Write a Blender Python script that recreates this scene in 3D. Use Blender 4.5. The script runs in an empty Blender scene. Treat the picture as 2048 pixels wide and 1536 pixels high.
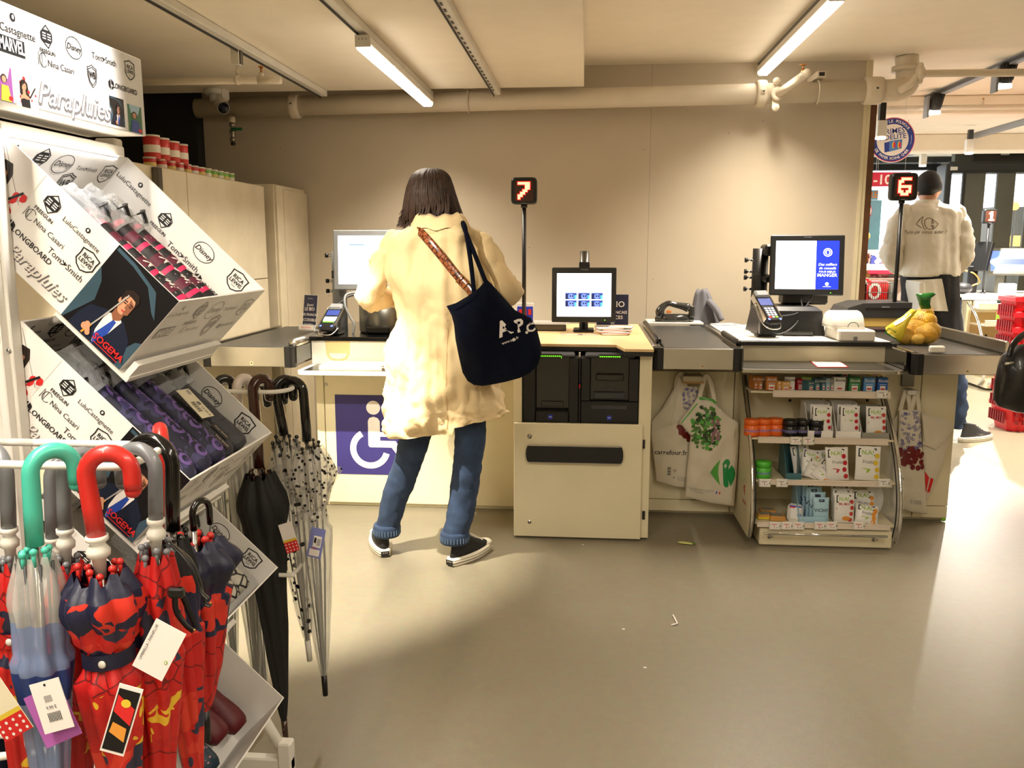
import bpy, math, random
from mathutils import Vector, Matrix, noise
PI = math.pi
R = random.Random(7)
SC = bpy.context.scene
COL = SC.collection

# ---------------------------------------------------------------- camera
FPX, EYE, PITCH, YAW = 1700.0, 1.35, math.radians(9.2), math.radians(5.0)
cam_data = bpy.data.cameras.new('camera')
cam_data.sensor_width = 36.0
cam_data.lens = FPX / 2048 * 36.0
cam_data.clip_start = 0.02
cam_data.clip_end = 100
cam = bpy.data.objects.new('camera', cam_data)
COL.objects.link(cam)
cam.location = (0, 0, EYE)
cam.rotation_euler = (PI / 2 - PITCH, 0, YAW)
SC.camera = cam
SC.view_settings.view_transform = 'Standard'
SC.view_settings.look = 'None'
SC.view_settings.gamma = 1
SC.view_settings.use_curve_mapping = False
SC.view_settings.exposure = 0.0

def at(px, py, x=None, y=None, z=None):
    """the point of the place seen at a pixel of the survey photograph, on the plane x=, y= or z="""
    a = (px - 1024) / FPX; b = (768 - py) / FPX
    f = Vector((-math.sin(YAW) * math.cos(PITCH), math.cos(YAW) * math.cos(PITCH), -math.sin(PITCH)))
    r = Vector((math.cos(YAW), math.sin(YAW), 0))
    u = Vector((-math.sin(YAW) * math.sin(PITCH), math.cos(YAW) * math.sin(PITCH), math.cos(PITCH)))
    d = f + a * r + b * u
    t = y / d.y if y is not None else ((z - EYE) / d.z if z is not None else x / d.x)
    return Vector((0, 0, EYE)) + d * t

# ---------------------------------------------------------------- light
w = bpy.data.worlds.new('daylight'); SC.world = w; w.use_nodes = True
bg = w.node_tree.nodes['Background']
bg.inputs[0].default_value = (0.93, 0.98, 1.0, 1); bg.inputs[1].default_value = 5.0
WARM = (1.0, 0.80, 0.55); WARMW = (1.0, 0.89, 0.73)

def area(name, loc, sx, sy, power, color=WARMW, rot=(0, 0, 0), spread=180):
    l = bpy.data.lights.new(name, 'AREA'); l.shape = 'RECTANGLE'; l.size = sx; l.size_y = sy
    l.energy = power; l.color = color; l.spread = math.radians(spread)
    o = bpy.data.objects.new(name, l); COL.objects.link(o); o.location = loc; o.rotation_euler = rot
    return o

def spot(name, loc, target, power, angle, blend=0.4, color=WARMW, size=0.04):
    l = bpy.data.lights.new(name, 'SPOT'); l.energy = power; l.spot_size = math.radians(angle)
    l.spot_blend = blend; l.color = color; l.shadow_soft_size = size
    o = bpy.data.objects.new(name, l); COL.objects.link(o); o.location = loc
    d = Vector(target) - Vector(loc)
    o.rotation_euler = d.to_track_quat('-Z', 'Y').to_euler()
    return o

# tube lamps (fixtures are built further down, at the same places, except for the added fill row)
area('lamp_light_a', (-0.967, 4.47, 2.17), 0.05, 1.35, 37, WARMW, spread=116)
area('lamp_light_b', (1.05, 4.62, 2.365), 0.05, 1.2, 39, WARMW, spread=116)
for i, (lx, ly) in enumerate(((-1.0, 0.6), (1.05, 0.6), (-1.0, -1.2), (1.1, -1.2))):
    area('fill_light_row.%d' % i, (lx, ly, 2.16 if lx < 0 else 2.37), 0.05, 1.5, 33, WARMW, spread=165)  # unseen fill lights without fixtures, added to lift the overall brightness
area('lamp_light_far', (3.865, 6.6, 2.345), 0.05, 3.0, 130, WARMW, spread=170)
# track spots: one on the lane 7 counter, one on the display header, one on the hanging umbrellas, the rest in the far hall
spot('track_light_a', (-1.27, 2.66, 2.24), (-1.38, 3.42, 0.1), 620, 58, 0.5, (1, 0.92, 0.74), 0.015)
spot('track_light_g', (-1.25, 1.7, 2.24), (-.9, 3.5, 1.2), 260, 33, 0.7, (1, 0.92, 0.74), 0.015)
area('display_strip', (-1.06, 1.68, 1.545), .02, .4, 2.2, (1, .97, .93), (0, 0, PI / 2 * 0), 160)
spot('track_light_b', (-0.1, 1.62, 2.2), (-1.0, 1.55, 1.69), 110, 30, 0.35, (1, 0.95, 0.92), 0.03)
spot('track_light_c', (-1.25, .72, 2.24), (-0.92, 1.4, 0.9), 36, 60, 0.7, (1, 0.93, 0.84), 0.03)
spot('track_light_d', (2.54, 6.3, 2.3), (2.8, 6.4, 0), 480, 92, 0.25, WARMW, 0.03)
spot('track_light_e', (3.5, 5.6, 2.3), (3.2, 5.7, 0), 300, 62, 0.3, WARMW, 0.03)
spot('track_light_f', (3.86, 8.8, 2.3), (3.4, 8.6, 0), 520, 130, 0.4, (1, .93, .82), 0.03)

# ---------------------------------------------------------------- materials
def lin(c):
    return tuple((v / 12.92 if v <= 0.04045 else ((v + 0.055) / 1.055) ** 2.4) for v in (k / 255 for k in c))
MATS = {}
def mat(name, rgb=(200, 200, 200), rough=0.5, metal=0.0, emit=0.0, bump=0.0, bscale=60.0, var=0.06, vscale=8.0,
        alpha=1.0, trans=0.0, coat=0.0, sheen=0.0, spec=0.5):
    if name in MATS: return MATS[name]
    m = bpy.data.materials.new(name); m.use_nodes = True; MATS[name] = m
    nt = m.node_tree; b = nt.nodes['Principled BSDF']
    c = lin(rgb)
    b.inputs['Roughness'].default_value = rough; b.inputs['Metallic'].default_value = metal
    b.inputs['Specular IOR Level'].default_value = spec
    b.inputs['Coat Weight'].default_value = coat; b.inputs['Coat Roughness'].default_value = 0.08
    b.inputs['Sheen Weight'].default_value = sheen
    b.inputs['Alpha'].default_value = alpha; b.inputs['Transmission Weight'].default_value = trans
    if emit:
        b.inputs['Base Color'].default_value = (*c, 1)
        b.inputs['Emission Color'].default_value = (*c, 1); b.inputs['Emission Strength'].default_value = emit
        return m
    tc = nt.nodes.new('ShaderNodeTexCoord')
    n = nt.nodes.new('ShaderNodeTexNoise'); n.inputs['Scale'].default_value = vscale; n.inputs['Detail'].default_value = 6
    nt.links.new(tc.outputs['Object'], n.inputs['Vector'])
    rp = nt.nodes.new('ShaderNodeValToRGB')
    rp.color_ramp.elements[0].position = 0.3; rp.color_ramp.elements[1].position = 0.7
    rp.color_ramp.elements[0].color = (*[v * (1 - var) for v in c], 1)
    rp.color_ramp.elements[1].color = (*[min(1, v * (1 + var)) for v in c], 1)
    nt.links.new(n.outputs['Fac'], rp.inputs['Fac']); nt.links.new(rp.outputs['Color'], b.inputs['Base Color'])
    if bump:
        n2 = nt.nodes.new('ShaderNodeTexNoise'); n2.inputs['Scale'].default_value = bscale; n2.inputs['Detail'].default_value = 5
        nt.links.new(tc.outputs['Object'], n2.inputs['Vector'])
        bp = nt.nodes.new('ShaderNodeBump'); bp.inputs['Strength'].default_value = bump; bp.inputs['Distance'].default_value = 0.01
        nt.links.new(n2.outputs['Fac'], bp.inputs['Height']); nt.links.new(bp.outputs['Normal'], b.inputs['Normal'])
    return m

def pattern_mat(name, kind, c1, c2, scale=40.0, rough=0.6, thr=0.5, c3=None, alpha2=None, bump=0):
    """two or three colours in a printed pattern (checks, dots, blotches, stripes)"""
    if name in MATS: return MATS[name]
    m = mat(name, c1, rough); nt = m.node_tree; b = nt.nodes['Principled BSDF']
    tc = nt.nodes.new('ShaderNodeTexCoord')
    if kind == 'dots':
        t = nt.nodes.new('ShaderNodeTexVoronoi'); t.inputs['Scale'].default_value = scale; out = t.outputs['Distance']
    elif kind == 'blot':
        t = nt.nodes.new('ShaderNodeTexNoise'); t.inputs['Scale'].default_value = scale; t.inputs['Detail'].default_value = 1.5
        t.inputs['Distortion'].default_value = 0.6; out = t.outputs['Fac']
    elif kind == 'stripe':
        t = nt.nodes.new('ShaderNodeTexWave'); t.inputs['Scale'].default_value = scale; t.bands_direction = 'Z'; out = t.outputs['Fac']
    elif kind == 'net':
        t = nt.nodes.new('ShaderNodeTexVoronoi'); t.feature = 'DISTANCE_TO_EDGE'; t.inputs['Scale'].default_value = scale; out = t.outputs['Distance']
    nt.links.new(tc.outputs['Object'], t.inputs['Vector'])
    rp = nt.nodes.new('ShaderNodeValToRGB'); rp.color_ramp.interpolation = 'CONSTANT'
    e = rp.color_ramp.elements
    e[0].position = 0; e[0].color = (*lin(c2), 1); e[1].position = thr; e[1].color = (*lin(c1), 1)
    if c3:
        k = rp.color_ramp.elements.new(min(0.99, thr + 0.1)); k.color = (*lin(c3), 1)
    nt.links.new(out, rp.inputs['Fac']); nt.links.new(rp.outputs['Color'], b.inputs['Base Color'])
    if alpha2 is not None:
        r2 = nt.nodes.new('ShaderNodeValToRGB'); r2.color_ramp.interpolation = 'CONSTANT'
        r2.color_ramp.elements[0].color = (1, 1, 1, 1); r2.color_ramp.elements[1].position = thr
        r2.color_ramp.elements[1].color = (alpha2,) * 3 + (1,)
        nt.links.new(out, r2.inputs['Fac']); nt.links.new(r2.outputs['Color'], b.inputs['Alpha'])
    return m

W_ = mat('white_paint', (238, 234, 226), 0.45)
mat('card_white', (240, 237, 232), 0.55, bump=0.03, bscale=200)
mat('print_black', (22, 21, 24), 0.5)
mat('print_grey', (120, 118, 120), 0.5)
mat('black_plastic', (15, 15, 16), 0.38, bump=0.05, bscale=400)
mat('black_gloss', (10, 10, 11), 0.12, coat=0.6)
mat('black_rubber', (24, 24, 25), 0.6, bump=0.08, bscale=200)
mat('dark_grey_plastic', (52, 53, 56), 0.45)
mat('grey_plastic', (128, 130, 132), 0.4)
mat('light_plastic', (222, 218, 208), 0.4)
mat('cream_panel', (228, 217, 184), 0.42, bump=0.03, bscale=120, var=0.03)
mat('steel', (190, 186, 178), 0.28, 1.0, bump=0.02, bscale=90)
mat('steel_dark', (110, 108, 104), 0.3, 1.0)
mat('chrome', (220, 220, 220), 0.1, 1.0)
mat('belt_rubber', (46, 47, 47), 0.38, bump=0.06, bscale=500)
mat('wood_top', (226, 190, 140), 0.4, var=0.12, vscale=5)
mat('brown_wood', (96, 62, 38), 0.5, var=0.2, vscale=12)
mat('ceiling_paint', (242, 232, 214), 0.85, bump=0.05, bscale=30, var=0.02)
mat('pipe_paint', (218, 206, 186), 0.5, var=0.03)
mat('lamp_body', (222, 218, 210), 0.4)
mat('lamp_glow', (255, 244, 226), emit=9)
mat('screen_white', (246, 248, 255), emit=1.5)
mat('screen_blue', (16, 44, 200), emit=1.2)
mat('screen_pale_blue', (96, 130, 226), emit=0.9)
mat('screen_dark', (30, 50, 120), emit=0.5)
mat('led_red', (255, 26, 30), emit=1.6)
mat('led_pale', (255, 205, 150), emit=1.5)
mat('led_green', (110, 240, 30), emit=1.6)
mat('led_blue', (70, 90, 255), emit=5)
mat('display_brown', (60, 36, 26), 0.3)
mat('navy', (26, 30, 62), 0.55)
mat('navy_sign', (52, 44, 112), 0.5)
mat('glass', (235, 245, 245), 0.02, trans=1.0)
mat('acrylic', (245, 245, 245), 0.05, alpha=0.35)
mat('red', (214, 32, 30), 0.4)
mat('red_plastic', (216, 26, 34), 0.35)
mat('skin', (206, 150, 118), 0.5, bump=0.03)
mat('hair', (52, 32, 22), 0.6, var=0.5, vscale=60, bump=0.2, bscale=200)
mat('hair_black', (22, 18, 17), 0.7, bump=0.4, bscale=300)
# ---------------------------------------------------------------- mesh building
_FONTC = {}
def text_polys(s, bold=0.0, shear=0.0, res=2):
    k = (s, bold, shear)
    if k in _FONTC: return _FONTC[k]
    c = bpy.data.curves.new('lettering', 'FONT'); c.body = s; c.size = 1.0; c.resolution_u = res
    c.align_x = 'CENTER'; c.align_y = 'CENTER'; c.offset = bold; c.shear = shear
    o = bpy.data.objects.new('lettering', c); COL.objects.link(o)
    dg = bpy.context.evaluated_depsgraph_get(); dg.update()
    me = bpy.data.meshes.new_from_object(o.evaluated_get(dg))
    vs = [tuple(v.co) for v in me.vertices]; fs = [tuple(p.vertices) for p in me.polygons]
    bpy.data.meshes.remove(me); bpy.data.objects.remove(o); bpy.data.curves.remove(c)
    _FONTC[k] = (vs, fs)
    return vs, fs

class MB:
    def __init__(s): s.v = []; s.f = []; s.m = []; s.sm = []; s.M = Matrix(); s.names = []
    def mi(s, name):
        if name not in s.names: s.names.append(name)
        return s.names.index(name)
    def add(s, vs, fs, m, smooth=False):
        o = len(s.v); i = s.mi(m)
        s.v += [s.M @ Vector(p) for p in vs]
        for f in fs: s.f.append(tuple(k + o for k in f)); s.m.append(i); s.sm.append(smooth)
        return s
    def box(s, x0, x1, y0, y1, z0, z1, m, c=0.0):
        if c <= 0:
            vs = [(x, y, z) for x in (x0, x1) for y in (y0, y1) for z in (z0, z1)]
            return s.add(vs, [(0, 1, 3, 2), (4, 6, 7, 5), (0, 4, 5, 1), (2, 3, 7, 6), (0, 2, 6, 4), (1, 5, 7, 3)], m)
        c = min(c, (x1 - x0) / 2.01, (y1 - y0) / 2.01, (z1 - z0) / 2.01)
        X, Y, Z = (x0, x1), (y0, y1), (z0, z1); vs = []; ix = {}
        for i in (0, 1):
            for j in (0, 1):
                for k in (0, 1):
                    si, sj, sk = 1 - 2 * i, 1 - 2 * j, 1 - 2 * k
                    for a, p in enumerate(((X[i], Y[j] + sj * c, Z[k] + sk * c), (X[i] + si * c, Y[j], Z[k] + sk * c), (X[i] + si * c, Y[j] + sj * c, Z[k]))):
                        ix[i, j, k, a] = len(vs); vs.append(p)
        fs = []
        q = ((0, 0), (1, 0), (1, 1), (0, 1))
        for e in (0, 1):
            fs += [tuple(ix[e, j, k, 0] for j, k in q), tuple(ix[j, e, k, 1] for j, k in q), tuple(ix[j, k, e, 2] for j, k in q)]
        for a in (0, 1):
            for b in (0, 1):
                fs += [(ix[a, b, 0, 0], ix[a, b, 1, 0], ix[a, b, 1, 1], ix[a, b, 0, 1]),
                       (ix[a, 0, b, 0], ix[a, 1, b, 0], ix[a, 1, b, 2], ix[a, 0, b, 2]),
                       (ix[0, a, b, 1], ix[1, a, b, 1], ix[1, a, b, 2], ix[0, a, b, 2])]
                for k in (0, 1): fs.append(tuple(ix[a, b, k, t] for t in (0, 1, 2)))
        return s.add(vs, fs, m)
    def tube(s, pts, r, m, n=10, caps=True, flat=1.0, up=None):
        pts = [Vector(p) for p in pts]; k = len(pts)
        rs = r if isinstance(r, (list, tuple)) else [r] * k
        vs = []; prev = None
        for i, p in enumerate(pts):
            t = (pts[min(i + 1, k - 1)] - pts[max(i - 1, 0)])
            if t.length < 1e-9: t = Vector((0, 0, 1))
            t.normalize()
            if prev is None:
                a = Vector(up) if up else (Vector((0, 0, 1)) if abs(t.z) < 0.9 else Vector((0, 1, 0)))
            else: a = prev
            a = (a - t * a.dot(t))
            if a.length < 1e-6: a = t.orthogonal()
            a.normalize(); prev = a; b = t.cross(a)
            for j in range(n):
                th = 2 * PI * j / n
                vs.append(p + a * math.cos(th) * rs[i] * flat + b * math.sin(th) * rs[i])
        fs = [(i * n + j, i * n + (j + 1) % n, (i + 1) * n + (j + 1) % n, (i + 1) * n + j) for i in range(k - 1) for j in range(n)]
        if caps: fs += [tuple(range(n))[::-1], tuple(range((k - 1) * n, k * n))]
        return s.add(vs, fs, m, True)
    def loft(s, rings, m, closed=True, caps=True, smooth=True):
        n = len(rings[0]); vs = [p for r in rings for p in r]; fs = []
        for i in range(len(rings) - 1):
            for j in range(n if closed else n - 1):
                fs.append((i * n + j, i * n + (j + 1) % n, (i + 1) * n + (j + 1) % n, (i + 1) * n + j))
        if caps and closed: fs += [tuple(range(n))[::-1], tuple(range((len(rings) - 1) * n, len(rings) * n))]
        return s.add(vs, fs, m, smooth)
    def lathe(s, prof, c, m, n=20, axis='z', caps=True):
        rings = []
        for r, h in prof:
            ring = []
            for j in range(n):
                a = 2 * PI * j / n; u, v = r * math.cos(a), r * math.sin(a)
                p = {'z': (u, v, h), 'y': (u, h, v), 'x': (h, u, v)}[axis]
                ring.append((c[0] + p[0], c[1] + p[1], c[2] + p[2]))
            rings.append(ring)
        return s.loft(rings, m, True, caps)
    def ball(s, c, r, m, n=12, k=8, fn=None):
        r = (r, r, r) if not isinstance(r, (tuple, list)) else r
        rings = []
        for i in range(k + 1):
            ph = -PI / 2 + PI * i / k; cr = max(math.cos(ph), 0.02)
            ring = []
            for j in range(n):
                th = 2 * PI * j / n
                p = Vector((cr * math.cos(th), cr * math.sin(th), math.sin(ph)))
                q = fn(p) if fn else p
                ring.append((c[0] + q[0] * r[0], c[1] + q[1] * r[1], c[2] + q[2] * r[2]))
            rings.append(ring)
        return s.loft(rings, m)
    def prism(s, pts, d, m, cap=True, c=0.0):
        """polygon pts (3-d) pushed along the vector d"""
        n = len(pts); d = Vector(d); P = [Vector(p) for p in pts]
        vs = P + [p + d for p in P]
        fs = [(i, (i + 1) % n, n + (i + 1) % n, n + i) for i in range(n)]
        if cap: fs += [tuple(range(n))[::-1], tuple(range(n, 2 * n))]
        return s.add(vs, fs, m)
    def sheet(s, fn, nu, nv, m, smooth=True):
        vs = [fn(i / nu, j / nv) for j in range(nv + 1) for i in range(nu + 1)]
        fs = [(j * (nu + 1) + i, j * (nu + 1) + i + 1, (j + 1) * (nu + 1) + i + 1, (j + 1) * (nu + 1) + i) for j in range(nv) for i in range(nu)]
        return s.add(vs, fs, m, smooth)
    def pillow(s, outline, fr, th, m, n=6, back=None, wr=0.0, ws=12.0, p=0.5, mback=None):
        """a stuffed shape: 2-d outline in frame fr, bulging th in front and back"""
        back = th if back is None else back
        cx = sum(q[0] for q in outline) / len(outline); cy = sum(q[1] for q in outline) / len(outline)
        N = len(outline)
        for sign, T in ((1, th), (-1, back)):
            rings = []
            for i in range(n + 1):
                k = 1 - i / n; k2 = math.sin(k * PI / 2)
                h = T * (1 - k2 ** 2) ** p
                ring = []
                for (x, y) in outline:
                    X = cx + (x - cx) * k2; Y = cy + (y - cy) * k2
                    dz = wr * noise.noise(Vector((X * ws, Y * ws, 3.1 * sign))) * (1 - k2 ** 4)
                    ring.append(fr.p(X, Y, sign * (h + dz)))
                rings.append(ring)
            s.loft(rings, m if sign > 0 else (mback or m), True, False)
        return s
    # flat printing on a frame
    def poly(s, fr, pts, m, off=0.0006):
        return s.add([fr.p(u, v, off) for u, v in pts], [tuple(range(len(pts)))], m)
    def rect(s, fr, u0, v0, u1, v1, m, off=0.0006):
        return s.poly(fr, [(u0, v0), (u1, v0), (u1, v1), (u0, v1)], m, off)
    def disc(s, fr, u, v, ru, rv, m, off=0.0006, n=20):
        return s.poly(fr, [(u + ru * math.cos(2 * PI * i / n), v + rv * math.sin(2 * PI * i / n)) for i in range(n)], m, off)
    def line(s, fr, pts, wd, m, off=0.0008, closed=False):
        P = [Vector(q) for q in pts]; n = len(P); L = []; Q = []
        for i in range(n):
            a = P[i - 1] if (i or closed) else P[i] * 2 - P[i + 1]; b = P[(i + 1) % n] if (i < n - 1 or closed) else P[i] * 2 - P[i - 1]
            d0, d1 = (P[i] - a), (b - P[i])
            d0 = d0.normalized() if d0.length > 1e-9 else d1.normalized(); d1 = d1.normalized() if d1.length > 1e-9 else d0
            t = d0 + d1
            t = t.normalized() if t.length > 1e-4 else d1
            q = Vector((-t.y, t.x)) * wd / 2 / max(0.4, t.dot(d1)); L.append(P[i] + q); Q.append(P[i] - q)
        vs = [fr.p(p[0], p[1], off) for p in L + Q]
        fs = [(i, n + i, n + (i + 1) % n, (i + 1) % n) for i in range(n if closed else n - 1)]
        return s.add(vs, fs, m)
    def ring(s, fr, u, v, ru, rv, wd, m, off=0.0008, n=24, a0=0, a1=2 * PI):
        return s.line(fr, [(u + ru * math.cos(a0 + (a1 - a0) * i / n), v + rv * math.sin(a0 + (a1 - a0) * i / n)) for i in range(n + 1)], wd, m, off)
    def text(s, fr, t, u, v, size, m, bold=0.0, shear=0.0, off=0.001, rot=0.0, sx=1.0, thick=0):
        vs, fs = text_polys(t, bold, shear)
        c, q = math.cos(rot), math.sin(rot)
        W = [fr.p(u + (x * sx * c - y * q) * size, v + (x * sx * q + y * c) * size, off) for x, y, z in vs]
        return s.add(W, fs, m)
    def mesh(s, name, org=Vector()):
        me = bpy.data.meshes.new(name)
        me.from_pydata([tuple(p - org) for p in s.v], [], s.f)
        for nme in s.names: me.materials.append(MATS[nme])
        me.polygons.foreach_set('material_index', s.m); me.polygons.foreach_set('use_smooth', s.sm)
        me.update()
        return me

class Fr:
    """a flat drawing frame: origin, right, up (unit vectors); w is the outward normal"""
    def __init__(s, o, u, v, w=None):
        s.o = Vector(o); s.u = Vector(u).normalized(); s.v = Vector(v).normalized(); s.w = (Vector(w) if w else s.u.cross(s.v)).normalized()
    def p(s, a, b, c=0.0): return s.o + s.u * a + s.v * b + s.w * c

from mathutils.bvhtree import BVHTree
class FrOn(Fr):
    """a drawing frame laid onto the surface of a mesh built so far"""
    def __init__(s, fr, mb, reach=1.0):
        s.o, s.u, s.v, s.w = fr.o, fr.u, fr.v, fr.w; s.bvh = BVHTree.FromPolygons([tuple(p) for p in mb.v], mb.f); s.reach = reach
    def p(s, a, b, c=0.0):
        q = s.o + s.u * a + s.v * b
        h = s.bvh.ray_cast(q + s.w * s.reach, -s.w, s.reach * 2)
        return (h[0] if h[0] is not None else q) + s.w * c

ROOT = {}
def thing(name, label, cat, loc, group=None):
    o = bpy.data.objects.new(name, None); COL.objects.link(o); o.location = loc; o.empty_display_size = 0.05
    o['label'] = label; o['category'] = cat
    if group: o['group'] = group
    ROOT[o.name] = Vector(loc)
    return o
def root_org(o):
    while o.parent: o = o.parent
    return ROOT.get(o.name, Vector())
def part(name, mb, parent, label=None, kind=None):
    o = bpy.data.objects.new(name, mb.mesh(name, root_org(parent))); COL.objects.link(o); o.parent = parent
    if label: o['label'] = label
    if kind: o['kind'] = kind
    return o
def solo(name, mb, label, cat, group=None, loc=None, kind=None):
    if loc is None:
        n = len(mb.v); loc = Vector((sum(p.x for p in mb.v) / n, sum(p.y for p in mb.v) / n, min(p.z for p in mb.v)))
    loc = Vector(loc)
    o = bpy.data.objects.new(name, mb.mesh(name, loc)); COL.objects.link(o); o.location = loc
    o['label'] = label; o['category'] = cat
    if group: o['group'] = group
    if kind: o['kind'] = kind
    ROOT[o.name] = loc
    return o
def struct(name, mb, parent=None):
    o = bpy.data.objects.new(name, mb.mesh(name)); COL.objects.link(o)
    if parent: o.parent = parent
    else: o['kind'] = 'structure'
    return o
def copy_tree(o, parent=None, label=None, group=None, loc=None):
    c = o.copy(); COL.objects.link(c); c.parent = parent
    if loc is not None: c.location = loc
    if label: c['label'] = label
    if group: c['group'] = group
    for ch in o.children: copy_tree(ch, c)
    return c
def arc(c, r, a0, a1, n, plane='xz'):
    out = []
    for i in range(n + 1):
        a = a0 + (a1 - a0) * i / n; u, v = r * math.cos(a), r * math.sin(a)
        out.append(Vector(c) + (Vector((u, 0, v)) if plane == 'xz' else Vector((0, u, v)) if plane == 'yz' else Vector((u, v, 0))))
    return out
def smooth_pts(pts, n=6):
    """Catmull-Rom through the points"""
    P = [Vector(p) for p in pts]; P = [P[0] * 2 - P[1]] + P + [P[-1] * 2 - P[-2]]; out = []
    for i in range(1, len(P) - 2):
        for k in range(n):
            t = k / n; a, b, c, d = P[i - 1:i + 3]
            out.append(0.5 * ((2 * b) + (c - a) * t + (2 * a - 5 * b + 4 * c - d) * t * t + (3 * b - a - 3 * c + d) * t ** 3))
    out.append(P[-2]); return out
# ---------------------------------------------------------------- the room
def floor_mat():
    m = mat('floor_resin', (134, 126, 108), 0.36, var=0.05, vscale=1.3)
    nt = m.node_tree; b = nt.nodes['Principled BSDF']
    tc = nt.nodes.new('ShaderNodeTexCoord')
    n = nt.nodes.new('ShaderNodeTexNoise'); n.inputs['Scale'].default_value = 260
    nt.links.new(tc.outputs['Object'], n.inputs['Vector'])
    bp = nt.nodes.new('ShaderNodeBump'); bp.inputs['Strength'].default_value = 0.12; bp.inputs['Distance'].default_value = 0.004
    nt.links.new(n.outputs['Fac'], bp.inputs['Height']); nt.links.new(bp.outputs['Normal'], b.inputs['Normal'])
    n3 = nt.nodes.new('ShaderNodeTexNoise'); n3.inputs['Scale'].default_value = 500
    mx = nt.nodes.new('ShaderNodeMix'); mx.data_type = 'RGBA'; mx.blend_type = 'OVERLAY'; mx.inputs[0].default_value = 0.12
    src = b.inputs['Base Color'].links[0].from_socket
    nt.links.new(src, mx.inputs[6]); nt.links.new(n3.outputs['Color'], mx.inputs[7]); nt.links.new(mx.outputs[2], b.inputs['Base Color'])
    return m
floor_mat()
def wall_mat():
    m = mat('concrete', (200, 188, 168), 0.8, var=0.05, vscale=1.6, bump=0.12, bscale=14)
    nt = m.node_tree; b = nt.nodes['Principled BSDF']; tc = nt.nodes.new('ShaderNodeTexCoord')
    v = nt.nodes.new('ShaderNodeTexVoronoi'); v.inputs['Scale'].default_value = 7
    rp = nt.nodes.new('ShaderNodeValToRGB'); rp.color_ramp.elements[0].position = 0.02; rp.color_ramp.elements[1].position = 0.035
    rp.color_ramp.elements[0].color = (0.35, 0.33, 0.3, 1)
    nt.links.new(tc.outputs['Object'], v.inputs['Vector']); nt.links.new(v.outputs['Distance'], rp.inputs['Fac'])
    mx = nt.nodes.new('ShaderNodeMix'); mx.data_type = 'RGBA'; mx.blend_type = 'MULTIPLY'; mx.inputs[0].default_value = 0.8
    src = b.inputs['Base Color'].links[0].from_socket
    nt.links.new(src, mx.inputs[6]); nt.links.new(rp.outputs['Color'], mx.inputs[7]); nt.links.new(mx.outputs[2], b.inputs['Base Color'])
wall_mat()
WALL_Y = 5.6
m = MB(); m.box(-6, 9, -3, 12.2, -0.1, 0, 'floor_resin'); struct('floor', m)
mat('pavement', (200, 198, 192), 0.8)
m = MB(); m.box(-2, 16, 12.2, 24, -0.2, -0.05, 'pavement'); o = struct('pavement', m)
m = MB(); m.box(-6, 9, -3, 12.2, 2.47, 2.6, 'ceiling_paint'); struct('ceiling', m)
m = MB(); m.box(-6, -0.033, -3, 5.3, 2.29, 2.4695, 'ceiling_paint'); struct('ceiling_dropped', m)
xj = at(1300, 320, y=WALL_Y).x
m = MB(); m.box(-2.53, xj - 0.0008, WALL_Y, WALL_Y + 0.12, 0, 2.47, 'concrete'); m.box(xj + 0.0008, 1.68, WALL_Y, WALL_Y + 0.12, 0, 2.47, 'concrete')
m.box(xj - 0.0008, xj + 0.0008, WALL_Y + 0.003, WALL_Y + 0.11, 0, 2.47, 'steel_dark'); struct('wall_back', m)
m = MB(); m.box(1.68, 1.70, WALL_Y - 0.01, WALL_Y + 0.125, 0, 2.47, 'cream_panel'); m.box(1.702, 1.722, WALL_Y - 0.005, WALL_Y + 0.125, 0, 2.47, 'cream_panel')
m.box(1.7225, 1.76, WALL_Y - 0.005, WALL_Y + 0.125, 0, 2.3, 'brown_wood'); struct('trim_1', m)
mat('dark_wall', (30, 28, 32), 0.6)
m = MB(); m.box(-6, -2.531, WALL_Y - 0.1, WALL_Y + 0.1, 0, 2.469, 'dark_wall'); struct('wall_recess', m)
m = MB(); m.box(-6.1, -6, -3, 5.5, 0, 2.6, 'cream_panel'); struct('wall_left', m)
m = MB(); m.box(-6, 9, -3.1, -3, 0, 2.6, 'cream_panel'); struct('wall_front', m)
m = MB(); m.box(9, 9.1, -3, 12.2, 0, 2.6, 'cream_panel'); struct('wall_right', m)
# beams over the far hall
m = MB(); m.box(1.9, 9, 6.9, 7.15, 2.33, 2.469, 'ceiling_paint', 0.01); struct('ceiling_beam', m)
m = MB(); m.box(1.9, 9, 9.2, 9.5, 2.30, 2.469, 'ceiling_paint', 0.01); struct('ceiling_beam', m)

# ---------------------------------------------------------------- ceiling rails and tube lamps
def rail(x0, y0, y1, zt, label):
    t = thing('lighting_track', label, 'lighting track', (x0, (y0 + y1) / 2, zt), 'ceiling lighting tracks')
    m = MB(); m.box(x0 - 0.02, x0 + 0.02, y0, y1, zt - 0.035, zt - 0.0005, 'lamp_body', 0.003); part('housing', m, t)
    m = MB(); m.box(x0 - 0.022, x0 - 0.0185, y0, y1, zt - 0.045, zt - 0.012, 'black_plastic')
    if 'slotted' in label:
        for i in range(60): m.box(x0 - 0.012, x0 - 0.002, y0 + 0.03 + i * 0.09, y0 + 0.07 + i * 0.09, zt - 0.0365, zt - 0.034, 'black_plastic')
    part('slot', m, t)
    return t
rail(-1.615, -0.5, 5.29, 2.289, 'white ceiling track running over the white sprinkler pipe at left')
rail(-0.975, -0.5, 5.38, 2.289, 'white ceiling track carrying the lit tube lamp above the woman')
rail(-0.555, -0.2, 5.33, 2.289, 'slotted ceiling track without a lamp, right of the woman\'s tube lamp')
rail(1.045, -0.5, 5.56, 2.469, 'ceiling track carrying the lit tube lamp above the payment screens')

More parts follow.
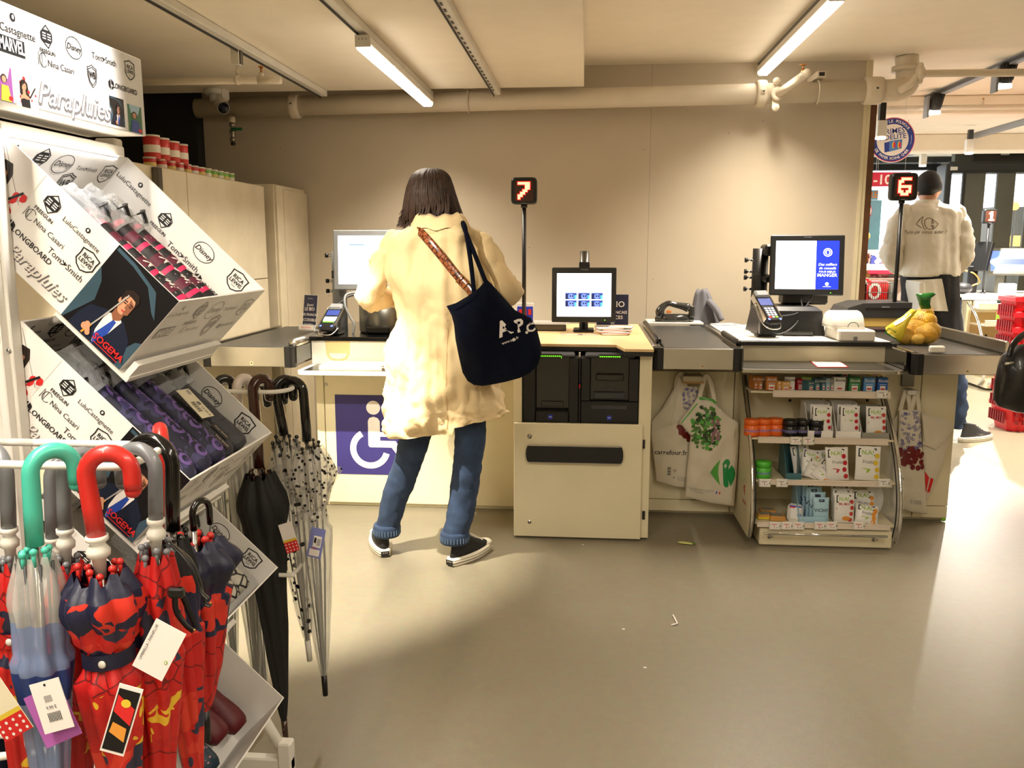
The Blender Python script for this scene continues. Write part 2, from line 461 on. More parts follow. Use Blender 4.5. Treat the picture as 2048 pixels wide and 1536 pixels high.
def tube_lamp(x, y0, y1, zb, label):
    zt = 2.289 if x < 0 else 2.469
    t = thing('tube_lamp', label, 'lamp', (x, (y0 + y1) / 2, zb), 'lit tube lamps on the tracks')
    m = MB(); m.box(x - 0.032, x + 0.032, y0 + 0.008, y1 - 0.008, zb + 0.022, zb + 0.06, 'lamp_body', 0.004)
    m.box(x - 0.012, x + 0.012, y0 + 0.1, y0 + 0.25, zb + 0.06, zt - 0.036, 'black_plastic'); m.box(x - 0.012, x + 0.012, y1 - 0.25, y1 - 0.1, zb + 0.06, zt - 0.036, 'black_plastic')
    for k in (0.3, 0.7): m.box(x + 0.031, x + 0.035, y0 + (y1 - y0) * k, y0 + (y1 - y0) * k + 0.012, zb + 0.024, zb + 0.032, 'chrome')
    part('housing', m, t)
    m = MB(); m.box(x - 0.031, x + 0.031, y0 + 0.006, y1 - 0.006, zb, zb + 0.022, 'lamp_glow', 0.008); part('diffuser', m, t, 'glowing white diffuser')
    m = MB(); m.box(x - 0.034, x + 0.034, y0, y0 + 0.008, zb + 0.012, zb + 0.062, 'lamp_body', 0.002)
    for dx in (-0.015, 0, 0.015): m.ball((x + dx, y0, zb + 0.045), 0.003, 'grey_plastic', 6, 4)
    part('end_cap', m, t)
    m = MB(); m.box(x - 0.034, x + 0.034, y1 - 0.008, y1, zb + 0.012, zb + 0.062, 'lamp_body', 0.002); part('end_cap', m, t)
tube_lamp(-0.967, 3.74, 5.25, 2.178, 'lit tube lamp hanging above the woman in the beige coat')
tube_lamp(1.05, 3.96, 5.53, 2.375, 'lit tube lamp hanging above the payment screens at right')

# ---------------------------------------------------------------- pipes
def clamp(m, x, y, z, r, wd=0.03):
    m.lathe([(r, -wd), (r + 0.016, -wd), (r + 0.019, -wd * .5), (r + 0.019, wd * .5), (r + 0.016, wd), (r, wd)], (x, y, z), 'pipe_paint', 20, 'x')
    m.box(x - 0.012, x + 0.012, y - r - 0.03, y - r - 0.005, z - 0.012, z + 0.012, 'pipe_paint', 0.003)
    m.box(x - 0.006, x + 0.006, y - r - 0.034, y - r - 0.028, z - 0.004, z + 0.004, 'black_plastic')
pz = lambda x: 2.228 + (x + 1.82) * 0.0107
t = thing('drain_pipe', 'thick cream painted pipe running along the top of the back wall', 'pipe', (0, 5.45, 2.24))
m = MB(); m.tube([(-2.5, 5.45, pz(-2.5)), (1.76, 5.45, pz(1.76))], 0.06, 'pipe_paint', 24); part('pipe', m, t)
for px in (588, 1522):
    m = MB(); x = at(px, 215, y=5.42).x; clamp(m, x, 5.45, pz(x), 0.06); part('coupling', m, t)
x = at(1748, 185, y=5.42).x
m = MB(); clamp(m, x, 5.45, pz(x), 0.062, 0.05)
m.tube(smooth_pts([(x, 5.45, pz(x)), (x + 0.12, 5.45, pz(x)), (x + 0.2, 5.47, pz(x) + 0.03), (x + 0.21, 5.5, pz(x) + 0.12), (x + 0.2, 5.5, 2.47)], 6), 0.066, 'pipe_paint', 20)
m.tube([(x + 0.2, 5.5, 2.38), (x + 0.2, 5.5, 2.41)], 0.08, 'pipe_paint', 20)
part('elbow', m, t)
for px in (935, 1638):
    x = at(px, 190, y=5.4).x
    m = MB(); zc = pz(x)
    m.tube([(x, 5.45 + 0.066 * math.cos(a), zc + 0.066 * math.sin(a)) for a in [PI * 0.5 + PI * k / 12 for k in range(13)]], 0.005, 'pipe_paint', 8)
    m.box(x - 0.025, x + 0.025, 5.36, 5.6, zc + 0.07, zc + 0.105, 'pipe_paint'); m.box(x - 0.016, x + 0.016, 5.357, 5.37, zc + 0.077, zc + 0.098, 'black_plastic')
    part('bracket', m, t)
# branch stub with sprinkler
a = at(1556, 188, y=5.38); b = at(1614, 146, y=5.12)
m = MB(); m.tube([a, b], 0.024, 'pipe_paint', 16); m.ball(b, 0.0245, 'pipe_paint')
for q in (a + Vector((-0.01, 0.0, 0.072)), a + Vector((-0.01, 0.0, -0.078))): m.lathe([(0.0, -0.012), (0.02, -0.012), (0.024, 0), (0.02, 0.012), (0.0, 0.012)], q, 'pipe_paint', 12, 'y')
m.lathe([(0.026, -0.015), (0.04, -0.012), (0.04, 0.012), (0.026, 0.015)], a, 'pipe_paint', 14, 'y')
m.box(a.x - .03, a.x + .01, a.y + .005, a.y + .02, a.z - .08, a.z + .075, 'pipe_paint', .005)
st = solo('pipe_stub', m, 'short cream pipe stub branching off the thick wall pipe near the right tube lamp', 'pipe', loc=a)
mat('brass', (196, 140, 80), 0.3, 0.9)
m = MB(); q = at(1606, 138, y=5.14); m.tube([q - Vector((0, 0, .03)), q], 0.01, 'brass', 8); m.lathe([(0.014, 0), (0.02, 0.002), (0.02, 0.005)], q + Vector((0, 0, .02)), 'brass', 10); m.tube([q, q + Vector((0, 0, 0.022))], 0.004, 'brass', 6)
m.tube([q - Vector((0, 0, .045)), q - Vector((0, 0, .02))], 0.015, 'pipe_paint', 10)
part('sprinkler_head', m, st, 'brass sprinkler head')
# sprinkler pipe at upper left
ys = 4.05
a = at(200, 166, y=ys); b = at(562, 160, y=ys)
t = thing('sprinkler_pipe', 'thin white sprinkler pipe hanging under the ceiling beside the umbrella display', 'pipe', b)
m = MB(); m.tube([a, b], 0.016, 'pipe_paint', 16); m.tube([b + Vector((-.11, 0, 0)), b], 0.0185, 'pipe_paint', 16); part('pipe', m, t)
q = at(523, 150, y=ys)
m = MB(); m.tube([q - Vector((0, 0, .02)), q + Vector((0, 0, .01))], 0.012, 'pipe_paint', 10); m.tube([q + Vector((0, 0, .01)), q + Vector((0, 0, .035))], 0.006, 'brass', 8); m.lathe([(0.0, 0), (0.014, 0.0), (0.014, 0.004)], q + Vector((0, 0, .035)), 'brass', 10)
part('sprinkler_head', m, t, 'brass sprinkler head')
q = at(475, 160, y=ys)
m = MB(); m.lathe([(0.017, -.008), (0.022, -.008), (0.022, .008), (0.017, .008)], q, 'pipe_paint', 16, 'x'); m.tube([q + Vector((0, 0, .02)), q + Vector((0, 0, .07))], 0.005, 'chrome', 8)
m.tube([q + Vector((0, 0, .03)), q + Vector((0, 0, .045))], 0.009, 'pipe_paint', 8)
m.box(q.x - .02, q.x + .02, q.y - .02, q.y + .02, q.z + .065, 2.289, 'light_plastic', 0.003)
m.box(q.x + .0201, q.x + .026, q.y - .015, q.y + .015, q.z + .07, q.z + .15, 'steel_dark')
part('hanger', m, t)
# security camera
c = at(447, 216, y=5.02)
t = thing('security_camera', 'white bullet security camera mounted by the left end of the thick pipe', 'camera', c)
q = at(428, 186, y=5.2)
m = MB(); m.lathe([(0.0, .045), (0.055, .045), (0.06, 0.0), (0.05, -.012), (0, -.012)], (q.x, q.y, q.z), 'lamp_body', 20); m.tube([q, q + Vector((-.0, 0, -.05))], 0.028, 'lamp_body', 14)
m.box(q.x - .01, q.x + .07, q.y - .02, q.y + .07, q.z - .04, q.z + .045, 'lamp_body', 0.01)
m.tube([q + Vector((0, 0, .04)), Vector((q.x, q.y, 2.289))], 0.035, 'lamp_body', 14)
part('mount', m, t)
d = (c - (q + Vector((-.02, .1, -.02)))).normalized()
m = MB(); m.tube([c - d * 0.17, c - d * .15, c], [0.022, 0.034, 0.036], 'lamp_body', 18); part('housing', m, t)
m = MB(); m.tube([c, c + d * 0.004], 0.031, 'black_gloss', 18); m.tube([c + d * .003, c + d * 0.008], 0.016, 'navy', 14)
m.tube([c - d * .01, c + d * .003], 0.0375, 'print_grey', 18, caps=False); part('lens', m, t)
m = MB(); rings = []
for k in (-0.15, 0.035):
    rings.append([c + d * k + Vector((math.cos(a) * .042, 0, math.sin(a) * .042)) for a in [0.1 + (PI - .2) * i / 10 for i in range(11)]])
m.loft(rings, 'lamp_body', closed=False); part('sun_shield', m, t)
# ball valve under the pipe
q = at(464, 240, y=5.4)
t = thing('ball_valve', 'small brass valve with a green lever hanging under the pipe near the security camera', 'valve', q)
m = MB(); m.tube([q + Vector((0, 0, .02)), q + Vector((0, 0, -.015))], 0.022, 'pipe_paint', 8); m.tube([q, q + Vector((0, 0, -.14))], 0.013, 'steel', 12)
for dz in (-.03, -.075, -.12): m.lathe([(0.012, -.01), (.021, -.01), (.021, .01), (.012, .01)], q + Vector((0, 0, dz)), 'steel', 6)
m.tube([q + Vector((0, 0, -.14)), q + Vector((0, 0, -.155))], 0.016, 'black_plastic', 8)
part('body', m, t)
mat('green_paint', (20, 96, 60), 0.4)
m = MB(); m.box(q.x, q.x + .075, q.y - .03, q.y - .02, q.z - .068, q.z - .05, 'green_paint', 0.003); m.box(q.x - .008, q.x + .008, q.y - .03, q.y, q.z - .066, q.z - .056, 'steel'); part('lever', m, t, 'green lever')

# ---------------------------------------------------------------- tall cabinets and cans on the left
mat('cabinet_panel', (214, 202, 176), 0.5)
t = thing('tall_cabinet', 'large cream cabinet unit with a seam, cans standing on its top', 'cabinet', (-2.2, 4.2, 0))
m = MB(); m.box(-2.5, -1.905, 2.6, 4.95, 0.0, 1.70, 'cabinet_panel', 0.003); part('body', m, t)
yj = at(372, 400, x=-1.9).y
for (a, b, z0, z1) in ((2.61, yj - .003, 0.02, 1.695), (yj + .003, 4.945, 0.02, 1.16), (yj + .003, 4.945, 1.165, 1.695)):
    m = MB(); m.box(-1.905, -1.89, a, b, z0, z1, 'cabinet_panel', 0.002); part('panel', m, t)
yb = at(312, 350, x=-1.88).y
m = MB(); m.box(-1.889, -1.86, yb - .02, yb + .02, 0.05, 1.69, 'steel_dark', 0.003); part('corner_post', m, t)
t = thing('tall_cabinet', 'plain cream cabinet in the corner against the back wall', 'cabinet', (-2.1, 5.28, 0))
m = MB(); m.box(-2.45, -1.86, 5.02, 5.59, 0, 1.715, 'cabinet_panel', 0.003); part('body', m, t)
m = MB(); m.box(-1.86, -1.845, 5.03, 5.14, 0.02, 1.71, 'cabinet_panel', 0.002); m.box(-1.86, -1.843, 5.145, 5.585, 0.02, 1.69, 'cabinet_panel', 0.002); part('door', m, t)

def can(name, x, y, z, r, h, c1, c2, label, group):
    t = thing(name, label, 'can', (x, y, z), group)
    m = MB(); m.lathe([(r * .95, 0), (r, .002), (r, h - .002), (r * .95, h)], (x, y, z), c1, 18)
    m.lathe([(r * 1.01, h * .28), (r * 1.01, h * .62)], (x, y, z), c2, 18, caps=False)
    part('body', m, t)
    m = MB(); m.lathe([(r * 1.03, 0), (r * 1.03, .008), (r * .6, .009)], (x, y, z + h - .001), 'light_plastic', 18); part('lid', m, t)
mat('can_red', (206, 48, 44), 0.3); mat('can_green', (120, 178, 62), 0.3); mat('can_label', (240, 234, 220), 0.4); mat('can_yellow', (226, 206, 120), 0.4)
zc = 1.7005
for i, (px, w_) in enumerate(((306, 0.105), (325, 0.1), (345, .1), (362, .085))):
    p = at(px, 330, x=-2.0)
    can('red_can', -2.0 + 0.0 * i, p.y, zc + 0.0455, 0.037, 0.1 - .003 * i, 'can_red', 'can_label', ['large red food can nearest the umbrella display, standing on a small can', 'second large red food can on top of the cabinet', 'third large red food can, partly hidden by the fourth', 'large red food can at the right end of the tall cans'][i], 'large red cans on the cabinet')
ya, yb2 = at(300, 330, x=-2.0).y, at(476, 357, x=-1.95).y
n = 12
for i in range(n):
    y = ya + (yb2 - ya) * (i / (n - 1)) ** 0.9
    g = i >= 7
    can('small_can', -2.0, y, zc, 0.028, 0.045, 'can_green' if g else 'can_red', 'can_label' if i % 2 else 'can_yellow',
        ('small green can in the row on the cabinet, ' + ['beside the last red can', 'second of the green cans', 'third of the green cans', 'next to the last green can', 'at the far right end'][i - 7]) if g else
        'small red can in the low row on the cabinet, ' + ['under the first large can', 'second from the umbrella display', 'third from the umbrella display', 'fourth from the umbrella display', 'third before the green cans', 'second before the green cans', 'last before the green cans'][i], 'small cans on the cabinet')
# ---------------------------------------------------------------- lane 7 counter
t = thing('checkout_counter', 'cream checkout counter of lane 7 with the blue wheelchair sign on its front', 'counter', (-0.86, 4.22, 0))
m = MB(); m.box(-1.385, -0.335, 4.24, 5.05, 0.0, 0.875, 'cream_panel', 0.002); part('body', m, t)
m = MB(); m.box(-1.34, -0.336, 4.2195, 4.2395, 0.022, 0.735, 'cream_panel', 0.002); m.box(-1.385, -1.344, 4.2195, 4.2395, 0.022, 0.735, 'cream_panel', 0.002)
for px, py in ((652, 769),):
    q = at(px, py, y=4.219); m.lathe([(0.009, 0), (0.009, -0.003), (0.004, -0.003)], q, 'steel', 12, 'y')
part('front_panel', m, t)
m = MB(); m.box(-1.39, -0.335, 4.19, 4.2385, 0.758, 0.878, 'light_plastic', 0.002); part('upper_panel', m, t)
mat('worn_print', (214, 190, 140), 0.5)
fr = Fr((-1.39, 4.1899, 0.758), (1, 0, 0), (0, 0, 1), (0, -1, 0))
q = [at(p, 676, y=4.19).x + 1.39 for p in (650, 700)]
um = (q[0] + q[1]) / 2
m = MB(); m.poly(fr, [(q[0], .118), (q[0] + .004, .05), (q[0] + .02, .025), (um, .012), (q[1] - .02, .025), (q[1] - .004, .05), (q[1], .118)], 'worn_print')
m.poly(fr, [(q[0] + .018, .056), (q[1] - .018, .056), (q[1] - .03, .034), (um, .026), (q[0] + .03, .034)], 'light_plastic', .001); m.rect(fr, um - .012, .0, um + .012, .003, 'steel_dark'); part('finger_recess', m, t, 'tan finger recess')
m = MB(); m.box(-1.395, -0.3355, 4.17, 5.05, 0.8785, 0.9, 'black_gloss', 0.003); part('worktop', m, t, 'black gloss worktop')
def rounded_shelf(m, x0, x1, y0, y1, z0, z1, r, mt, left=True, right=True):
    pts = []
    pts += [(x0 + r - r * math.cos(a), y0 + r - r * math.sin(a)) for a in [PI / 2 * i / 8 for i in range(9)]] if left else [(x0, y0)]
    pts += [(x1 - r + r * math.sin(a), y0 + r - r * math.cos(a)) for a in [PI / 2 * i / 8 for i in range(9)]] if right else [(x1, y0)]
    pts += [(x1, y1), (x0, y1)]
    m.prism([(x, y, z0) for x, y in pts], (0, 0, z1 - z0), mt)
m = MB(); rounded_shelf(m, -1.39, -0.34, 3.93, 4.2, 0.741, 0.757, 0.05, 'light_plastic', True, False)
m.box(-1.36, -0.35, 3.96, 4.185, 0.7571, 0.759, 'steel_dark'); part('bag_shelf', m, t, 'pale pull-out bag shelf')
m = MB(); S = 0.42; fr = Fr((-1.286, 4.2195, 0.176), (1, 0, 0), (0, 0, 1), (0, -1, 0))
m.box(-1.286, -1.286 + S, 4.2165, 4.2195, 0.176, 0.176 + S, 'navy_sign', 0.001)
mat('sign_white', (236, 228, 222), 0.5)
fr.o.y = 4.2164; k = S / 155.0
P = lambda x, y: ((x) * k, (155 - y) * k)
cx, cy = P(74, 24); m.disc(fr, cx, cy, 13.5 * k, 13.5 * k, 'sign_white')
m.poly(fr, [P(63, 98), P(63, 50), P(66, 44), P(74, 41.5), P(82, 44), P(86, 50), P(86, 71), P(110, 71), P(110, 80), P(86, 80), P(86, 88), P(116, 88), P(133, 118), P(124, 123), P(108, 101), P(66, 101)], 'sign_white')
m.line(fr, [P(124 - 3, 120), P(131, 117)], 8 * k, 'sign_white')
ccx, ccy = P(66, 104)
m.ring(fr, ccx, ccy, 33 * k, 33 * k, 12 * k, 'sign_white', 0.0009, 40, math.radians(118), math.radians(345))
part('wheelchair_sign', m, t, 'dark blue wheelchair access sign')
m = MB()
for i in range(5):
    z = 0.7592 + i * .004; dx = R.uniform(-.01, .01)
    m.box(-1.29 + dx, -0.98 + dx, 4.0 + i * .004, 4.17 - i * .002, z, z + .0035, 'paper_cream' if 'paper_cream' in MATS else mat('paper_cream', (236, 226, 196), 0.6).name)
solo('bag_stack', m, 'flat stack of folded pale paper bags on the lane 7 shelf', 'paper bags')

# ---------------------------------------------------------------- conveyors
def conveyor(x0, x1, y0, y1, z0, z1, label, mirror=False, wall=False):
    t = thing('conveyor', label, 'conveyor belt', ((x0 + x1) / 2, y0, z0), 'checkout conveyors')
    c = 0.045
    m = MB(); m.box(x0 + c, x1 - c, y0, y0 + 0.02, z0 + .004, z1 - .004, 'steel', 0.002)
    xm = (x0 + x1) / 2 + .02; fr = Fr((xm, y0, z0 + .02), (1, 0, 0), (0, 0, 1), (0, -1, 0)); m.ring(fr, 0, 0, .007, .007, .003, 'worn_print'); m.disc(fr, 0, 0, .003, .003, 'steel_dark', .001)
    part('front_panel', m, t, 'brushed steel front panel')
    for s, xa in ((1, x0), (-1, x1)):
        m = MB(); pts = [(xa + s * c, y0 - .003), (xa + s * c, y0 + .05), (xa, y0 + .05), (xa - s * .002, y0 + .02), (xa + s * .008, y0 + .002), (xa + s * .02, y0 - .004)]
        zz = [(z0 + .004), (z0 - .004)]
        m.prism([(x, y, z0 + .0) for x, y in pts], (0, 0, z1 - z0 - .002), 'black_plastic'); part('end_cap', m, t, 'black moulded end cap')
    m = MB(); m.box(x0 + .01, x1 - .01, y0 + .021, y1, z0, z1 - .012, 'steel_dark', 0.003); part('housing', m, t)
    m = MB(); m.box(x0 + .05, x1 - .05, y0 + .012, y1 - .01, z1 - .0115, z1 - .002, 'belt_rubber', 0.003); part('belt', m, t, 'dark rubber belt')
    for s, xa in ((1, x0), (-1, x1)):
        m = MB(); m.box(min(xa, xa + s * .022), max(xa, xa + s * .022), y0 + .05, y1, z0 + .012, z1 + .004, 'steel', 0.003)
        part('side_rail', m, t, 'steel side rail')
    if wall:
        m = MB(); m.box(x1 - .03, x1 - .012, y0 + .03, y1, z1, z1 + .055, 'steel', 0.004); part('side_wall', m, t, 'raised steel guard')
    return t
cv = conveyor(0.303, 0.705, 3.85, 4.98, 0.797, 0.9, 'checkout conveyor with steel front standing right of the wooden coin cabinet')
for x in (0.335, 0.69):
    m = MB(); y0, y1 = (3.98, 4.9) if x < .5 else (3.9, 4.35)
    m.tube([(x, y0, 0.912), (x, y0 + .01, .918), (x, y1, .918)], 0.014, 'black_plastic', 10); part('guard_roller', m, cv)
cv = conveyor(-1.86, -1.40, 3.95, 5.0, 0.772, 0.875, 'checkout conveyor of lane 7 at left, behind the umbrella display', True)
m = MB(); m.tube([(-1.415, 3.99, .884), (-1.415, 4.3, .884)], .024, 'steel', 14)
m.box(-1.402, -1.392, 3.97, 4.19, .79, .87, 'black_gloss', .002); part('guard_roller', m, cv, 'steel guard roller')
cv = conveyor(1.455, 1.885, 3.90, 5.35, 0.782, 0.878, 'checkout conveyor of lane 6 carrying the potato bag', False, True)
m = MB(); m.box(1.43, 1.456, 3.93, 4.45, .79, .885, 'black_gloss', .006); part('side_panel', m, cv, 'black glossy side panel')

# ---------------------------------------------------------------- coin cabinet (lane 7 payment)
t = thing('coin_cabinet', 'cream cabinet holding two black cash machines, with a wooden top and a black door handle', 'cabinet', (0, 4.1, 0))
m = MB(); B = 'cream_panel'
m.box(-0.327, -0.29, 3.831, 4.7, 0.01, 0.868, B, .001); m.box(0.244, 0.299, 3.831, 4.7, 0.01, 0.868, B, .001)
m.box(-.29, .244, 4.35, 4.7, .01, .868, 'black_plastic'); m.box(-.29, .244, 3.831, 4.35, .01, .545, B)
part('body', m, t)
m = MB(); m.box(-.325, .263, 3.81, 3.8305, 0.008, .55, B, .003)
for px, py in ((1059, 873), (1059, 1044)):
    q = at(px, py, y=3.81); m.lathe([(.0, -.003), (.007, -.003), (.009, 0), (.011, .0)], q, 'steel', 14, 'y'); m.lathe([(.0, -.004), (.005, -.004), (.005, -.002)], q, 'steel_dark', 10, 'y'); m.box(q.x - .0012, q.x + .0012, q.y - .005, q.y - .002, q.z - .004, q.z + .004, 'light_plastic')
dr = part('door', m, t)
a, b = at(1052, 890, y=3.80), at(1246, 927, y=3.80)
m = MB(); pts = []; xa, xb, za, zb = a.x, b.x, b.z, a.z; zc = (za + zb) / 2; h = (zb - za) / 2
for k in range(7): an = -PI / 2 + PI * k / 6; pts.append((xb - .012 + .012 * math.cos(an), zc + h * math.sin(an)))
for k in range(7): an = PI / 2 + PI * k / 6; pts.append((xa + .012 + .012 * math.cos(an), zc + h * math.sin(an)))
m.prism([(x, 3.79, z) for x, z in pts], (0, .0199, 0), 'black_plastic'); m.box(xa + .012, xb - .012, 3.786, 3.8, zb - .001, zb + .004, 'steel', .001); m.box(xa + .012, xb - .012, 3.786, 3.8, za - .003, za + .001, 'steel', .001)
part('door_handle', m, dr, 'wide black recessed handle with steel edges')
for py in (888, 1030):
    q = at(1287, py, y=3.83); m = MB(); m.box(q.x - .006, q.x + .006, 3.822, 3.832, q.z - .02, q.z + .02, 'black_plastic', .001); part('hinge', m, t)
m = MB(); pts = [(-.335, 3.96), (.14, 3.94), (.172, 3.78), (.3, 3.775), (.302, 5.02), (-.335, 5.02)]
m.prism([(x, y, .888) for x, y in pts], (0, 0, .012), 'wood_top'); m.prism([(x, y, .868) for x, y in pts], (0, 0, .0198), 'black_plastic')
part('tabletop', m, t, 'pale wooden top with black edge')

def cash_machine(x0, x1, label, kind):
    t = thing('cash_machine', label, 'cash machine', ((x0 + x1) / 2, 3.9, .546), 'black cash machines in the coin cabinet')
    xm = (x0 + x1) / 2; w2 = x1 - x0
    m = MB(); y = 3.845; K = 'black_plastic'
    if kind == 0:
        m.box(x0, x0 + .06, y, 4.3, .546, .85, K, .004); m.box(x1 - .045, x1, y, 4.3, .546, .85, K, .004)
        m.box(x0 + .06, x1 - .045, y + .05, 4.3, .6, .85, 'black_gloss', .002); m.box(x0 + .06, x1 - .045, y, 4.3, .546, .6, K, .004)
        m.box(x0 + .085, x1 - .07, y + .045, y + .052, .615, .64, 'black_gloss', .002)
    else:
        m.box(x0, x1, y, 4.3, .546, .65, K, .004); m.box(x0, x0 + .045, y, 4.3, .65, .85, K, .004); m.box(x1 - .045, x1, y, 4.3, .65, .85, K, .004)
        m.box(x0 + .045, x1 - .045, y + .03, 4.3, .65, .85, 'black_gloss', .002); m.box(x0 + .05, x1 - .05, y - .002, y + .01, .612, .634, 'dark_grey_plastic', .003)
        m.box(x0 + .06, x1 - .06, y + .01, y + .04, .66, .69, 'dark_grey_plastic', .003); m.box(x0 + .07, x1 - .07, y + .005, y + .03, .745, .775, 'black_gloss', .003)
        for zz in (.70, .725): m.box(xm - .02, xm + .02, y + .026, y + .031, zz, zz + .008, 'dark_grey_plastic')
    part('housing', m, t)
    m = MB(); m.box(x0 + .02, x1 - .02, y - .01, y + .1, .851, .866, 'dark_grey_plastic', .006); m.box(xm - .05, xm + .05, y - .012, y - .008, .846, .868, 'black_gloss'); part('coin_tray', m, t)
    m = MB(); n = 10
    for i in range(n): m.box(xm - .048 + i * .0096, xm - .048 + i * .0096 + .0065, y - .016, y - .012, .856, .860, 'led_green')
    if kind == 0: m.box(xm - .05, xm - .048, y - .016, y - .012, .848, .858, 'led_green'); m.box(xm + .048, xm + .05, y - .016, y - .012, .848, .858, 'led_green')
    part('light_strip', m, t, 'green light strip')
    m = MB(); mat('badge_blue', (34, 52, 190), 0.4); m.box(xm - .01, xm + .01, y - .0015, y, .564, .584, 'badge_blue'); m.box(xm - .007, xm + .007, y - .002, y - .001, .573, .576, 'light_plastic'); part('badge', m, t, 'small blue badge')
cash_machine(-.288, -.03, 'black coin machine with an open bin, left half of the cabinet opening', 0)
cash_machine(-.022, .243, 'black banknote machine with slots, right half of the cabinet opening', 1)
m = MB(); m.box(-.029, -.023, 3.842, 3.85, .546, .86, 'black_plastic'); m.box(-.0285, -.0235, 3.838, 3.842, .71, .735, 'red'); m.box(-.0285, -.0235, 3.838, 3.842, .73, .74, 'badge_blue'); m.box(-.031, -.024, 3.836, 3.846, .855, .875, 'light_plastic')
solo('divider_strip', m, 'thin divider strip with a red mark between the two cash machines', 'strip')

# ---------------------------------------------------------------- lane 6 counter
t = thing('checkout_counter', 'cream checkout counter of lane 6 behind the sweets rack and hanging carrier bags', 'counter', (1.06, 4.22, 0))
m = MB(); m.box(.31, .711, 4.26, 4.98, 0, .796, 'cream_panel', .002); m.box(.712, 1.435, 4.26, 5.0, 0, .878, 'cream_panel', .002); m.box(1.436, 1.788, 4.26, 5.3, 0, .781, 'cream_panel', .002); part('body', m, t)
q1 = at(1466, 850, y=4.22).x; zz = at(1400, 1000, y=4.22).z
m = MB()
for x0, x1 in ((.303, q1 - .002), (q1 + .002, 1.62), (1.624, 1.79)):
    m.box(x0, x1, 4.22, 4.2595, zz + .001, .74, 'cream_panel', .002); m.box(x0, x1, 4.22, 4.2595, .022, zz - .002, 'cream_panel', .002)
part('front_panel', m, t)
m = MB(); m.box(.72, 1.452, 4.19, 4.2595, .8, .8785, 'cream_panel', .001); m.box(1.436, 1.452, 4.1, 4.26, .8, .9, 'black_plastic', .002); part('upper_panel', m, t)
m = MB(); m.box(.712, 1.45, 4.15, 5.02, .8785, .9, 'black_plastic', .002); m.box(.716, 1.446, 4.17, 5.018, .9, .9015, 'light_plastic'); part('worktop', m, t, 'pale worktop with black front edge')
m = MB(); rounded_shelf(m, .706, 1.425, 3.88, 4.188, .786, .8, .05, 'steel', False, True); m.box(.72, 1.385, 3.92, 4.18, .8001, .8015, 'steel_dark'); part('bag_shelf', m, t, 'steel bag shelf with rounded corner')
mat('foot_green', (130, 190, 40), .5)
m = MB(); m.box(1.3, 1.79, 4.3, 4.9, .0, .02, 'black_plastic'); m.ball((1.78, 4.23, .014), .012, 'foot_green', 8, 6); part('foot', m, t)
m = MB(); fr = Fr(at(1620, 735, z=.8025), (1, 0, 0), (0, 1, 0)); fr.o = Vector((1.02, 3.93, .8016))
q = [at(px, py, z=.8017) for px, py in ((1635, 735), (1697, 735), (1662, 712), (1607, 712))]
c = (q[0] + q[2]) / 2; m.prism([p for p in q], (0, 0, .002), 'red'); m.prism([c + (p - c) * .95 + Vector((0, 0, .002)) for p in q], (0, 0, .0006), 'sign_white')
mat('print_tan', (176, 140, 110), .6)
for i in range(6):
    f = .15 + i * .13; a = q[0].lerp(q[3], f).lerp(q[1].lerp(q[2], f), .12); b = q[0].lerp(q[3], f).lerp(q[1].lerp(q[2], f), .85)
    m.box(a.x, b.x, a.y, a.y + .006, .8044, .8047, 'print_tan')
solo('price_notice', m, 'white notice with red border lying on the steel shelf', 'sign')

# ---------------------------------------------------------------- number signs
def number_sign(x, y, ztop, w2, digit, zbase, label):
    t = thing('number_sign', label, 'sign', (x, y, zbase), 'lane number signs')
    h = w2 * 1.02; zc = ztop - h / 2
    m = MB(); m.tube([(x, y, zbase + .012), (x, y, zc - h / 2)], .0105 * w2 / .135, 'black_plastic', 12); m.lathe([(.03, 0), (.03, .008), (.014, .014)], (x, y, zbase), 'black_plastic', 16)
    part('pole', m, t)
    m = MB(); k = w2 / 2
    outl = []
    for i in range(32):
        a = 2 * PI * i / 32; ca, sa = math.cos(a), math.sin(a); e = 0.28
        outl.append((math.copysign(abs(ca) ** e, ca) * k, math.copysign(abs(sa) ** e, sa) * h / 2))
    m.loft([[(x + u * s, y + d, zc + v * s) for u, v in outl] for s, d in ((.9, -.03), (.97, -.026), (1, -.018), (1, .012), (.9, .022))], 'black_plastic', smooth=False)
    m.tube([(x, y, zc - h / 2 - .016), (x, y, zc - h / 2 + .002)], .017, 'black_plastic', 12)
    fr = Fr((x, y - .0305, zc), (1, 0, 0), (0, 0, 1), (0, -1, 0))
    m.rect(fr, -.014, -h * .47, .014, -h * .455, 'grey_plastic'); hs = part('housing', m, t)
    m = MB(); m.rect(fr, -k * .72, -k * .76, k * .72, k * .76, 'display_brown', .0008)
    G = {'7': ['11111', '00011', '00011', '00110', '01100', '11000', '10000'], '6': ['01111', '11000', '10000', '11111', '10001', '11011', '01110'], '1': ['00110', '01110', '00110', '00110', '00110', '00110', '01111']}[digit]
    cs = w2 * .092
    for pad, mt, off in ((.0035 * w2 / .135, 'led_red', .0014), (0, 'led_pale', .002)):
        for r, row in enumerate(G):
            for c, b in enumerate(row):
                if b == '1':
                    u, v = (c - 2) * cs, (3 - r) * cs
                    m.rect(fr, u - cs / 2 - pad, v - cs / 2 - pad, u + cs / 2 + pad, v + cs / 2 + pad, mt, off + .00001 * c)
    part('display', m, t, 'dark display with red lit digit')
number_sign(-0.33, 4.5, at(1048, 354, y=4.47).z, .135, '7', .9, 'black lane number sign with lit red 7 on a thin pole')
x6 = at(1809, 380, y=4.97).x
number_sign(x6, 5.0, at(1809, 345, y=4.97).z, .148, '6', .9, 'black lane number sign with lit red 6 in front of the shop worker')

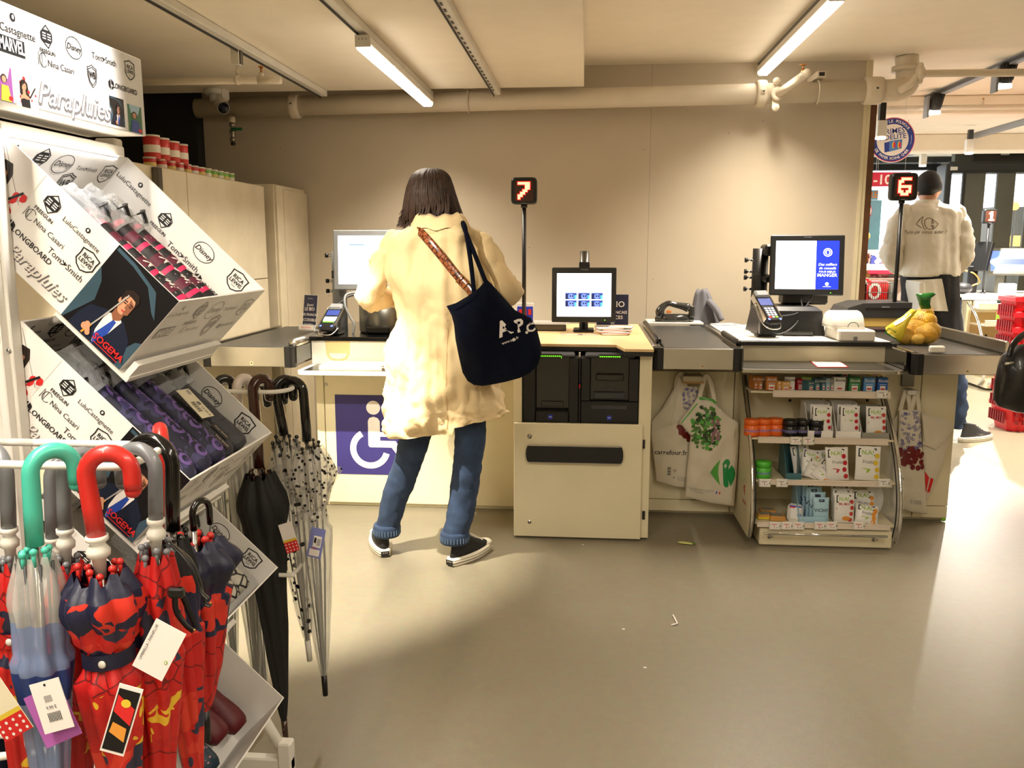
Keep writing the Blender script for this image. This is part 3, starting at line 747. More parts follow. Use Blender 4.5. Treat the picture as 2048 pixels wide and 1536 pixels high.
# ---------------------------------------------------------------- screens
def monitor(name, c, wd, ht, tilt, rz, label, content, frame='black_plastic', bez=.026):
    """c: centre of the screen face; tilt back in degrees; rz turns it"""
    t = thing(name, label, 'screen', c, 'checkout screens')
    M = Matrix.Translation(c) @ Matrix.Rotation(math.radians(rz), 4, 'Z') @ Matrix.Rotation(-math.radians(tilt), 4, 'X')
    m = MB(); m.M = M; m.box(-wd / 2, wd / 2, 0, .035, -ht / 2, ht / 2, frame, .004); m.box(-wd * .35, wd * .35, .035, .06, -ht * .35, ht * .35, frame, .01)
    fr = Fr((0, 0, 0), (1, 0, 0), (0, 0, 1), (0, -1, 0))
    m.text(fr, 'TOSHIBA', 0, ht / 2 - bez * .45, .010, 'grey_plastic')
    m.rect(fr, wd * .32, -ht / 2 + bez * .4, wd * .335, -ht / 2 + bez * .55, 'led_green')
    part('bezel', m, t)
    s = MB(); s.M = M; w2, h2 = wd / 2 - bez, ht / 2 - bez
    s.box(-w2, w2, -.0008, 0, -h2 + .004, h2 - .004, 'screen_white'); content(s, fr, w2, h2 - .004)
    part('screen', s, t, 'lit screen')
    return t, M
def c_mid(s, fr, w, h):
    mat('scr_a', (40, 70, 170), emit=.8); mat('scr_b', (110, 140, 230), emit=.9); mat('scr_c', (20, 34, 96), emit=.6); mat('scr_d', (90, 210, 220), emit=.8)
    for i in range(3):
        for j in range(2):
            u = (i - 1) * w * .48; v = -h * .05 - j * h * .34; a, b = w * .21, h * .145
            s.rect(fr, u - a, v - b, u + a, v + b, 'scr_a', .0014); s.disc(fr, u, v - b * .1, a * .55, b * .85, 'scr_b', .0016, 12)
            s.rect(fr, u - a, v - b, u - a * .5, v + b * .6, 'scr_c', .0018); s.disc(fr, u - a * .1, v, a * .14, b * .3, 'scr_c', .0018, 8); s.disc(fr, u + a * .3, v, a * .14, b * .3, 'scr_c', .0018, 8); s.rect(fr, u + a * .62, v - b, u + a, v + b * .3, 'scr_d', .0018)
    mat('scr_p', (220, 90, 160), emit=.8); s.text(fr, 'H', w * .5, h * .42, .014, 'scr_p', off=.0014)
def c_pos(s, fr, w, h):
    s.rect(fr, w * .28, -h, w, h, 'screen_blue', .0014)
    u = w * .64
    s.disc(fr, u, h * .52, .022, .022, 'screen_white', .0018); s.disc(fr, u, h * .52, .017, .017, 'screen_blue', .0022); s.disc(fr, u, h * .52, .013, .013, 'screen_white', .0026); s.rect(fr, u - .006, h * .52 - .009, u + .006, h * .52 + .009, 'screen_blue', .003)
    s.text(fr, 'Des milliers', u, h * .02, .019, 'screen_white', .004, .3, off=.0018); s.text(fr, 'de conseils', u, -h * .13, .019, 'screen_white', .004, .3, off=.0018)
    s.text(fr, 'POUR MIEUX', u, -h * .28, .014, 'screen_white', .002, off=.0018); s.text(fr, 'MANGER', u, -h * .42, .024, 'screen_white', .01, off=.0018)
    s.disc(fr, u, -h * .78, .009, .009, 'screen_white', .0018); s.rect(fr, u - .02, -h * .9, u + .02, -h * .88, 'screen_white', .0018)
def c_left(s, fr, w, h):
    mat('scr_line', (70, 120, 220), emit=.9)
    s.rect(fr, -w * .62, h * .6, -w * .1, h * .64, 'scr_line', .0014); s.text(fr, 'SELECT', -w * .82, h * .62, .012, 'scr_line', off=.0014)
c = at(1168, 590, y=4.47)
t, M = monitor('monitor', c, .335, .285, 4, 2, 'small monitor showing six blue pictures, on a pole on the wooden top', c_mid)
m = MB(); m.tube([(c.x, c.y + .09, .914), (c.x, c.y + .09, at(1167, 502, y=4.55).z)], .024, 'steel_dark', 18); m.box(c.x - .028, c.x + .028, c.y + .035, c.y + .12, c.z + .08, c.z + .17, 'black_plastic', .004); part('pole', m, t)
m = MB(); m.box(c.x - .055, c.x + .055, c.y + .03, c.y + .17, .9005, .914, 'black_plastic', .004); part('base', m, t)

c = at(1614, 530, y=4.55)
t, M = monitor('pos_monitor', c, .365, .31, 9, -6, 'large payment screen with a white and a blue half, on the lane 6 counter', c_pos)
a = at(1519, 560, y=4.75)
m = MB(); m.tube([(a.x, a.y, .905), (a.x, a.y, at(1519, 497, y=4.75).z)], .042, 'black_plastic', 20)
m.lathe([(.042, -.003), (.045, 0), (.042, .003)], (a.x, a.y, 1.2), 'black_gloss', 20)
for py in (520, 543, 555, 578):
    z = at(1500, py, y=4.75).z; m.tube([(a.x - .04, a.y, z), (a.x - .07, a.y, z)], .007, 'chrome', 10); m.tube([(a.x - .07, a.y, z), (a.x - .083, a.y, z)], .013, 'black_plastic', 12)
m.box(a.x, a.x + .1, a.y - .12, a.y + .02, 1.3, 1.36, 'black_plastic', .01); m.box(a.x, a.x + .1, a.y - .12, a.y + .02, 1.16, 1.2, 'black_plastic', .01)
part('column', m, t)
m = MB(); x0, x1 = at(1512, 670, y=4.42).x, at(1648, 670, y=4.42).x; zt = at(1600, 612, y=4.5).z
m.loft([[(x0, 4.4, .9025), (x1, 4.4, .9025), (x1, 4.72, .9025), (x0, 4.72, .9025)], [(x0 + .02, 4.42, zt - .02), (x1 - .015, 4.42, zt - .02), (x1 - .02, 4.7, zt - .02), (x0 + .02, 4.7, zt - .02)], [(x0 + .04, 4.45, zt), (x1 - .04, 4.45, zt), (x1 - .04, 4.68, zt), (x0 + .04, 4.68, zt)]], 'black_plastic', smooth=False)
m.box(x0 + .13, x1 - .06, 4.385, 4.42, .905, .93, 'black_gloss', .004); m.box(c.x - .1, c.x + .13, 4.6, 4.72, zt, zt + .1, 'black_plastic', .01)
part('base', m, t, 'black plastic base')
m = MB()
for off, sag in ((0, .1), (.02, .14)):
    pts = smooth_pts([at(1700 - 100 + off * 100, 590, y=4.56), at(1604, 620, y=4.5), at(1590, 650, y=4.38), at(1560, 668, y=4.34), at(1530, 660, y=4.36)] if off == 0 else [at(1625, 592, y=4.56), at(1610, 615, y=4.5), at(1590, 628, y=4.4), at(1555, 632, y=4.36), at(1538, 622, y=4.36)], 8)
    m.tube(pts, .004, 'dark_grey_plastic', 8)
part('cable', m, t)

c = at(735, 520, y=4.55)
t, M = monitor('pos_monitor', c, .37, .32, 4, 4, 'grey payment screen with a white page, half hidden by the woman', c_left, 'grey_plastic', .026)
a = at(678, 545, y=4.68)
m = MB(); m.tube([(a.x, a.y, .901), (a.x, a.y, at(678, 503, y=4.68).z)], .04, 'grey_plastic', 20); m.lathe([(.04, -.02), (.042, -.02), (.042, .02), (.04, .02)], (a.x, a.y, a.z - .01), 'black_plastic', 20)
for py in (511, 562, 582):
    z = at(660, py, y=4.68).z; m.tube([(a.x - .035, a.y, z), (a.x - .06, a.y, z)], .008, 'chrome', 10); m.tube([(a.x - .06, a.y, z), (a.x - .075, a.y, z)], .012, 'black_plastic', 12)
m.box(a.x, a.x + .1, a.y - .1, a.y + .03, c.z - .1, c.z + .08, 'grey_plastic', .01)
part('column', m, t)
m = MB(); q = at(765, 640, y=4.4); m.lathe([(.15, 0), (.155, .01), (.155, .15), (.15, .158), (.12, .16)], (q.x + .02, 4.46, .901), 'steel_dark', 40); m.box(q.x - .06, q.x + .06, 4.295, 4.32, .905, .94, 'black_gloss', .006)
part('base', m, t, 'dark grey drum shaped base')
m = MB(); m.tube(smooth_pts([at(740, 585, y=4.55), at(700, 592, y=4.45), at(688, 600, y=4.4), at(672, 612, y=4.35)], 6), .005, 'black_rubber', 8)
m.tube(smooth_pts([at(714, 584, y=4.4), at(692, 590, y=4.36), at(690, 610, y=4.33), at(698, 630, y=4.33), at(708, 649, y=4.33), at(706, 668, y=4.33)], 6), .006, 'grey_plastic', 8); part('cable', m, t)

def card_terminal(c, rz, tilt, label, s=1.0, keys=True):
    t = thing('card_terminal', label, 'card terminal', (c.x, c.y, .901), 'card terminals')
    M = Matrix.Translation(c) @ Matrix.Rotation(math.radians(rz), 4, 'Z') @ Matrix.Rotation(math.radians(tilt), 4, 'X') @ Matrix.Scale(s, 4)
    m = MB(); m.M = M; m.box(-.042, .042, -.1, .075, -.035, 0, 'black_plastic', .012); m.box(-.036, .036, .055, .1, -.03, .012, 'grey_plastic', .008); m.box(-.046, -.041, -.08, .08, -.028, .002, 'chrome', .002); m.box(.041, .046, -.08, .08, -.028, .002, 'chrome', .002)
    part('housing', m, t)
    fr = Fr((0, 0, 0.0005), (1, 0, 0), (0, 1, 0)); m = MB(); m.M = M
    m.rect(fr, -.034, .005, .034, .05, 'screen_dark')
    if keys:
        for r in range(4):
            for k in range(3): m.rect(fr, -.024 + k * .018, -.02 - r * .014, -.012 + k * .018, -.012 - r * .014, 'screen_white', .001)
        m.rect(fr, -.024, -.076, -.012, -.068, 'led_red', .001); m.rect(fr, -.006, -.076, .006, -.068, 'led_pale', .001); m.rect(fr, .012, -.076, .024, -.068, 'led_green', .001)
    else:
        for k in range(3): m.rect(fr, -.032 + k * .023, -.045, -.012 + k * .023, -.008, 'screen_white', .001)
        m.rect(fr, -.03, -.054, .03, -.05, 'led_green', .001)
    for u in (-.03, .03): m.disc(fr, u, -.086, .006, .006, 'led_blue', .0015, 10)
    part('keypad', m, t, 'lit keypad')
    m = MB(); m.box(c.x - .03, c.x + .03, c.y + .0, c.y + .06, .902, c.z - .03, 'black_plastic', .006); m.box(c.x - .045, c.x + .045, c.y - .02, c.y + .09, .9015, .912, 'black_plastic', .004)
    m.tube(smooth_pts([M @ Vector((-.05, .03, -.01)), M @ Vector((-.05, -.06, -.03)), M @ Vector((-.03, -.115, -.03)), M @ Vector((.03, -.115, -.03)), M @ Vector((.05, -.06, -.03))], 5), .004, 'chrome', 8)
    part('stand', m, t)
card_terminal(at(1535, 612, y=4.34), 22, 42, 'card terminal with a full keypad, tilted on the lane 6 counter', 1.05)
card_terminal(at(663, 632, y=4.27), -6, 32, 'card terminal with three lit fields beside the small bio sign', 1.0, False)

# receipt printer
t = thing('receipt_printer', 'white receipt printer with rounded cover, left of the potato bag', 'printer', at(1705, 680, y=4.3))
x0, x1 = at(1665, 680, y=4.2).x, at(1745, 680, y=4.2).x
m = MB(); m.box(x0 + .02, x1, 4.16, 4.42, .902, .955, 'light_plastic', .006); part('body', m, t)
m = MB(); rings = []
for x in (x0 + .0, x0 + .01, x1 - .045, x1 - .035):
    s = .93 if x in (x0, x1 - .035) else 1
    rings.append([(x, 4.31 + s * .1 * math.cos(a), .955 + s * .085 * math.sin(a)) for a in [PI * i / 14 for i in range(15)]])
m.loft(rings, 'light_plastic', closed=True); m.ring(Fr(((x0 + x1) / 2, 4.205, .965), (1, 0, 0), (0, 0, 1), (0, -1, 0)), 0, 0, .025, .025, .004, 'grey_plastic', .004, 16, 0, PI); part('cover', m, t)
m = MB(); m.box((x0 + x1) / 2 - .008, (x0 + x1) / 2 + .01, 4.158, 4.161, .905, .925, 'grey_plastic'); part('button', m, t)

# barcode scanner on cradle
mat('cradle_dark', (44, 44, 42), .2, coat=.5)
t = thing('barcode_scanner', 'dark handheld barcode scanner lying in its cradle behind the centre conveyor', 'scanner', at(1350, 650, y=5.05))
c = at(1350, 645, y=5.05); X = lambda px, py, dy=0: at(px, py, y=5.05 + dy)
m = MB(); m.box(X(1295, 650).x, X(1405, 650).x, 5.0, 5.25, .9, .912, 'light_plastic', .002); m.loft([[(p[0] + (c.x - p[0]) * k, 5.07 + dy * (1 - k), z) for p, dy in (((X(1311, 640).x, 0), 0), ((X(1330, 640).x, 0), -.045), ((X(1370, 640).x, 0), -.045), ((X(1388, 640).x, 0), 0), ((X(1370, 640).x, 0), .045), ((X(1330, 640).x, 0), .045))] for k, z in ((0, .912), (-.03, .925), (.02, .945), (.25, .958))], 'cradle_dark'); part('cradle', m, t)
m = MB(); m.tube(smooth_pts([X(1318, 635), X(1322, 618), X(1336, 607), X(1352, 610), X(1368, 613), X(1381, 617)], 5), [.018, .02, .024, .027, .026, .023, .022, .02, .018, .017, .017, .017, .017, .017, .017, .017, .018, .019, .02, .021, .022, .024, .026, .026, .02, .012], 'cradle_dark', 14)
m.tube(smooth_pts([X(1383, 612), X(1383, 620), X(1383, 634)], 4), .018, 'cradle_dark', 10); part('scanner_body', m, t)
mat('orange', (230, 130, 40), .4)
m = MB(); m.box(X(1333, 623).x, X(1342, 623).x, 5.04, 5.06, X(1340, 626).z, X(1340, 621).z, 'orange', .002); part('trigger', m, t, 'orange trigger')
# garment over a chair back
mat('grey_cloth', (104, 104, 112), .85, bump=.3, bscale=400, sheen=.2)
t = thing('draped_jacket', 'grey jacket draped over a chair back behind the centre conveyor', 'jacket', (at(1412, 640, y=5.2).x, 5.2, .0))
def fj(u, v):
    # over the back: u across, v down the front
    xl, xr = at(1384 - 8 * v * 0, 640, y=5.2).x, at(1446, 640, y=5.2).x
    wv = (v if v < .5 else .5) * 2
    top = at(1404, 580, y=5.2).z; bot = .55
    x0 = at(1392, 600, y=5.2).x - .04 * wv; x1 = at(1422, 600, y=5.2).x + .10 * wv
    x = x0 + (x1 - x0) * u
    z = top - (top - bot) * wv ** 1.3 - .03 * (2 * u - 1) ** 2
    y = 5.2 + (-.05 - .05 * wv if v > 0 else 0) + .02 * math.sin(u * 15 + v * 2) * wv
    return (x, y, z)
m = MB(); n = 24; rings = []
for i in range(n + 1):
    f = i / n; zt = at(1404, 580, y=5.2).z; z = zt - f * (zt - .6); hw = .03 + .085 * min(1, f * 1.4) ** .7; cxx = at(1404 + 16 * f, 600, y=5.2).x
    rings.append([(cxx + hw * math.cos(a) * (1 + .06 * math.sin(5 * a + f * 3)), 5.2 + (.03 + .05 * f) * math.sin(a) * (1 + .15 * math.sin(7 * a)), z + .01 * math.sin(3 * a)) for a in [2 * PI * k / 40 for k in range(40)]])
m.loft(rings, 'grey_cloth'); part('cloth', m, t)
m = MB(); q = at(1430, 625, y=5.13); m.tube(smooth_pts([at(1416, 600, y=5.14), at(1432, 618, y=5.13), at(1443, 640, y=5.13)], 5), [.03, .034, .036, .037, .038, .038, .038, .038, .038, .038, .036], 'grey_cloth', 14, flat=.5); part('sleeve', m, t)
t = thing('office_chair', 'chair under the draped grey jacket, mostly hidden by the counter', 'chair', (at(1412, 640, y=5.25).x, 5.3, 0))
x = ROOT[t.name].x
m = MB(); m.box(x - .2, x + .2, 5.1, 5.5, .44, .5, 'black_rubber', .02); part('seat', m, t)
m = MB(); m.box(x - .04, x + .04, 5.2, 5.23, .5, .98, 'black_plastic', .01); part('backrest', m, t)
m = MB(); m.tube([(x, 5.3, .06), (x, 5.3, .44)], .025, 'steel_dark', 12); part('column', m, t)
for k in range(5):
    a = 2 * PI * k / 5; m = MB(); m.tube([(x, 5.3, .08), (x + .25 * math.cos(a), 5.3 + .25 * math.sin(a), .05)], .018, 'black_plastic', 8); m.ball((x + .25 * math.cos(a), 5.3 + .25 * math.sin(a), .028), .028, 'black_plastic', 10, 6); part('leg', m, t)

# small things on the wooden top
def bio_sign(c, w, h, rz, lines, label, base=True):
    t = thing('counter_sign', label, 'sign', (c[0], c[1], c[2]), 'small navy counter signs')
    M = Matrix.Translation(c) @ Matrix.Rotation(math.radians(rz), 4, 'Z') @ Matrix.Rotation(math.radians(-8), 4, 'X')
    fr = Fr((0, -.0021, 0), (1, 0, 0), (0, 0, 1), (0, -1, 0))
    m = MB(); m.M = M; m.box(-w / 2, w / 2, 0, .002, .02, h, 'navy', .001); m.box(-w / 2 - .002, w / 2 + .002, .002, .003, .018, h + .002, 'light_plastic')
    for s, v, sz, b, sh in lines: m.text(fr, s, 0, v * h, sz, 'sign_white', b, sh)
    part('card', m, t)
    m = MB(); m.M = M; m.box(-w / 2 - .01, w / 2 + .01, -.018, -.008, -.004, .03, 'acrylic'); m.box(-w / 2 - .01, w / 2 + .01, -.012, .012, 0.001, .006, 'acrylic'); m.box(-w / 2 - .005, w / 2 + .005, -.02, -.0185, .002, .026, 'sign_white'); fr2 = Fr((0, -.0205, 0), (1, 0, 0), (0, 0, 1), (0, -1, 0)); m.text(fr2, 'carte de fidelite', 0, .014, .012, 'red'); part('holder', m, t, 'clear acrylic holder')
L = [('Act for Food', .9, .007, 0, 0), ('Quand', .72, .018, .004, .3), ('LE BIO', .6, .026, .012, 0), ('100% FRANCAIS', .44, .019, .01, 0), ('ACCESSIBLE', .29, .021, .01, 0), ('PRIX CARREFOUR', .17, .008, 0, 0)]
q = at(617, 652, y=4.5)
bio_sign((q.x, 4.5, .9), .1, .19, -28, L, 'small navy sign about organic food beside the left card terminal')
q = at(1236, 650, y=4.62)
bio_sign((q.x - .03, 4.62, .9), .17, .195, 0, [('LE BIO', .72, .045, .012, 0), ('100% FRANCAIS', .5, .022, .01, 0), ('SOURCES', .36, .026, .01, 0), ('88', .22, .02, .006, 0)], 'navy counter sign partly hidden behind the small monitor')
t = thing('card_holder', 'clear holder with small loyalty cards behind the tote bag', 'card holder', (at(1046, 640, y=4.6).x, 4.6, .9))
q = ROOT[t.name]
m = MB(); m.box(q.x - .035, q.x + .06, 4.58, 4.6, .901, 1.05, 'acrylic', .003); part('holder', m, t)
m = MB(); m.box(q.x - .03, q.x + .055, 4.577, 4.58, .95, 1.03, 'screen_dark' if 0 else 'badge_blue', .001)
for i in range(3): m.box(q.x - .02 + i * .025, q.x - .004 + i * .025, 4.575, 4.5775, .965 + .01 * i, 1.015, 'red')
part('card', m, t)
m = MB(); q = at(1096, 655, y=4.62); m.box(q.x - .1, q.x + .1, 4.55, 4.7, .901, .935, 'black_gloss', .004); solo('coupon_tray', m, 'low dark glossy tray on the wooden top, left of the small monitor', 'tray')
m = MB(); q = at(1096, 655, y=4.62); m.box(q.x - .1, q.x + .12, 4.55, 4.72, .9352, .945, 'acrylic', .002); solo('acrylic_lid', m, 'clear acrylic lid lying on the dark tray', 'lid')
mat('print_red', (190, 60, 50), .5); mat('print_mix', (200, 170, 150), .5)
k = 0
for (px, py, w_, dz, rz) in ((1228, 668, .13, 0, 3), (1232, 665, .15, 1, -6), (1222, 662, .14, 2, 8), (1236, 658, .15, 3, -3), (1218, 656, .13, 4, 10), (1243, 652, .12, 5, -8)):
    q = at(px, 662, z=.9); m = MB()
    m.M = Matrix.Translation((at(px, 660, y=4.42).x, 4.42 + .008 * k, .9015 + dz * .0065)) @ Matrix.Rotation(math.radians(rz), 4, 'Z')
    m.box(-w_ / 2, w_ / 2, -.06, .06, 0, .006, 'paper_white' if 'paper_white' in MATS else mat('paper_white', (238, 232, 226), .6).name, .001); m.box(-w_ / 2 - .0004, w_ / 2 + .0004, -.0604, .0604, .002, .004, 'print_red' if k % 2 else 'print_mix')
    if k == 5: m.box(-w_ / 2, w_ / 2, -.0612, -.0602, .0, .006, 'sign_white')
    fr = Fr((0, 0, .0061), (1, 0, 0), (0, 1, 0)); m.rect(fr, -w_ / 2 + .01, .01, w_ / 2 - .01, .05, 'print_mix'); m.text(fr, 'Carrefour', -.01, -.03, .02, 'print_red')
    solo('leaflet', m, 'printed leaflet in the small pile right of the monitor, ' + ['lowest of the pile', 'second from the bottom', 'third from the bottom', 'third from the top', 'second from the top', 'topmost of the pile'][k], 'leaflet', 'leaflets beside the small monitor'); k += 1
m = MB(); q = at(1160, 670, z=.9); m.box(q.x - .1, q.x + .09, q.y - .03, q.y + .03, .9005, .903, 'acrylic'); m.box(q.x - .01, q.x + .012, q.y - .012, q.y + .01, .903, .905, 'print_grey'); solo('clear_strip', m, 'thin clear strip lying in front of the small monitor', 'strip')
for i, (px, py) in enumerate(((1470, 655), (1482, 662), (1450, 648))):
    q = at(px, py, z=.905); m = MB(); m.M = Matrix.Translation((q.x, q.y, .902 + .0012 * i)) @ Matrix.Rotation(.3 * i - .2, 4, 'Z'); m.box(-.07, .07, -.05, .05, 0, .001, 'paper_white'); m.box(-.05, .04, -.03, .03, .001, .0012, 'print_mix')
    solo('receipt', m, ['loose paper beside the lane 6 card terminal', 'paper slip nearest the lane 6 counter edge', 'paper sheet farthest back beside the centre conveyor'][i], 'paper', 'loose papers on the lane 6 counter')
m = MB(); q = at(1897, 703, z=.9); m.box(q.x - .03, q.x + .035, 3.925, 3.955, .8785, .91, 'light_plastic', .006); solo('belt_stop', m, 'small cream plastic block at the front of the lane 6 belt', 'block')
# grey and yellow coin box behind the printer
t = thing('coin_counter', 'low dark grey and yellow machine behind the receipt printer', 'machine', (at(1730, 650, y=5.0).x, 5.0, .9))
x0, x1 = at(1680, 640, y=5.0).x, at(1797, 640, y=5.0).x
m = MB(); pr = [(x0, .975), (x0 + .02, 1.01), (x0 + .1, 1.035), (x1 + .04, 1.04), (x1 + .04, .955), (x0 + .02, .955)]
m.prism([(x, 4.92, z) for x, z in pr], (0, .3, 0), 'dark_grey_plastic'); m.box(x0 + .11, x1 + .03, 4.915, 4.921, 1.005, 1.009, 'black_plastic'); m.box(x0 + .2, x0 + .24, 4.91, 4.921, 1.012, 1.018, 'grey_plastic'); part('lid', m, t)
mat('yellow_plastic', (232, 196, 110), .45)
m = MB(); m.box(x0 + .1, x1 + .04, 4.93, 5.2, .9, .9548, 'yellow_plastic', .006); part('body', m, t, 'yellow body')
# ---------------------------------------------------------------- sweets rack
t = thing('sweets_rack', 'curved cream and chrome sweets rack with four shelves in front of lane 6', 'rack', (1.08, 3.95, 0))
PROF = [(4.16, .735), (4.1, .67), (4.02, .59), (3.93, .5), (3.86, .41), (3.81, .31), (3.785, .22), (3.785, .12), (3.82, .03)]
PR = smooth_pts([(0, y, z) for y, z in PROF], 5)
for x, nm in ((.752, 'left'), (1.398, 'right')):
    m = MB(); pts = [(x, p.y, p.z) for p in PR] + [(x, 4.2, .02), (x, 4.2, .735)]
    if nm == 'left':
        m.prism(pts, (.012, 0, 0), 'cream_panel')
        fr = Fr((x, 3.94, .2), (0, -1, 0), (0, 0, 1), (-1, 0, 0))
        m.ring(fr, 0, 0, .055, .075, .0015, 'print_grey'); 
        m.poly(fr, [(-.03, .03), (-.012, .045), (-.012, -.0), (-.03, .03)], 'red'); m.poly(fr, [(-.008, .045), (.012, .045), (.006, .03), (.014, .022), (.006, .012), (.014, 0), (-.008, 0)], 'red')
        m.text(fr, 'market', 0, -.035, .03, 'red', .01)
        part('side_panel', m, t)
    else:
        m.prism(pts, (.004, 0, 0), 'acrylic'); part('side_panel', m, t, 'clear side panel')
    m = MB(); m.tube([(x + .006, p.y - .008, p.z) for p in PR], .0085, 'chrome', 10); m.tube([(x + .02 if nm == 'left' else x - .012, p.y - .004, p.z) for p in PR], .003, 'black_rubber', 6); part('curved_tube', m, t, 'chrome edge tube')
m = MB(); m.box(.766, 1.397, 4.185, 4.215, .02, .78, 'cream_panel', .001)
for px in (1580, 1642, 1735):
    q = at(px, 801, y=4.18); m.box(q.x - .006, q.x + .006, 4.18, 4.186, q.z - .006, q.z + .006, 'print_black')
part('back_panel', m, t)
SH = []
mat('price_rail', (226, 212, 196), .25, coat=.3)
for k, (pl, pr_, pt, pb, y) in enumerate(((1546, 1780, 780, 797, 3.97), (1516, 1776, 873, 890, 3.89), (1517, 1783, 958, 974, 3.82), (1514, 1780, 1043, 1060, 3.79))):
    a, b = at(pl, pt, y=y), at(pr_, pb, y=y); zt, zb = a.z, b.z; SH.append((y, zt - .006, a.x, b.x))
    m = MB(); x0 = .766; x1 = 1.396
    m.box(x0, x1, y + .01, 4.184, zt - .016, zt - .008, 'cream_panel', .001); part('shelf', m, t)
    m = MB(); m.box(a.x, min(b.x, 1.395), y - .004, y + .008, zb, zt, 'price_rail', .002); m.box(a.x, min(b.x, 1.395), y - .007, y - .0042, zt - .004, zt, 'price_rail'); m.box(a.x, min(b.x, 1.395), y - .008, y - .0042, zb, zb + .005, 'price_rail')
    part('price_rail', m, t)
    tags = [[1764], [1592, 1617], [1530, 1564, 1768], [1550, 1574, 1597, 1640, 1663, 1718]][k]
    for i, px in enumerate(tags):
        q = at(px, (pt + pb) / 2, y=y - .01); m = MB()
        m.box(q.x - .026, q.x + .026, y - .014, y - .0085, q.z - .019, q.z + .019, 'light_plastic', .003)
        fr = Fr((q.x, y - .0142, q.z), (1, 0, 0), (0, 0, 1), (0, -1, 0)); m.rect(fr, -.02, -.014, .016, .014, 'paper_white'); m.rect(fr, .019, -.004, .022, .004, 'print_black'); m.rect(fr, -.016, .006, .008, .009, 'print_grey' if k < 3 else 'red', .001); m.text(fr, '2.' if i % 2 else '1.', -.002 if k else .006, -.003, .018, 'print_black' if (k != 3 and k != 1) else 'print_red', .01, off=.001); m.text(fr, '95' if i % 2 else '39', .009, -.006, .008, 'print_black', off=.001)
        part('price_tag', m, t, 'small electronic price tag')
m = MB(); x0, x1 = .80, 1.385; m.box(x0, x1, 3.8, 4.18, .004, .085, 'cream_panel', .004); part('base', m, t)
m = MB(); za = at(1650, 1070, y=3.75).z; m.tube([(at(1527, 1070, y=3.75).x, 3.75, za), (at(1775, 1069, y=3.75).x, 3.75, za)], .006, 'chrome', 10)
for px in (1541, 1751):
    x = at(px, 1080, y=3.77).x; m.tube([(x, 3.75, za), (x, 3.755, za - .015), (x, 3.8, za - .03)], .006, 'chrome', 8); m.lathe([(.0, -.004), (.009, -.004), (.009, .002)], (x, 3.798, za - .03), 'chrome', 10, 'y')
part('bumper_rail', m, t, 'chrome bumper rail')

def box_pack(px, w_, h, d, row, colm, label, dy=0.0, dz=0.0, rot=0.0, word='Ricola', group='small boxes of sweets on the top shelf', lay=0):
    y, zt, _, _ = SH[row]; y = y + .02 + dy; x = at(px, 780, y=y).x if row == 0 else at(px, 1050, y=y).x
    m = MB(); m.M = Matrix.Translation((x, y, zt + .0005 + dz)) @ Matrix.Rotation(math.radians(rot), 4, 'Z') @ Matrix.Rotation(math.radians(lay), 4, 'X')
    m.box(-w_ / 2, w_ / 2, 0, d, 0, h, colm, .0015)
    fr = Fr((0, 0, 0), (1, 0, 0), (0, 0, 1), (0, -1, 0)); m.text(fr, word, 0, h * .78, h * .27, 'sign_white' if colm != 'pk_white' else 'print_black', .01, .2)
    m.rect(fr, -w_ * .27, h * .06, w_ * .27, h * .42, 'sign_white'); m.rect(fr, -w_ * .2, h * .16, w_ * .2, h * .26, 'red', .001); m.rect(fr, -w_ * .32, h * .5, w_ * .32, h * .54, 'pk_pale', .0008)
    return solo('sweets_box', m, label, 'sweets box', group)
for n_, c_ in (('pk_orange', (190, 118, 52)), ('pk_gold', (212, 158, 84)), ('pk_white', (232, 230, 226)), ('pk_green', (52, 128, 74)), ('pk_lblue', (86, 146, 206)), ('pk_blue', (28, 92, 170)), ('pk_teal', (64, 110, 120)), ('pk_pale', (200, 216, 226)), ('pk_yellow', (226, 196, 60)), ('pk_sky', (168, 206, 226)), ('pk_lime', (150, 190, 60)), ('pk_red', (190, 36, 50)), ('pk_peach', (226, 150, 60)), ('pk_grey', (150, 150, 140)), ('jar_orange', (236, 108, 36)), ('jar_black', (26, 24, 26)), ('jar_green', (84, 190, 60))): mat(n_, c_, .32)
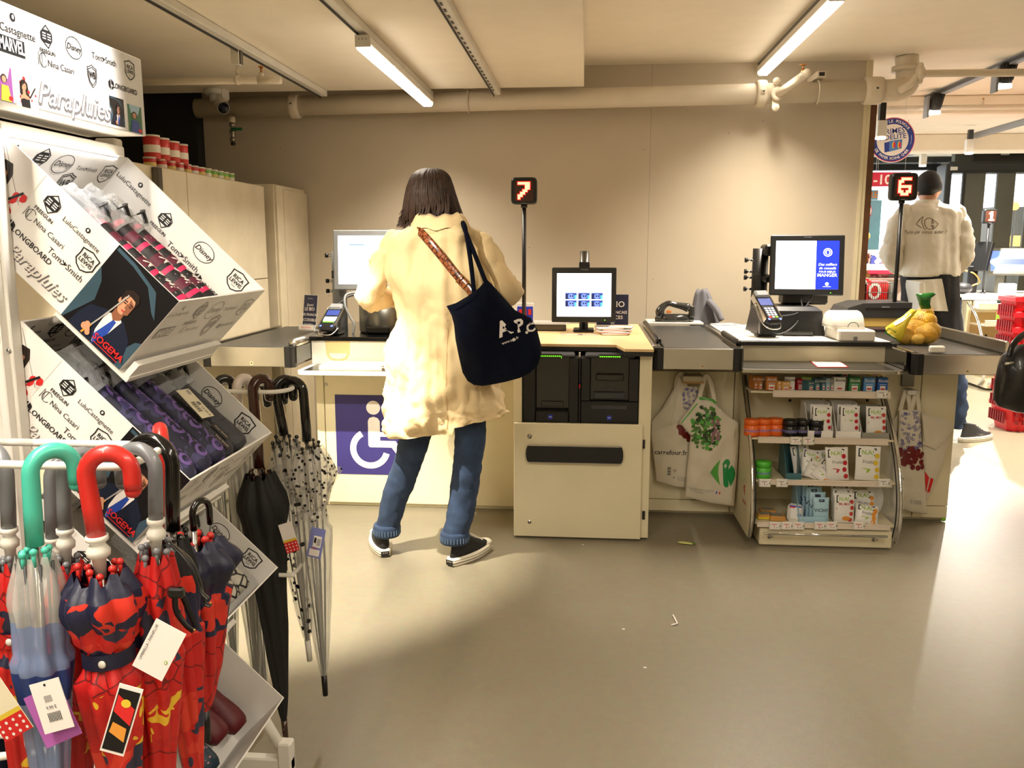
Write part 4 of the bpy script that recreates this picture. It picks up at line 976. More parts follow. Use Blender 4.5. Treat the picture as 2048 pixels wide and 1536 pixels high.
for px, w_, h, d, c_, dy, rot, lb in (
        (1500 + 12, .02, .062, .045, 'pk_orange', .03, 25, 'gold sweets box at the far left end of the top rack shelf'),
        (1513 + 8, .02, .062, .045, 'pk_orange', .02, 20, 'gold sweets box, second from the left end of the top shelf'),
        (1543, .05, .066, .03, 'pk_orange', 0, 4, 'orange sweets box left of the white and blue one'),
        (1563, .042, .045, .03, 'pk_gold', -.002 + .0, 0, 'small gold sweets box in front of the orange boxes'),
        (1579, .045, .064, .03, 'pk_white', .004, -3, 'white and blue sweets box beside the orange boxes'),
        (1600, .03, .05, .03, 'pk_red', .03, 20, 'small red sweets box in the mixed heap on the top shelf'),
        (1612, .045, .06, .03, 'pk_lime', .04, -12, 'yellow green sweets box standing behind the mixed heap'),
        (1622, .04, .045, .04, 'pk_teal', .01, 30, 'teal sweets box tilted in the mixed heap'),
        (1635, .03, .055, .05, 'pk_teal', .02, 24, 'dark teal sweets box right of the mixed heap'),
        (1647, .02, .056, .05, 'pk_teal', .02, 18, 'teal sweets box leaning against the grey row'),
        (1656, .018, .058, .06, 'pk_sky', .02, 12, 'first pale blue box of the row beside the white box'),
        (1664, .016, .06, .06, 'pk_grey', .015, 8, 'grey sweets box edge just left of the white box'),
        (1679, .05, .066, .03, 'pk_white', 0, 0, 'white sweets box with dark lettering on the top shelf'),
        (1709, .052, .066, .03, 'pk_green', 0, 0, 'green sweets box between the white and light blue ones'),
        (1738, .05, .066, .03, 'pk_lblue', 0, 0, 'light blue sweets box on the top rack shelf'),
        (1765, .045, .066, .03, 'pk_blue', 0, 0, 'dark blue sweets box at the right end of the top shelf'),
        (1572, .04, .045, .025, 'pk_gold', -.012, 12, 'golden wrapped pack in front of the white and blue box')):
    box_pack(px, w_, h, d, 0, c_, lb, dy, 0, rot)
box_pack(1688, .05, .05, .04, 0, 'pk_green', 'dark green box at the back, just under the steel shelf', .13, .045); box_pack(1748, .06, .03, .04, 0, 'pk_yellow', 'yellow box at the back, just under the steel shelf', .13, .055)
m = MB(); y, zt, _, _ = SH[0]; x0 = at(1655, 770, y=4.1).x; m.box(x0, x0 + .08, 4.1, 4.18, zt + .0005, zt + .05, 'pk_grey', .002); solo('carton', m, 'grey display carton behind the sweets boxes on the top shelf', 'carton')

def jar(px, row, cm, word, label, dy=0.0, lidm=None, r=.036, h=.078):
    y, zt, _, _ = SH[row]; y = y + .05 + dy; x = at(px, 860, y=y).x; z = zt + .0005 - .002 + .002
    t = thing('gum_jar', label, 'jar', (x, y, z), 'chewing gum jars on the rack')
    m = MB(); m.lathe([(r * .9, 0), (r, .005), (r, h * .62), (r * .85, h * .68)], (x, y, z), cm, 20)
    fr = FrOn(Fr((x, y, z), (1, 0, 0), (0, 0, 1), (0, -1, 0)), m); m.text(fr, word, 0, h * .36, h * .30, 'sign_white', .02, off=.0006); m.text(fr, word, .0005, h * .36, h * .30, 'badge_blue', .0, off=.001); part('body', m, t)
    m = MB(); m.lathe([(r * .98, 0), (r * .98, h * .3), (r * .9, h * .32)], (x, y, z + h * .68), lidm or cm, 24); part('lid', m, t)
for i, px in enumerate((1503, 1527, 1551)): jar(px, 1, 'jar_orange', 'mentos', ['orange gum jar at the left end, mostly behind the chrome tube', 'middle orange gum jar on the second shelf', 'orange gum jar next to the black jars'][i], .0 + .012 * i)
for i, px in enumerate((1580, 1605, 1632)): jar(px, 1, 'jar_black', 'mentos', ['black gum jar next to the orange jars', 'middle black gum jar on the second shelf', 'black gum jar next to the fruit snack pouches'][i], .0 + .01 * (i % 2))
jar(1530, 2, 'jar_green', 'mentos', 'green gum jar at the left end of the third shelf', 0)

def pouch(px, row, w_, h, style, label, dy=0.0, rot=0.0, lean=8, roll=0.0, dz=0.0, group='snack pouches on the rack'):
    y, zt, _, _ = SH[row]; y = y + .03 + dy; x = at(px, 900, y=y).x
    m = MB(); m.M = Matrix.Translation((x, y, zt + .001 + dz)) @ Matrix.Rotation(math.radians(rot), 4, 'Z') @ Matrix.Rotation(-math.radians(lean), 4, 'X') @ Matrix.Rotation(math.radians(roll), 4, 'Y')
    out = [(-w_ / 2, 0), (0, 0), (w_ / 2, 0), (w_ / 2 * .97, h * .3), (w_ / 2 * .98, h * .7), (w_ / 2, h), (w_ * .25, h * .99), (0, h), (-w_ * .25, h * .99), (-w_ / 2, h), (-w_ / 2 * .98, h * .7), (-w_ / 2 * .97, h * .3)]
    base = Fr((0, 0, 0), (1, 0, 0), (0, 0, 1), (0, -1, 0))
    bm = {'vichy': 'pk_sky'}.get(style, 'pk_white')
    m2 = MB(); m2.pillow(out, base, .01, bm, 4, wr=.002, ws=40); m.pillow(out, base, .01, bm, 4, wr=.002, ws=40)
    fr = FrOn(base, m2); S = h
    if style == 'vichy':
        m.text(fr, 'VICHY', 0, S * .48, S * .19, 'navy', .01); m.rect(fr, -w_ * .18, S * .82, w_ * .18, S * .92, 'navy'); m.rect(fr, -w_ * .2, S * .05, w_ * .2, S * .16, 'navy')
    else:
        m.line(fr, [(-w_ * .3, S * .92), (-w_ * .38, S * .91), (-w_ * .38, S * .7), (-w_ * .3, S * .7)], w_ * .05, 'print_black'); m.line(fr, [(w_ * .22, S * .93), (w_ * .3, S * .92), (w_ * .3, S * .74), (w_ * .22, S * .73)], w_ * .05, 'print_black')
        m.text(fr, 'N.A!', -w_ * .04, S * .81, w_ * .26, 'pk_lime', .015)
        fc = {'rasp': 'pk_red', 'apple': 'pk_red', 'nut': 'print_red', 'mango': 'pk_peach', 'lemon': 'pk_yellow', 'straw': 'pk_red'}[style]
        rr = random.Random(label)
        for i in range(4):
            m.disc(fr, w_ * (.28 + .1 * rr.random()), S * (.12 + .2 * i), w_ * .1, w_ * .11, fc, .0014 + i * .0001, 10)
        if style in ('rasp', 'apple'): m.rect(fr, -w_ * .3, S * .52, w_ * .1, S * .57, 'pk_lime'); m.disc(fr, w_ * .0, S * .12, w_ * .16, w_ * .15, fc, .002, 12)
        elif style == 'nut': m.poly(fr, [(-w_ * .4, S * .44), (w_ * .38, S * .5), (w_ * .38, S * .58), (-w_ * .4, S * .52)], 'pk_red'); m.text(fr, 'My MIX', -w_ * .02, S * .64, w_ * .17, 'pk_red', .01); m.disc(fr, w_ * .08, S * .16, w_ * .2, w_ * .12, 'pk_peach', .0022, 12)
        else: m.text(fr, 'Fruits', 0, S * .54, w_ * .2, 'print_grey', .006); m.poly(fr, [(-w_ * .4, S * .26), (-w_ * .2, S * .36), (w_ * .1, S * .33), (w_ * .0, S * .22)], 'pk_red' if style == 'straw' else 'pk_lime')
    return solo('snack_pouch', m, label, 'snack pouch', group)
def tray(pl, pr_, row, h, label, colm='card_white', d=.16, cut=.5):
    y, zt, _, _ = SH[row]; y += .018; x0, x1 = at(pl, 900, y=y).x, at(pr_, 900, y=y).x; m = MB(); z = zt + .0005
    m.box(x0, x1, y, y + d, z, z + .002, colm)
    for x in (x0, x1 - .002): m.prism([(x, y, z), (x, y + d, z), (x, y + d, z + h), (x, y + d * .55, z + h), (x, y, z + h * .25)], (.002, 0, 0), colm)
    m.box(x0 + .0021, x1 - .0021, y + d - .002, y + d, z + .002, z + h, colm); m.box(x0 + .0021, x1 - .0021, y, y + .002, z + .002, z + h * .22, colm)
    return solo('display_tray', m, label, 'display tray', 'card display trays on the rack')
tray(1614, 1664, 1, .15, 'white card tray holding raspberry pouches', 'card_white'); tray(1670, 1720, 1, .15, 'white card tray holding apple pouches'); tray(1722, 1776, 1, .13, 'white card tray holding nut pouches', 'pk_grey')
pouch(1642, 1, .085, .145, 'rasp', 'front raspberry snack pouch on the second shelf', .0, 0, 6); pouch(1636, 1, .085, .145, 'rasp', 'raspberry snack pouch hidden behind the front one', .04, 0, 6)
pouch(1697, 1, .085, .148, 'apple', 'front apple snack pouch on the second shelf', 0, 0, 6); pouch(1690, 1, .085, .146, 'apple', 'apple snack pouch hidden behind the front one', .04, 0, 6)
pouch(1750, 1, .09, .145, 'nut', 'nut mix pouch at the right end of the second shelf', .01, 0, 10)
tray(1575, 1606, 2, .14, 'dark green display tray at the left of the third shelf', 'pk_teal')
for i, (px, dy, roll, dz, lean) in enumerate(((1610, .07, -8, 0, 14), (1618, .04, 12, 0, 20), (1655, .07, -4, 0, 12), (1628, .02, 22, 0, 30), (1640, .005, 40, 0, 30))):
    pouch(px, 2, .085, .14 - .01 * i, 'mango', ['upright mango pouch at the back left of the third shelf', 'mango pouch leaning right, in front of the upright one', 'mango pouch behind the red fruit pouch', 'mango pouch slumped over the heap', 'lowest mango pouch lying at the front of the heap'][i], dy, 0, lean, roll, dz)
pouch(1679, 2, .1, .15, 'straw', 'red fruit pouch in the middle of the third shelf', 0, 0, 12, -2); pouch(1738, 2, .11, .155, 'lemon', 'yellow fruit pouch at the right of the third shelf', .01, 0, 10, 2)
tray(1606, 1660, 3, .13, 'card tray holding the pale blue mint pouches', 'pk_sky')
for i in range(4): pouch(1650 - 8 * i, 3, .07, .115 + .014 * i, 'vichy', ['front pale blue mint pouch on the bottom shelf', 'second pale blue mint pouch', 'third pale blue mint pouch', 'pale blue mint pouch at the back of the row'][i], .035 * i, 0, 6)
for i in range(3): pouch(1697 - 4 * i, 3, .088, .135 + .01 * i, 'nut', ['front nut mix pouch on the bottom shelf', 'middle nut mix pouch on the bottom shelf', 'rear nut mix pouch on the bottom shelf'][i], .04 * i, 0, 8)
pouch(1735, 3, .1, .13, 'mango', 'mango pouch standing at the right of the bottom shelf', .08, 0, 10, 0); pouch(1742, 3, .1, .085, 'mango', 'mango pouch slumped at the right front of the bottom shelf', 0, 0, 24, 8)
for i, (px, w_, dy, c_) in enumerate(((1533, .07, .03, 'pk_yellow'), (1556, .07, .01, 'pk_gold'), (1545, .075, .1, 'pk_pale'))):
    y, zt, _, _ = SH[3]; x = at(px, 1040, y=y + .03).x; m = MB(); m.box(x - w_ / 2, x + w_ / 2, y + .02 + dy, y + .02 + dy + .06, zt + .0005, zt + .012, c_, .001); m.box(x - w_ / 2 + .002, x + w_ / 2 - .002, y + .021 + dy, y + .079 + dy, zt + .0122, zt + .022, 'pk_gold', .001); m.box(x - w_ / 2 + .01, x + w_ / 2 - .01, y + .03 + dy, y + .07 + dy, zt + .0222, zt + .0226, 'pk_grey')
    solo('flat_box', m, ['flat yellow box at the left end of the bottom shelf', 'flat yellow box beside the white blister pack', 'flat pale box behind the two yellow ones'][i], 'box', 'flat boxes on the bottom shelf')
y, zt, _, _ = SH[3]; x = at(1590, 1030, y=y + .04).x; m = MB(); m.M = Matrix.Translation((x, y + .03, zt + .002)) @ Matrix.Rotation(math.radians(-30), 4, 'X') @ Matrix.Rotation(math.radians(8), 4, 'Y')
m.box(-.035, .035, 0, .03, 0, .085, 'pk_white', .012); fr = Fr((0, 0, 0), (1, 0, 0), (0, 0, 1), (0, -1, 0)); m.rect(fr, -.03, .066, .025, .072, 'badge_blue'); m.rect(fr, -.03, .06, -.005, .066, 'red'); m.disc(fr, .015, .03, .009, .009, 'pk_lblue'); m.disc(fr, .015, .03, .004, .004, 'badge_blue', .001)
solo('blister_pack', m, 'white rounded pack with blue stripe on the bottom shelf', 'pack')
m = MB(); y, zt, _, _ = SH[3]; x = at(1752, 1010, y=y + .1).x; fr = Fr((x, y + .13, zt + .085), (1, 0, 0), (0, 0, 1), (0, -1, 0))
m.pillow([(.042 * math.cos(a), .08 * math.sin(a)) for a in [2 * PI * i / 20 for i in range(20)]], fr, .006, 'acrylic', 4); solo('clear_divider', m, 'oval clear plastic piece at the right end of the bottom shelf', 'divider')

# ---------------------------------------------------------------- carrier bags
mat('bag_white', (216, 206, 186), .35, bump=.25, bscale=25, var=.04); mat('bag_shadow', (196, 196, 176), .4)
mat('leaf_green', (72, 116, 40), .5, var=.3, vscale=40); mat('leaf_dark', (36, 66, 26), .5); mat('logo_green', (30, 140, 74), .4); mat('logo_lime', (86, 168, 66), .4); mat('berry', (110, 22, 24), .4); mat('print_blue', (50, 60, 150), .5); mat('radish', (150, 110, 120), .5)
def OUT(pts, y): return [(q.x, q.z) for q in (at(a, b, y=y) for a, b in pts)]
def carrier(y, outline, label, th=.022, wr=.012):
    fr = Fr((0, y, 0), (1, 0, 0), (0, 0, 1), (0, -1, 0)); m = MB()
    P = OUT(outline, y); D = []
    for i in range(len(P)):
        a, b = P[i], P[(i + 1) % len(P)]; n = max(1, int(math.dist(a, b) / .02))
        for k in range(n): D.append((a[0] + (b[0] - a[0]) * k / n, a[1] + (b[1] - a[1]) * k / n))
    m.pillow(D, fr, th, 'bag_white', 14, .006, wr, 14, .35)
    return m, FrOn(fr, m), y
# front bag with lettuce print
m, fr, y = carrier(4.12, [(1396, 792), (1402, 798), (1425, 800), (1438, 815), (1452, 828), (1477, 845), (1478, 870), (1474, 940), (1468, 1013), (1420, 1006), (1370, 994), (1374, 940), (1380, 880), (1381, 870), (1357, 843), (1375, 822)], 'x')
t = thing('carrier_bag', 'front white carrier bag with a lettuce print and green logo', 'bag', (at(1425, 1010, y=4.12).x, 4.12, at(1425, 1010, y=4.12).z), 'hanging carrier bags')
def U(px, py, yy=4.12): q = at(px, py, y=yy); return (q.x, q.z)
mp = 1 / 440.0
for i in range(150):
    a = R.uniform(0, 2 * PI); rr = math.sqrt(R.random()); px = 1410 + 31 * rr * math.cos(a) ; py = 855 + 44 * rr * math.sin(a)
    u, v = U(px, py); s = R.uniform(.006, .014); k = 7; mm = R.choice(['leaf_green', 'leaf_green', 'leaf_dark', 'logo_lime'])
    m.poly(fr, [(u + s * R.uniform(.6, 1.2) * math.cos(2 * PI * j / k), v + s * R.uniform(.6, 1.2) * math.sin(2 * PI * j / k)) for j in range(k)], mm, .0015 + i * .00001)
for i in range(14): u, v = U(R.uniform(1422, 1437), R.uniform(832, 880)); m.poly(fr, [(u - .005, v - .012), (u + .006, v - .01), (u + .007, v + .012), (u - .004, v + .01)], 'radish', .0033 + i * .00001)
m.line(fr, [U(1398, 796), U(1412, 797), U(1425, 800), U(1432, 806)], .011, 'logo_lime', .0036); m.line(fr, [U(1394, 806), U(1378, 826), U(1362, 845)], .006, 'logo_lime', .002)
m.poly(fr, [U(1419, 942), U(1427, 930), U(1440, 917), U(1436, 930), U(1435, 945), U(1437, 960), U(1439, 968), U(1430, 958)], 'logo_lime', .002)
E_ = [(1444, 925), (1449, 918), (1454, 916), (1458, 919), (1459, 924), (1455, 930), (1456, 937), (1461, 939), (1464, 935), (1462, 928), (1468, 937), (1470, 947), (1467, 958), (1460, 971), (1463, 962), (1463, 956), (1458, 955), (1455, 960), (1456, 967), (1454, 972), (1449, 972), (1445, 966)]
for tri in (0,): 
    L = [U(*p) for p in E_]; c0 = U(1450, 945)
    for i in range(len(L)): m.poly(fr, [c0, L[i], L[(i + 1) % len(L)]], 'logo_green', .0021)
u, v = U(1398, 979)
for i, (sx, ln) in enumerate(((0, 'Ces emballages peuvent etre recycles'), (-.004, 'respectez la nature, pensez a'), (-.01, 'la reutilisation'))): m.text(fr, ln, u + .005 + sx, v + .006 - .008 * i, .0085, 'print_grey', rot=-.12)
a, b = U(1431, 986), U(1437, 987); m.line(fr, [a, (a[0] + .004, a[1] + .014)], .005, 'badge_blue', .002); m.line(fr, [b, (b[0] + .004, b[1] + .014)], .005, 'red', .002)
part('bag_body', m, t)
def strap(pts, y, wd, dy=0.0):
    m = MB(); P = smooth_pts([at(a, b, y=y + dy * (1 if i % 2 else 0)) for i, (a, b) in enumerate(pts)], 6); m.tube(P, wd, 'bag_white', 8, flat=.25, up=(0, -1, 0)); return m
part('handle', strap([(1398, 800), (1404, 775), (1412, 752), (1420, 760), (1426, 785), (1430, 808)], 4.12, .012), t)
# back bag
m, fr, y = carrier(4.165, [(1357, 748), (1370, 772), (1402, 774), (1398, 800), (1385, 830), (1388, 870), (1386, 940), (1376, 976), (1352, 974), (1312, 962), (1310, 935), (1303, 880), (1302, 868), (1303, 842), (1325, 815), (1348, 776)], 'x', .016)
t = thing('carrier_bag', 'rear white carrier bag with a black web address, behind the lettuce bag', 'bag', (at(1340, 970, y=4.165).x, 4.165, at(1340, 970, y=4.165).z), 'hanging carrier bags')
V = lambda a, b: U(a, b, 4.165)
u, v = V(1341, 904); m.text(fr, 'carrefour.fr', u, v, .034, 'print_black', .012)
for i in range(14): u, v = V(1355 + i * 2.3 + R.uniform(-3, 3), 852 + i * 2.3 + R.uniform(-6, 6)); m.disc(fr, u, v, .011, .012, 'berry', .002 + i * .0001, 9)
for i in range(46): u, v = V(R.uniform(1366, 1398), R.uniform(776, 822)); m.ring(fr, u, v, .005, .005, .002, 'print_blue', .002 + i * .00002, 8)
u, v = V(1338, 940)
for i in range(9): m.rect(fr, u - .01, v - .022 + i * .005, u + .008, v - .022 + i * .005 + (.002 if i % 3 else .0035), 'print_black')
m.text(fr, 'O', u + .026, v + .0, .02, 'print_black'); m.text(fr, 'e', u + .024, v - .034, .02, 'print_black')
u, v = V(1366, 954)
for i in range(3): m.text(fr, 'Pas de plastique', u, v - .008 * i, .0085, 'print_grey', rot=-.1)
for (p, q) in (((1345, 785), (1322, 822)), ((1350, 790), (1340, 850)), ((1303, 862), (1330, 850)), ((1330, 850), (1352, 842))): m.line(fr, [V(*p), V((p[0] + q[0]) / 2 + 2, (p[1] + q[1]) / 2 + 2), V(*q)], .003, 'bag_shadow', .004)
part('bag_body', m, t)
part('handle', strap([(1352, 775), (1354, 758), (1362, 747), (1368, 758), (1372, 776)], 4.165, .011), t)
m = MB(); q = at(1385, 758, y=4.16); m.box(q.x - .05, q.x + .05, 4.12, 4.2185, q.z - .012, q.z + .02, 'cream_panel', .004); m.tube([at(1365, 765, y=4.1), at(1408, 765, y=4.1)], .004, 'pk_gold', 8); solo('bag_hook', m, 'cream bag hook block fixed to the counter front under the centre conveyor', 'hook')
# right stack of bags
t = thing('carrier_bag', 'hanging stack of folded carrier bags with blue dots and dark red print', 'bag', (at(1820, 1020, y=4.16).x, 4.16, at(1820, 1020, y=4.16).z), 'hanging carrier bags')
W3 = lambda a, b: U(a, b, 4.16)
m, fr, y = carrier(4.16, [(1798, 819), (1840, 820), (1842, 870), (1846, 920), (1850, 970), (1853, 1029), (1820, 1023), (1786, 1012), (1786, 930), (1796, 880)], 'x', .016)
for i in range(70): u, v = W3(R.uniform(1801, 1841), R.uniform(822, 903)); m.ring(fr, u, v, .004 + .003 * R.random(), .005, .002, 'print_blue', .002 + i * .00002, 8)
for i in range(36): u, v = W3(R.uniform(1794, 1844), 915 + R.uniform(-16, 16) + 6 * math.sin(i)); m.disc(fr, u, v, .012, .014, 'berry', .0036 + i * .00003, 9)
u, v = W3(1800, 956); m.text(fr, '.fr', u, v, .03, 'print_black', .01); u, v = W3(1800, 987); m.text(fr, 'o', u, v, .026, 'print_black'); u, v = W3(1799, 1003); m.text(fr, 'e', u, v, .018, 'print_black')
u, v = W3(1828, 1000)
for i in range(3): m.text(fr, 'Sac reutilisable', u + .004, v - .007 * i, .009, 'print_grey', rot=-.08)
part('bag_body', m, t)
m = MB(); y = 4.18
for i in range(9):
    f = i / 8; a = at(1842 + 2 * f, 824 + 5 * f, y=y - .012 * i * .5); b = at(1905 - 32 * f, 845 + 20 * f, y=y - .03 + .003 * i); c = at(1907 - 32 * f, 862 + 38 * f, y=y - .03 + .003 * i); d = at(1846 + 4 * f, 890, y=y - .01)
    m.add([a, b, c, d], [(0, 1, 2, 3)], 'bag_white'); m.add([p + Vector((0, .002, 0)) for p in (d, c, b, a)], [(0, 1, 2, 3)], 'bag_white')
part('side_fold', m, t, 'fanned folds of the stacked bags')
m = MB(); fr2 = Fr((0, 4.19, 0), (1, 0, 0), (0, 0, 1), (0, -1, 0)); m.pillow(OUT([(1845, 880), (1906, 862), (1880, 940), (1850, 1012), (1846, 950)], 4.19), fr2, .008, 'bag_white', 4)
fr3 = FrOn(fr2, m); 
for p, q in (((1850, 940), (1858, 975)), ((1858, 955), (1866, 960))): pass
m.poly(fr3, [U(1849, 942, 4.19), U(1857, 954, 4.19), U(1851, 984, 4.19), U(1849, 978, 4.19)], 'red', .002); m.poly(fr3, [U(1860, 954, 4.19), U(1866, 958, 4.19), U(1858, 984, 4.19), U(1853, 984, 4.19)], 'red', .002)
part('back_bag', m, t)
m = MB(); m.pillow(OUT([(1798, 824), (1795, 880), (1808, 888), (1780, 900), (1775, 860)], 4.19), fr2, .008, 'bag_white', 4); part('side_fold', m, t)
m = strap([(1800, 822), (1806, 800), (1812, 783), (1818, 800), (1820, 822)], 4.16, .011); part('handle', m, t)
part('handle', strap([(1822, 822), (1828, 800), (1833, 783), (1836, 800), (1839, 822)], 4.16, .011), t)
m = MB(); q = at(1823, 785, y=4.15); m.box(q.x - .022, q.x + .022, 4.14, 4.2185, q.z - .01, q.z + .012, 'light_plastic', .003); m.box(q.x - .03, q.x + .03, 4.205, 4.2186, q.z + .02, q.z + .15, 'steel_dark', .002); solo('bag_hook', m, 'pale bag hook on the front of the lane 6 counter end', 'hook')

# ---------------------------------------------------------------- potatoes
mat('potato', (206, 164, 70), .6, var=.2, vscale=30, bump=.3, bscale=90)
pattern_mat('net_yellow', 'net', (240, 200, 70), (240, 190, 40), 130, .4, .06, alpha2=0.0)
mat('film_green', (34, 108, 40), .25, bump=.3, bscale=40, coat=.5); mat('film_yellow', (236, 214, 60), .25, bump=.3, bscale=40, coat=.5)
pp = [((1810, 676), 17, 4.30), ((1829, 660), 22, 4.36), ((1850, 676), 20, 4.30), ((1862, 660), 17, 4.33), ((1838, 636), 16, 4.40), ((1856, 640), 15, 4.38), ((1818, 645), 14, 4.42), ((1793, 664), 14, 4.40), ((1835, 682), 12, 4.26)]
pn = ['front left potato in the yellow net', 'largest potato in the middle of the net', 'potato at the front centre right of the net', 'rightmost potato in the net', 'upper middle potato under the twisted neck', 'upper right potato in the net', 'upper left potato in the net', 'leftmost potato under the printed film', 'small potato lowest at the front of the net']
zmin = .879
for i, ((px, py), r, y) in enumerate(pp):
    q = at(px, py, y=y); rr = r / 1700 * 4.4; m = MB(); sd = i * 3.3
    q.z = max(q.z, zmin + rr * .85)
    m.ball(q, (rr * 1.1, rr * .95, rr * .88), 'potato', 16, 10, lambda p: p * (1 + .07 * noise.noise(p * 1.6 + Vector((sd, 0, 0)))))
    solo('potato', m, pn[i], 'potato', 'potatoes in the net bag', loc=q - Vector((0, 0, rr * .8)))
t = thing('potato_bag', 'yellow net bag of potatoes with green and yellow film, lying on the lane 6 conveyor', 'bag', at(1830, 690, y=4.3))
m = MB(); fr = Fr((0, 4.34, 0), (1, 0, 0), (0, 0, 1), (0, -1, 0)); O = OUT([(1796, 668), (1800, 688), (1820, 690), (1850, 690), (1876, 682), (1879, 664), (1872, 646), (1866, 630), (1862, 612), (1842, 616), (1830, 622), (1812, 640)], 4.34)
m.pillow(O, fr, .1, 'net_yellow', 8, .1, .004, 20); part('net', m, t, 'yellow plastic net')
m = MB(); O = OUT([(1771, 655), (1772, 664), (1782, 672), (1800, 684), (1806, 676), (1812, 656), (1822, 636), (1834, 620), (1822, 618), (1806, 632), (1790, 642)], 4.28)
fr = Fr((0, 4.28, 0), (1, 0, 0), (0, 0, 1), (0, -1, 0)); m.pillow(O, fr, .03, 'film_yellow', 8, .03, .01, 18)
f2 = FrOn(fr, m); L = [U(1772, 660, 4.28), U(1784, 668, 4.28), U(1800, 678, 4.28)]; m.line(f2, L, .03, 'film_green', .002); L = [U(1786, 648, 4.28), U(1800, 640, 4.28), U(1818, 626, 4.28)]; m.line(f2, L, .012, 'paper_white', .003)
part('label_film', m, t, 'green and yellow printed film')
m = MB(); O = OUT([(1842, 618), (1836, 604), (1832, 590), (1831, 588), (1850, 586), (1866, 584), (1872, 588), (1862, 596), (1860, 610), (1862, 618)], 4.32); fr = Fr((0, 4.32, 0), (1, 0, 0), (0, 0, 1), (0, -1, 0))
m.pillow(O, fr, .02, 'film_green', 6, .02, .012, 25); part('bag_top', m, t, 'twisted green bag top')
# things on the floor
m = MB(); q = at(1370, 1087, z=.004); m.M = Matrix.Translation(q) @ Matrix.Rotation(-.2, 4, 'Z')
mat('leaf_pale', (206, 212, 128), .5); m.pillow([(-.035, .01), (-.02, .018), (.01, .016), (.04, .004), (.035, -.008), (.01, -.01), (-.03, -.006)], Fr((0, 0, 0.002), (1, 0, 0), (0, 1, 0)), .004, 'leaf_pale', 3, .002); m.pillow([(.03, .01), (.05, .012), (.045, -.002), (.03, -.004)], Fr((0, 0, 0.003), (1, 0, 0), (0, 1, 0)), .003, 'leaf_green', 3, .002)
solo('leaf_scrap', m, 'pale green vegetable scrap on the floor between the coin cabinet and the rack', 'leaf')
m = MB(); a, b, c = at(1346, 1230, z=.004), at(1355, 1247, z=.004), at(1343, 1250, z=.004); m.tube([a, b], .003, 'paper_white', 6); m.tube([b, c], .003, 'paper_white', 6); solo('paper_scrap', m, 'thin bent white paper scrap on the open floor', 'paper')
for i, (px, py) in enumerate(((1166, 1089), (1247, 1258), (1290, 1335))):
    m = MB(); q = at(px, py, z=.001); m.box(q.x - .005, q.x + .005, q.y - .003, q.y + .003, .0003, .0014, 'paper_white'); solo('paper_crumb', m, ['tiny white crumb in front of the coin cabinet', 'tiny white crumb left of the bent paper scrap', 'pale crumb on the open floor nearest the camera'][i], 'crumb')
# ---------------------------------------------------------------- people
import bmesh
def skin_body(parent, chains, name='body', mt='skin'):
    """chains: list of (list of points, list of radii); a chain starting with an int hangs on that vertex"""
    me = bpy.data.meshes.new(name); bm = bmesh.new(); ly = bm.verts.layers.skin.verify(); org = root_org(parent); vs = []
    for pts, rs in chains:
        prev = None
        for k, (p, r) in enumerate(zip(pts, rs)):
            if isinstance(p, int): prev = vs[p]; continue
            v = bm.verts.new(Vector(p) - org); r = r if isinstance(r, tuple) else (r, r); v[ly].radius = r; vs.append(v)
            if prev is None: v[ly].use_root = True
            else: bm.edges.new((prev, v))
            prev = v
    bm.to_mesh(me); bm.free(); me.materials.append(MATS[mt])
    o = bpy.data.objects.new(name, me); COL.objects.link(o); o.parent = parent
    s = o.modifiers.new('skin', 'SKIN'); s.use_smooth_shade = True; s.branch_smoothing = 0.6
    d = o.modifiers.new('sub', 'SUBSURF'); d.levels = 1; d.render_levels = 2
    return o
def hand_chains(wrist, dirv, upv, side, curl=.5, s=1.0):
    """palm along dirv, back of the hand towards upv, thumb on side*(dir x up)"""
    d = Vector(dirv).normalized(); u = Vector(upv); u = (u - d * u.dot(d)).normalized(); w = d.cross(u) * side; W = Vector(wrist); C = []
    for i, (off, ln) in enumerate(((.03, .068), (.011, .078), (-.009, .073), (-.028, .058))):
        base = W + d * .035 * s + w * off * s * .8; kn = W + d * .085 * s + w * off * s; a = curl + .08 * i; l = ln * s
        p1 = kn + (d * math.cos(a) - u * math.sin(a)) * l * .45; p2 = p1 + (d * math.cos(a * 2) - u * math.sin(a * 2)) * l * .32; p3 = p2 + (d * math.cos(a * 2.7) - u * math.sin(a * 2.7)) * l * .23
        C.append(([base, kn, p1, p2, p3], [.010 * s, .0098 * s, .0085 * s, .0078 * s, .006 * s]))
    b = W + d * .02 * s + w * .02 * s; t1 = W + d * .05 * s + w * .048 * s - u * .008; t2 = t1 + (d * .75 + w * .35 - u * .3).normalized() * .034 * s; t3 = t2 + (d * .9 - u * .35).normalized() * .026 * s
    C.append(([b, t1, t2, t3], [.014 * s, .0115 * s, .0095 * s, .007 * s]))
    return C
def body_chains(J, k=1.0):
    """J: pelvis, waist, chest, neck, head, sh/el/wr/hip/kn/an (l, r)"""
    C = [([J['pelvis'], J['waist'], J['chest'], J['neckb'], J['neck'], J['headc'], J['headt']], [(.12 * k, .085 * k), (.1 * k, .08 * k), (.12 * k, .09 * k), .052 * k, .05 * k, (.074, .088), (.06, .07)])]
    n = 7
    for s in 'lr':
        C.append(([2, J['sh' + s], J['el' + s], J['wr' + s], J['wr' + s] + (J['wr' + s] - J['el' + s]).normalized() * .075], [0, .05 * k, .038 * k, .025 * k, (.034 * k, .018 * k)]))
    for s in 'lr':
        C.append(([0, J['hip' + s], J['kn' + s], J['an' + s]], [0, .078 * k, .05 * k, .035 * k]))
    return C
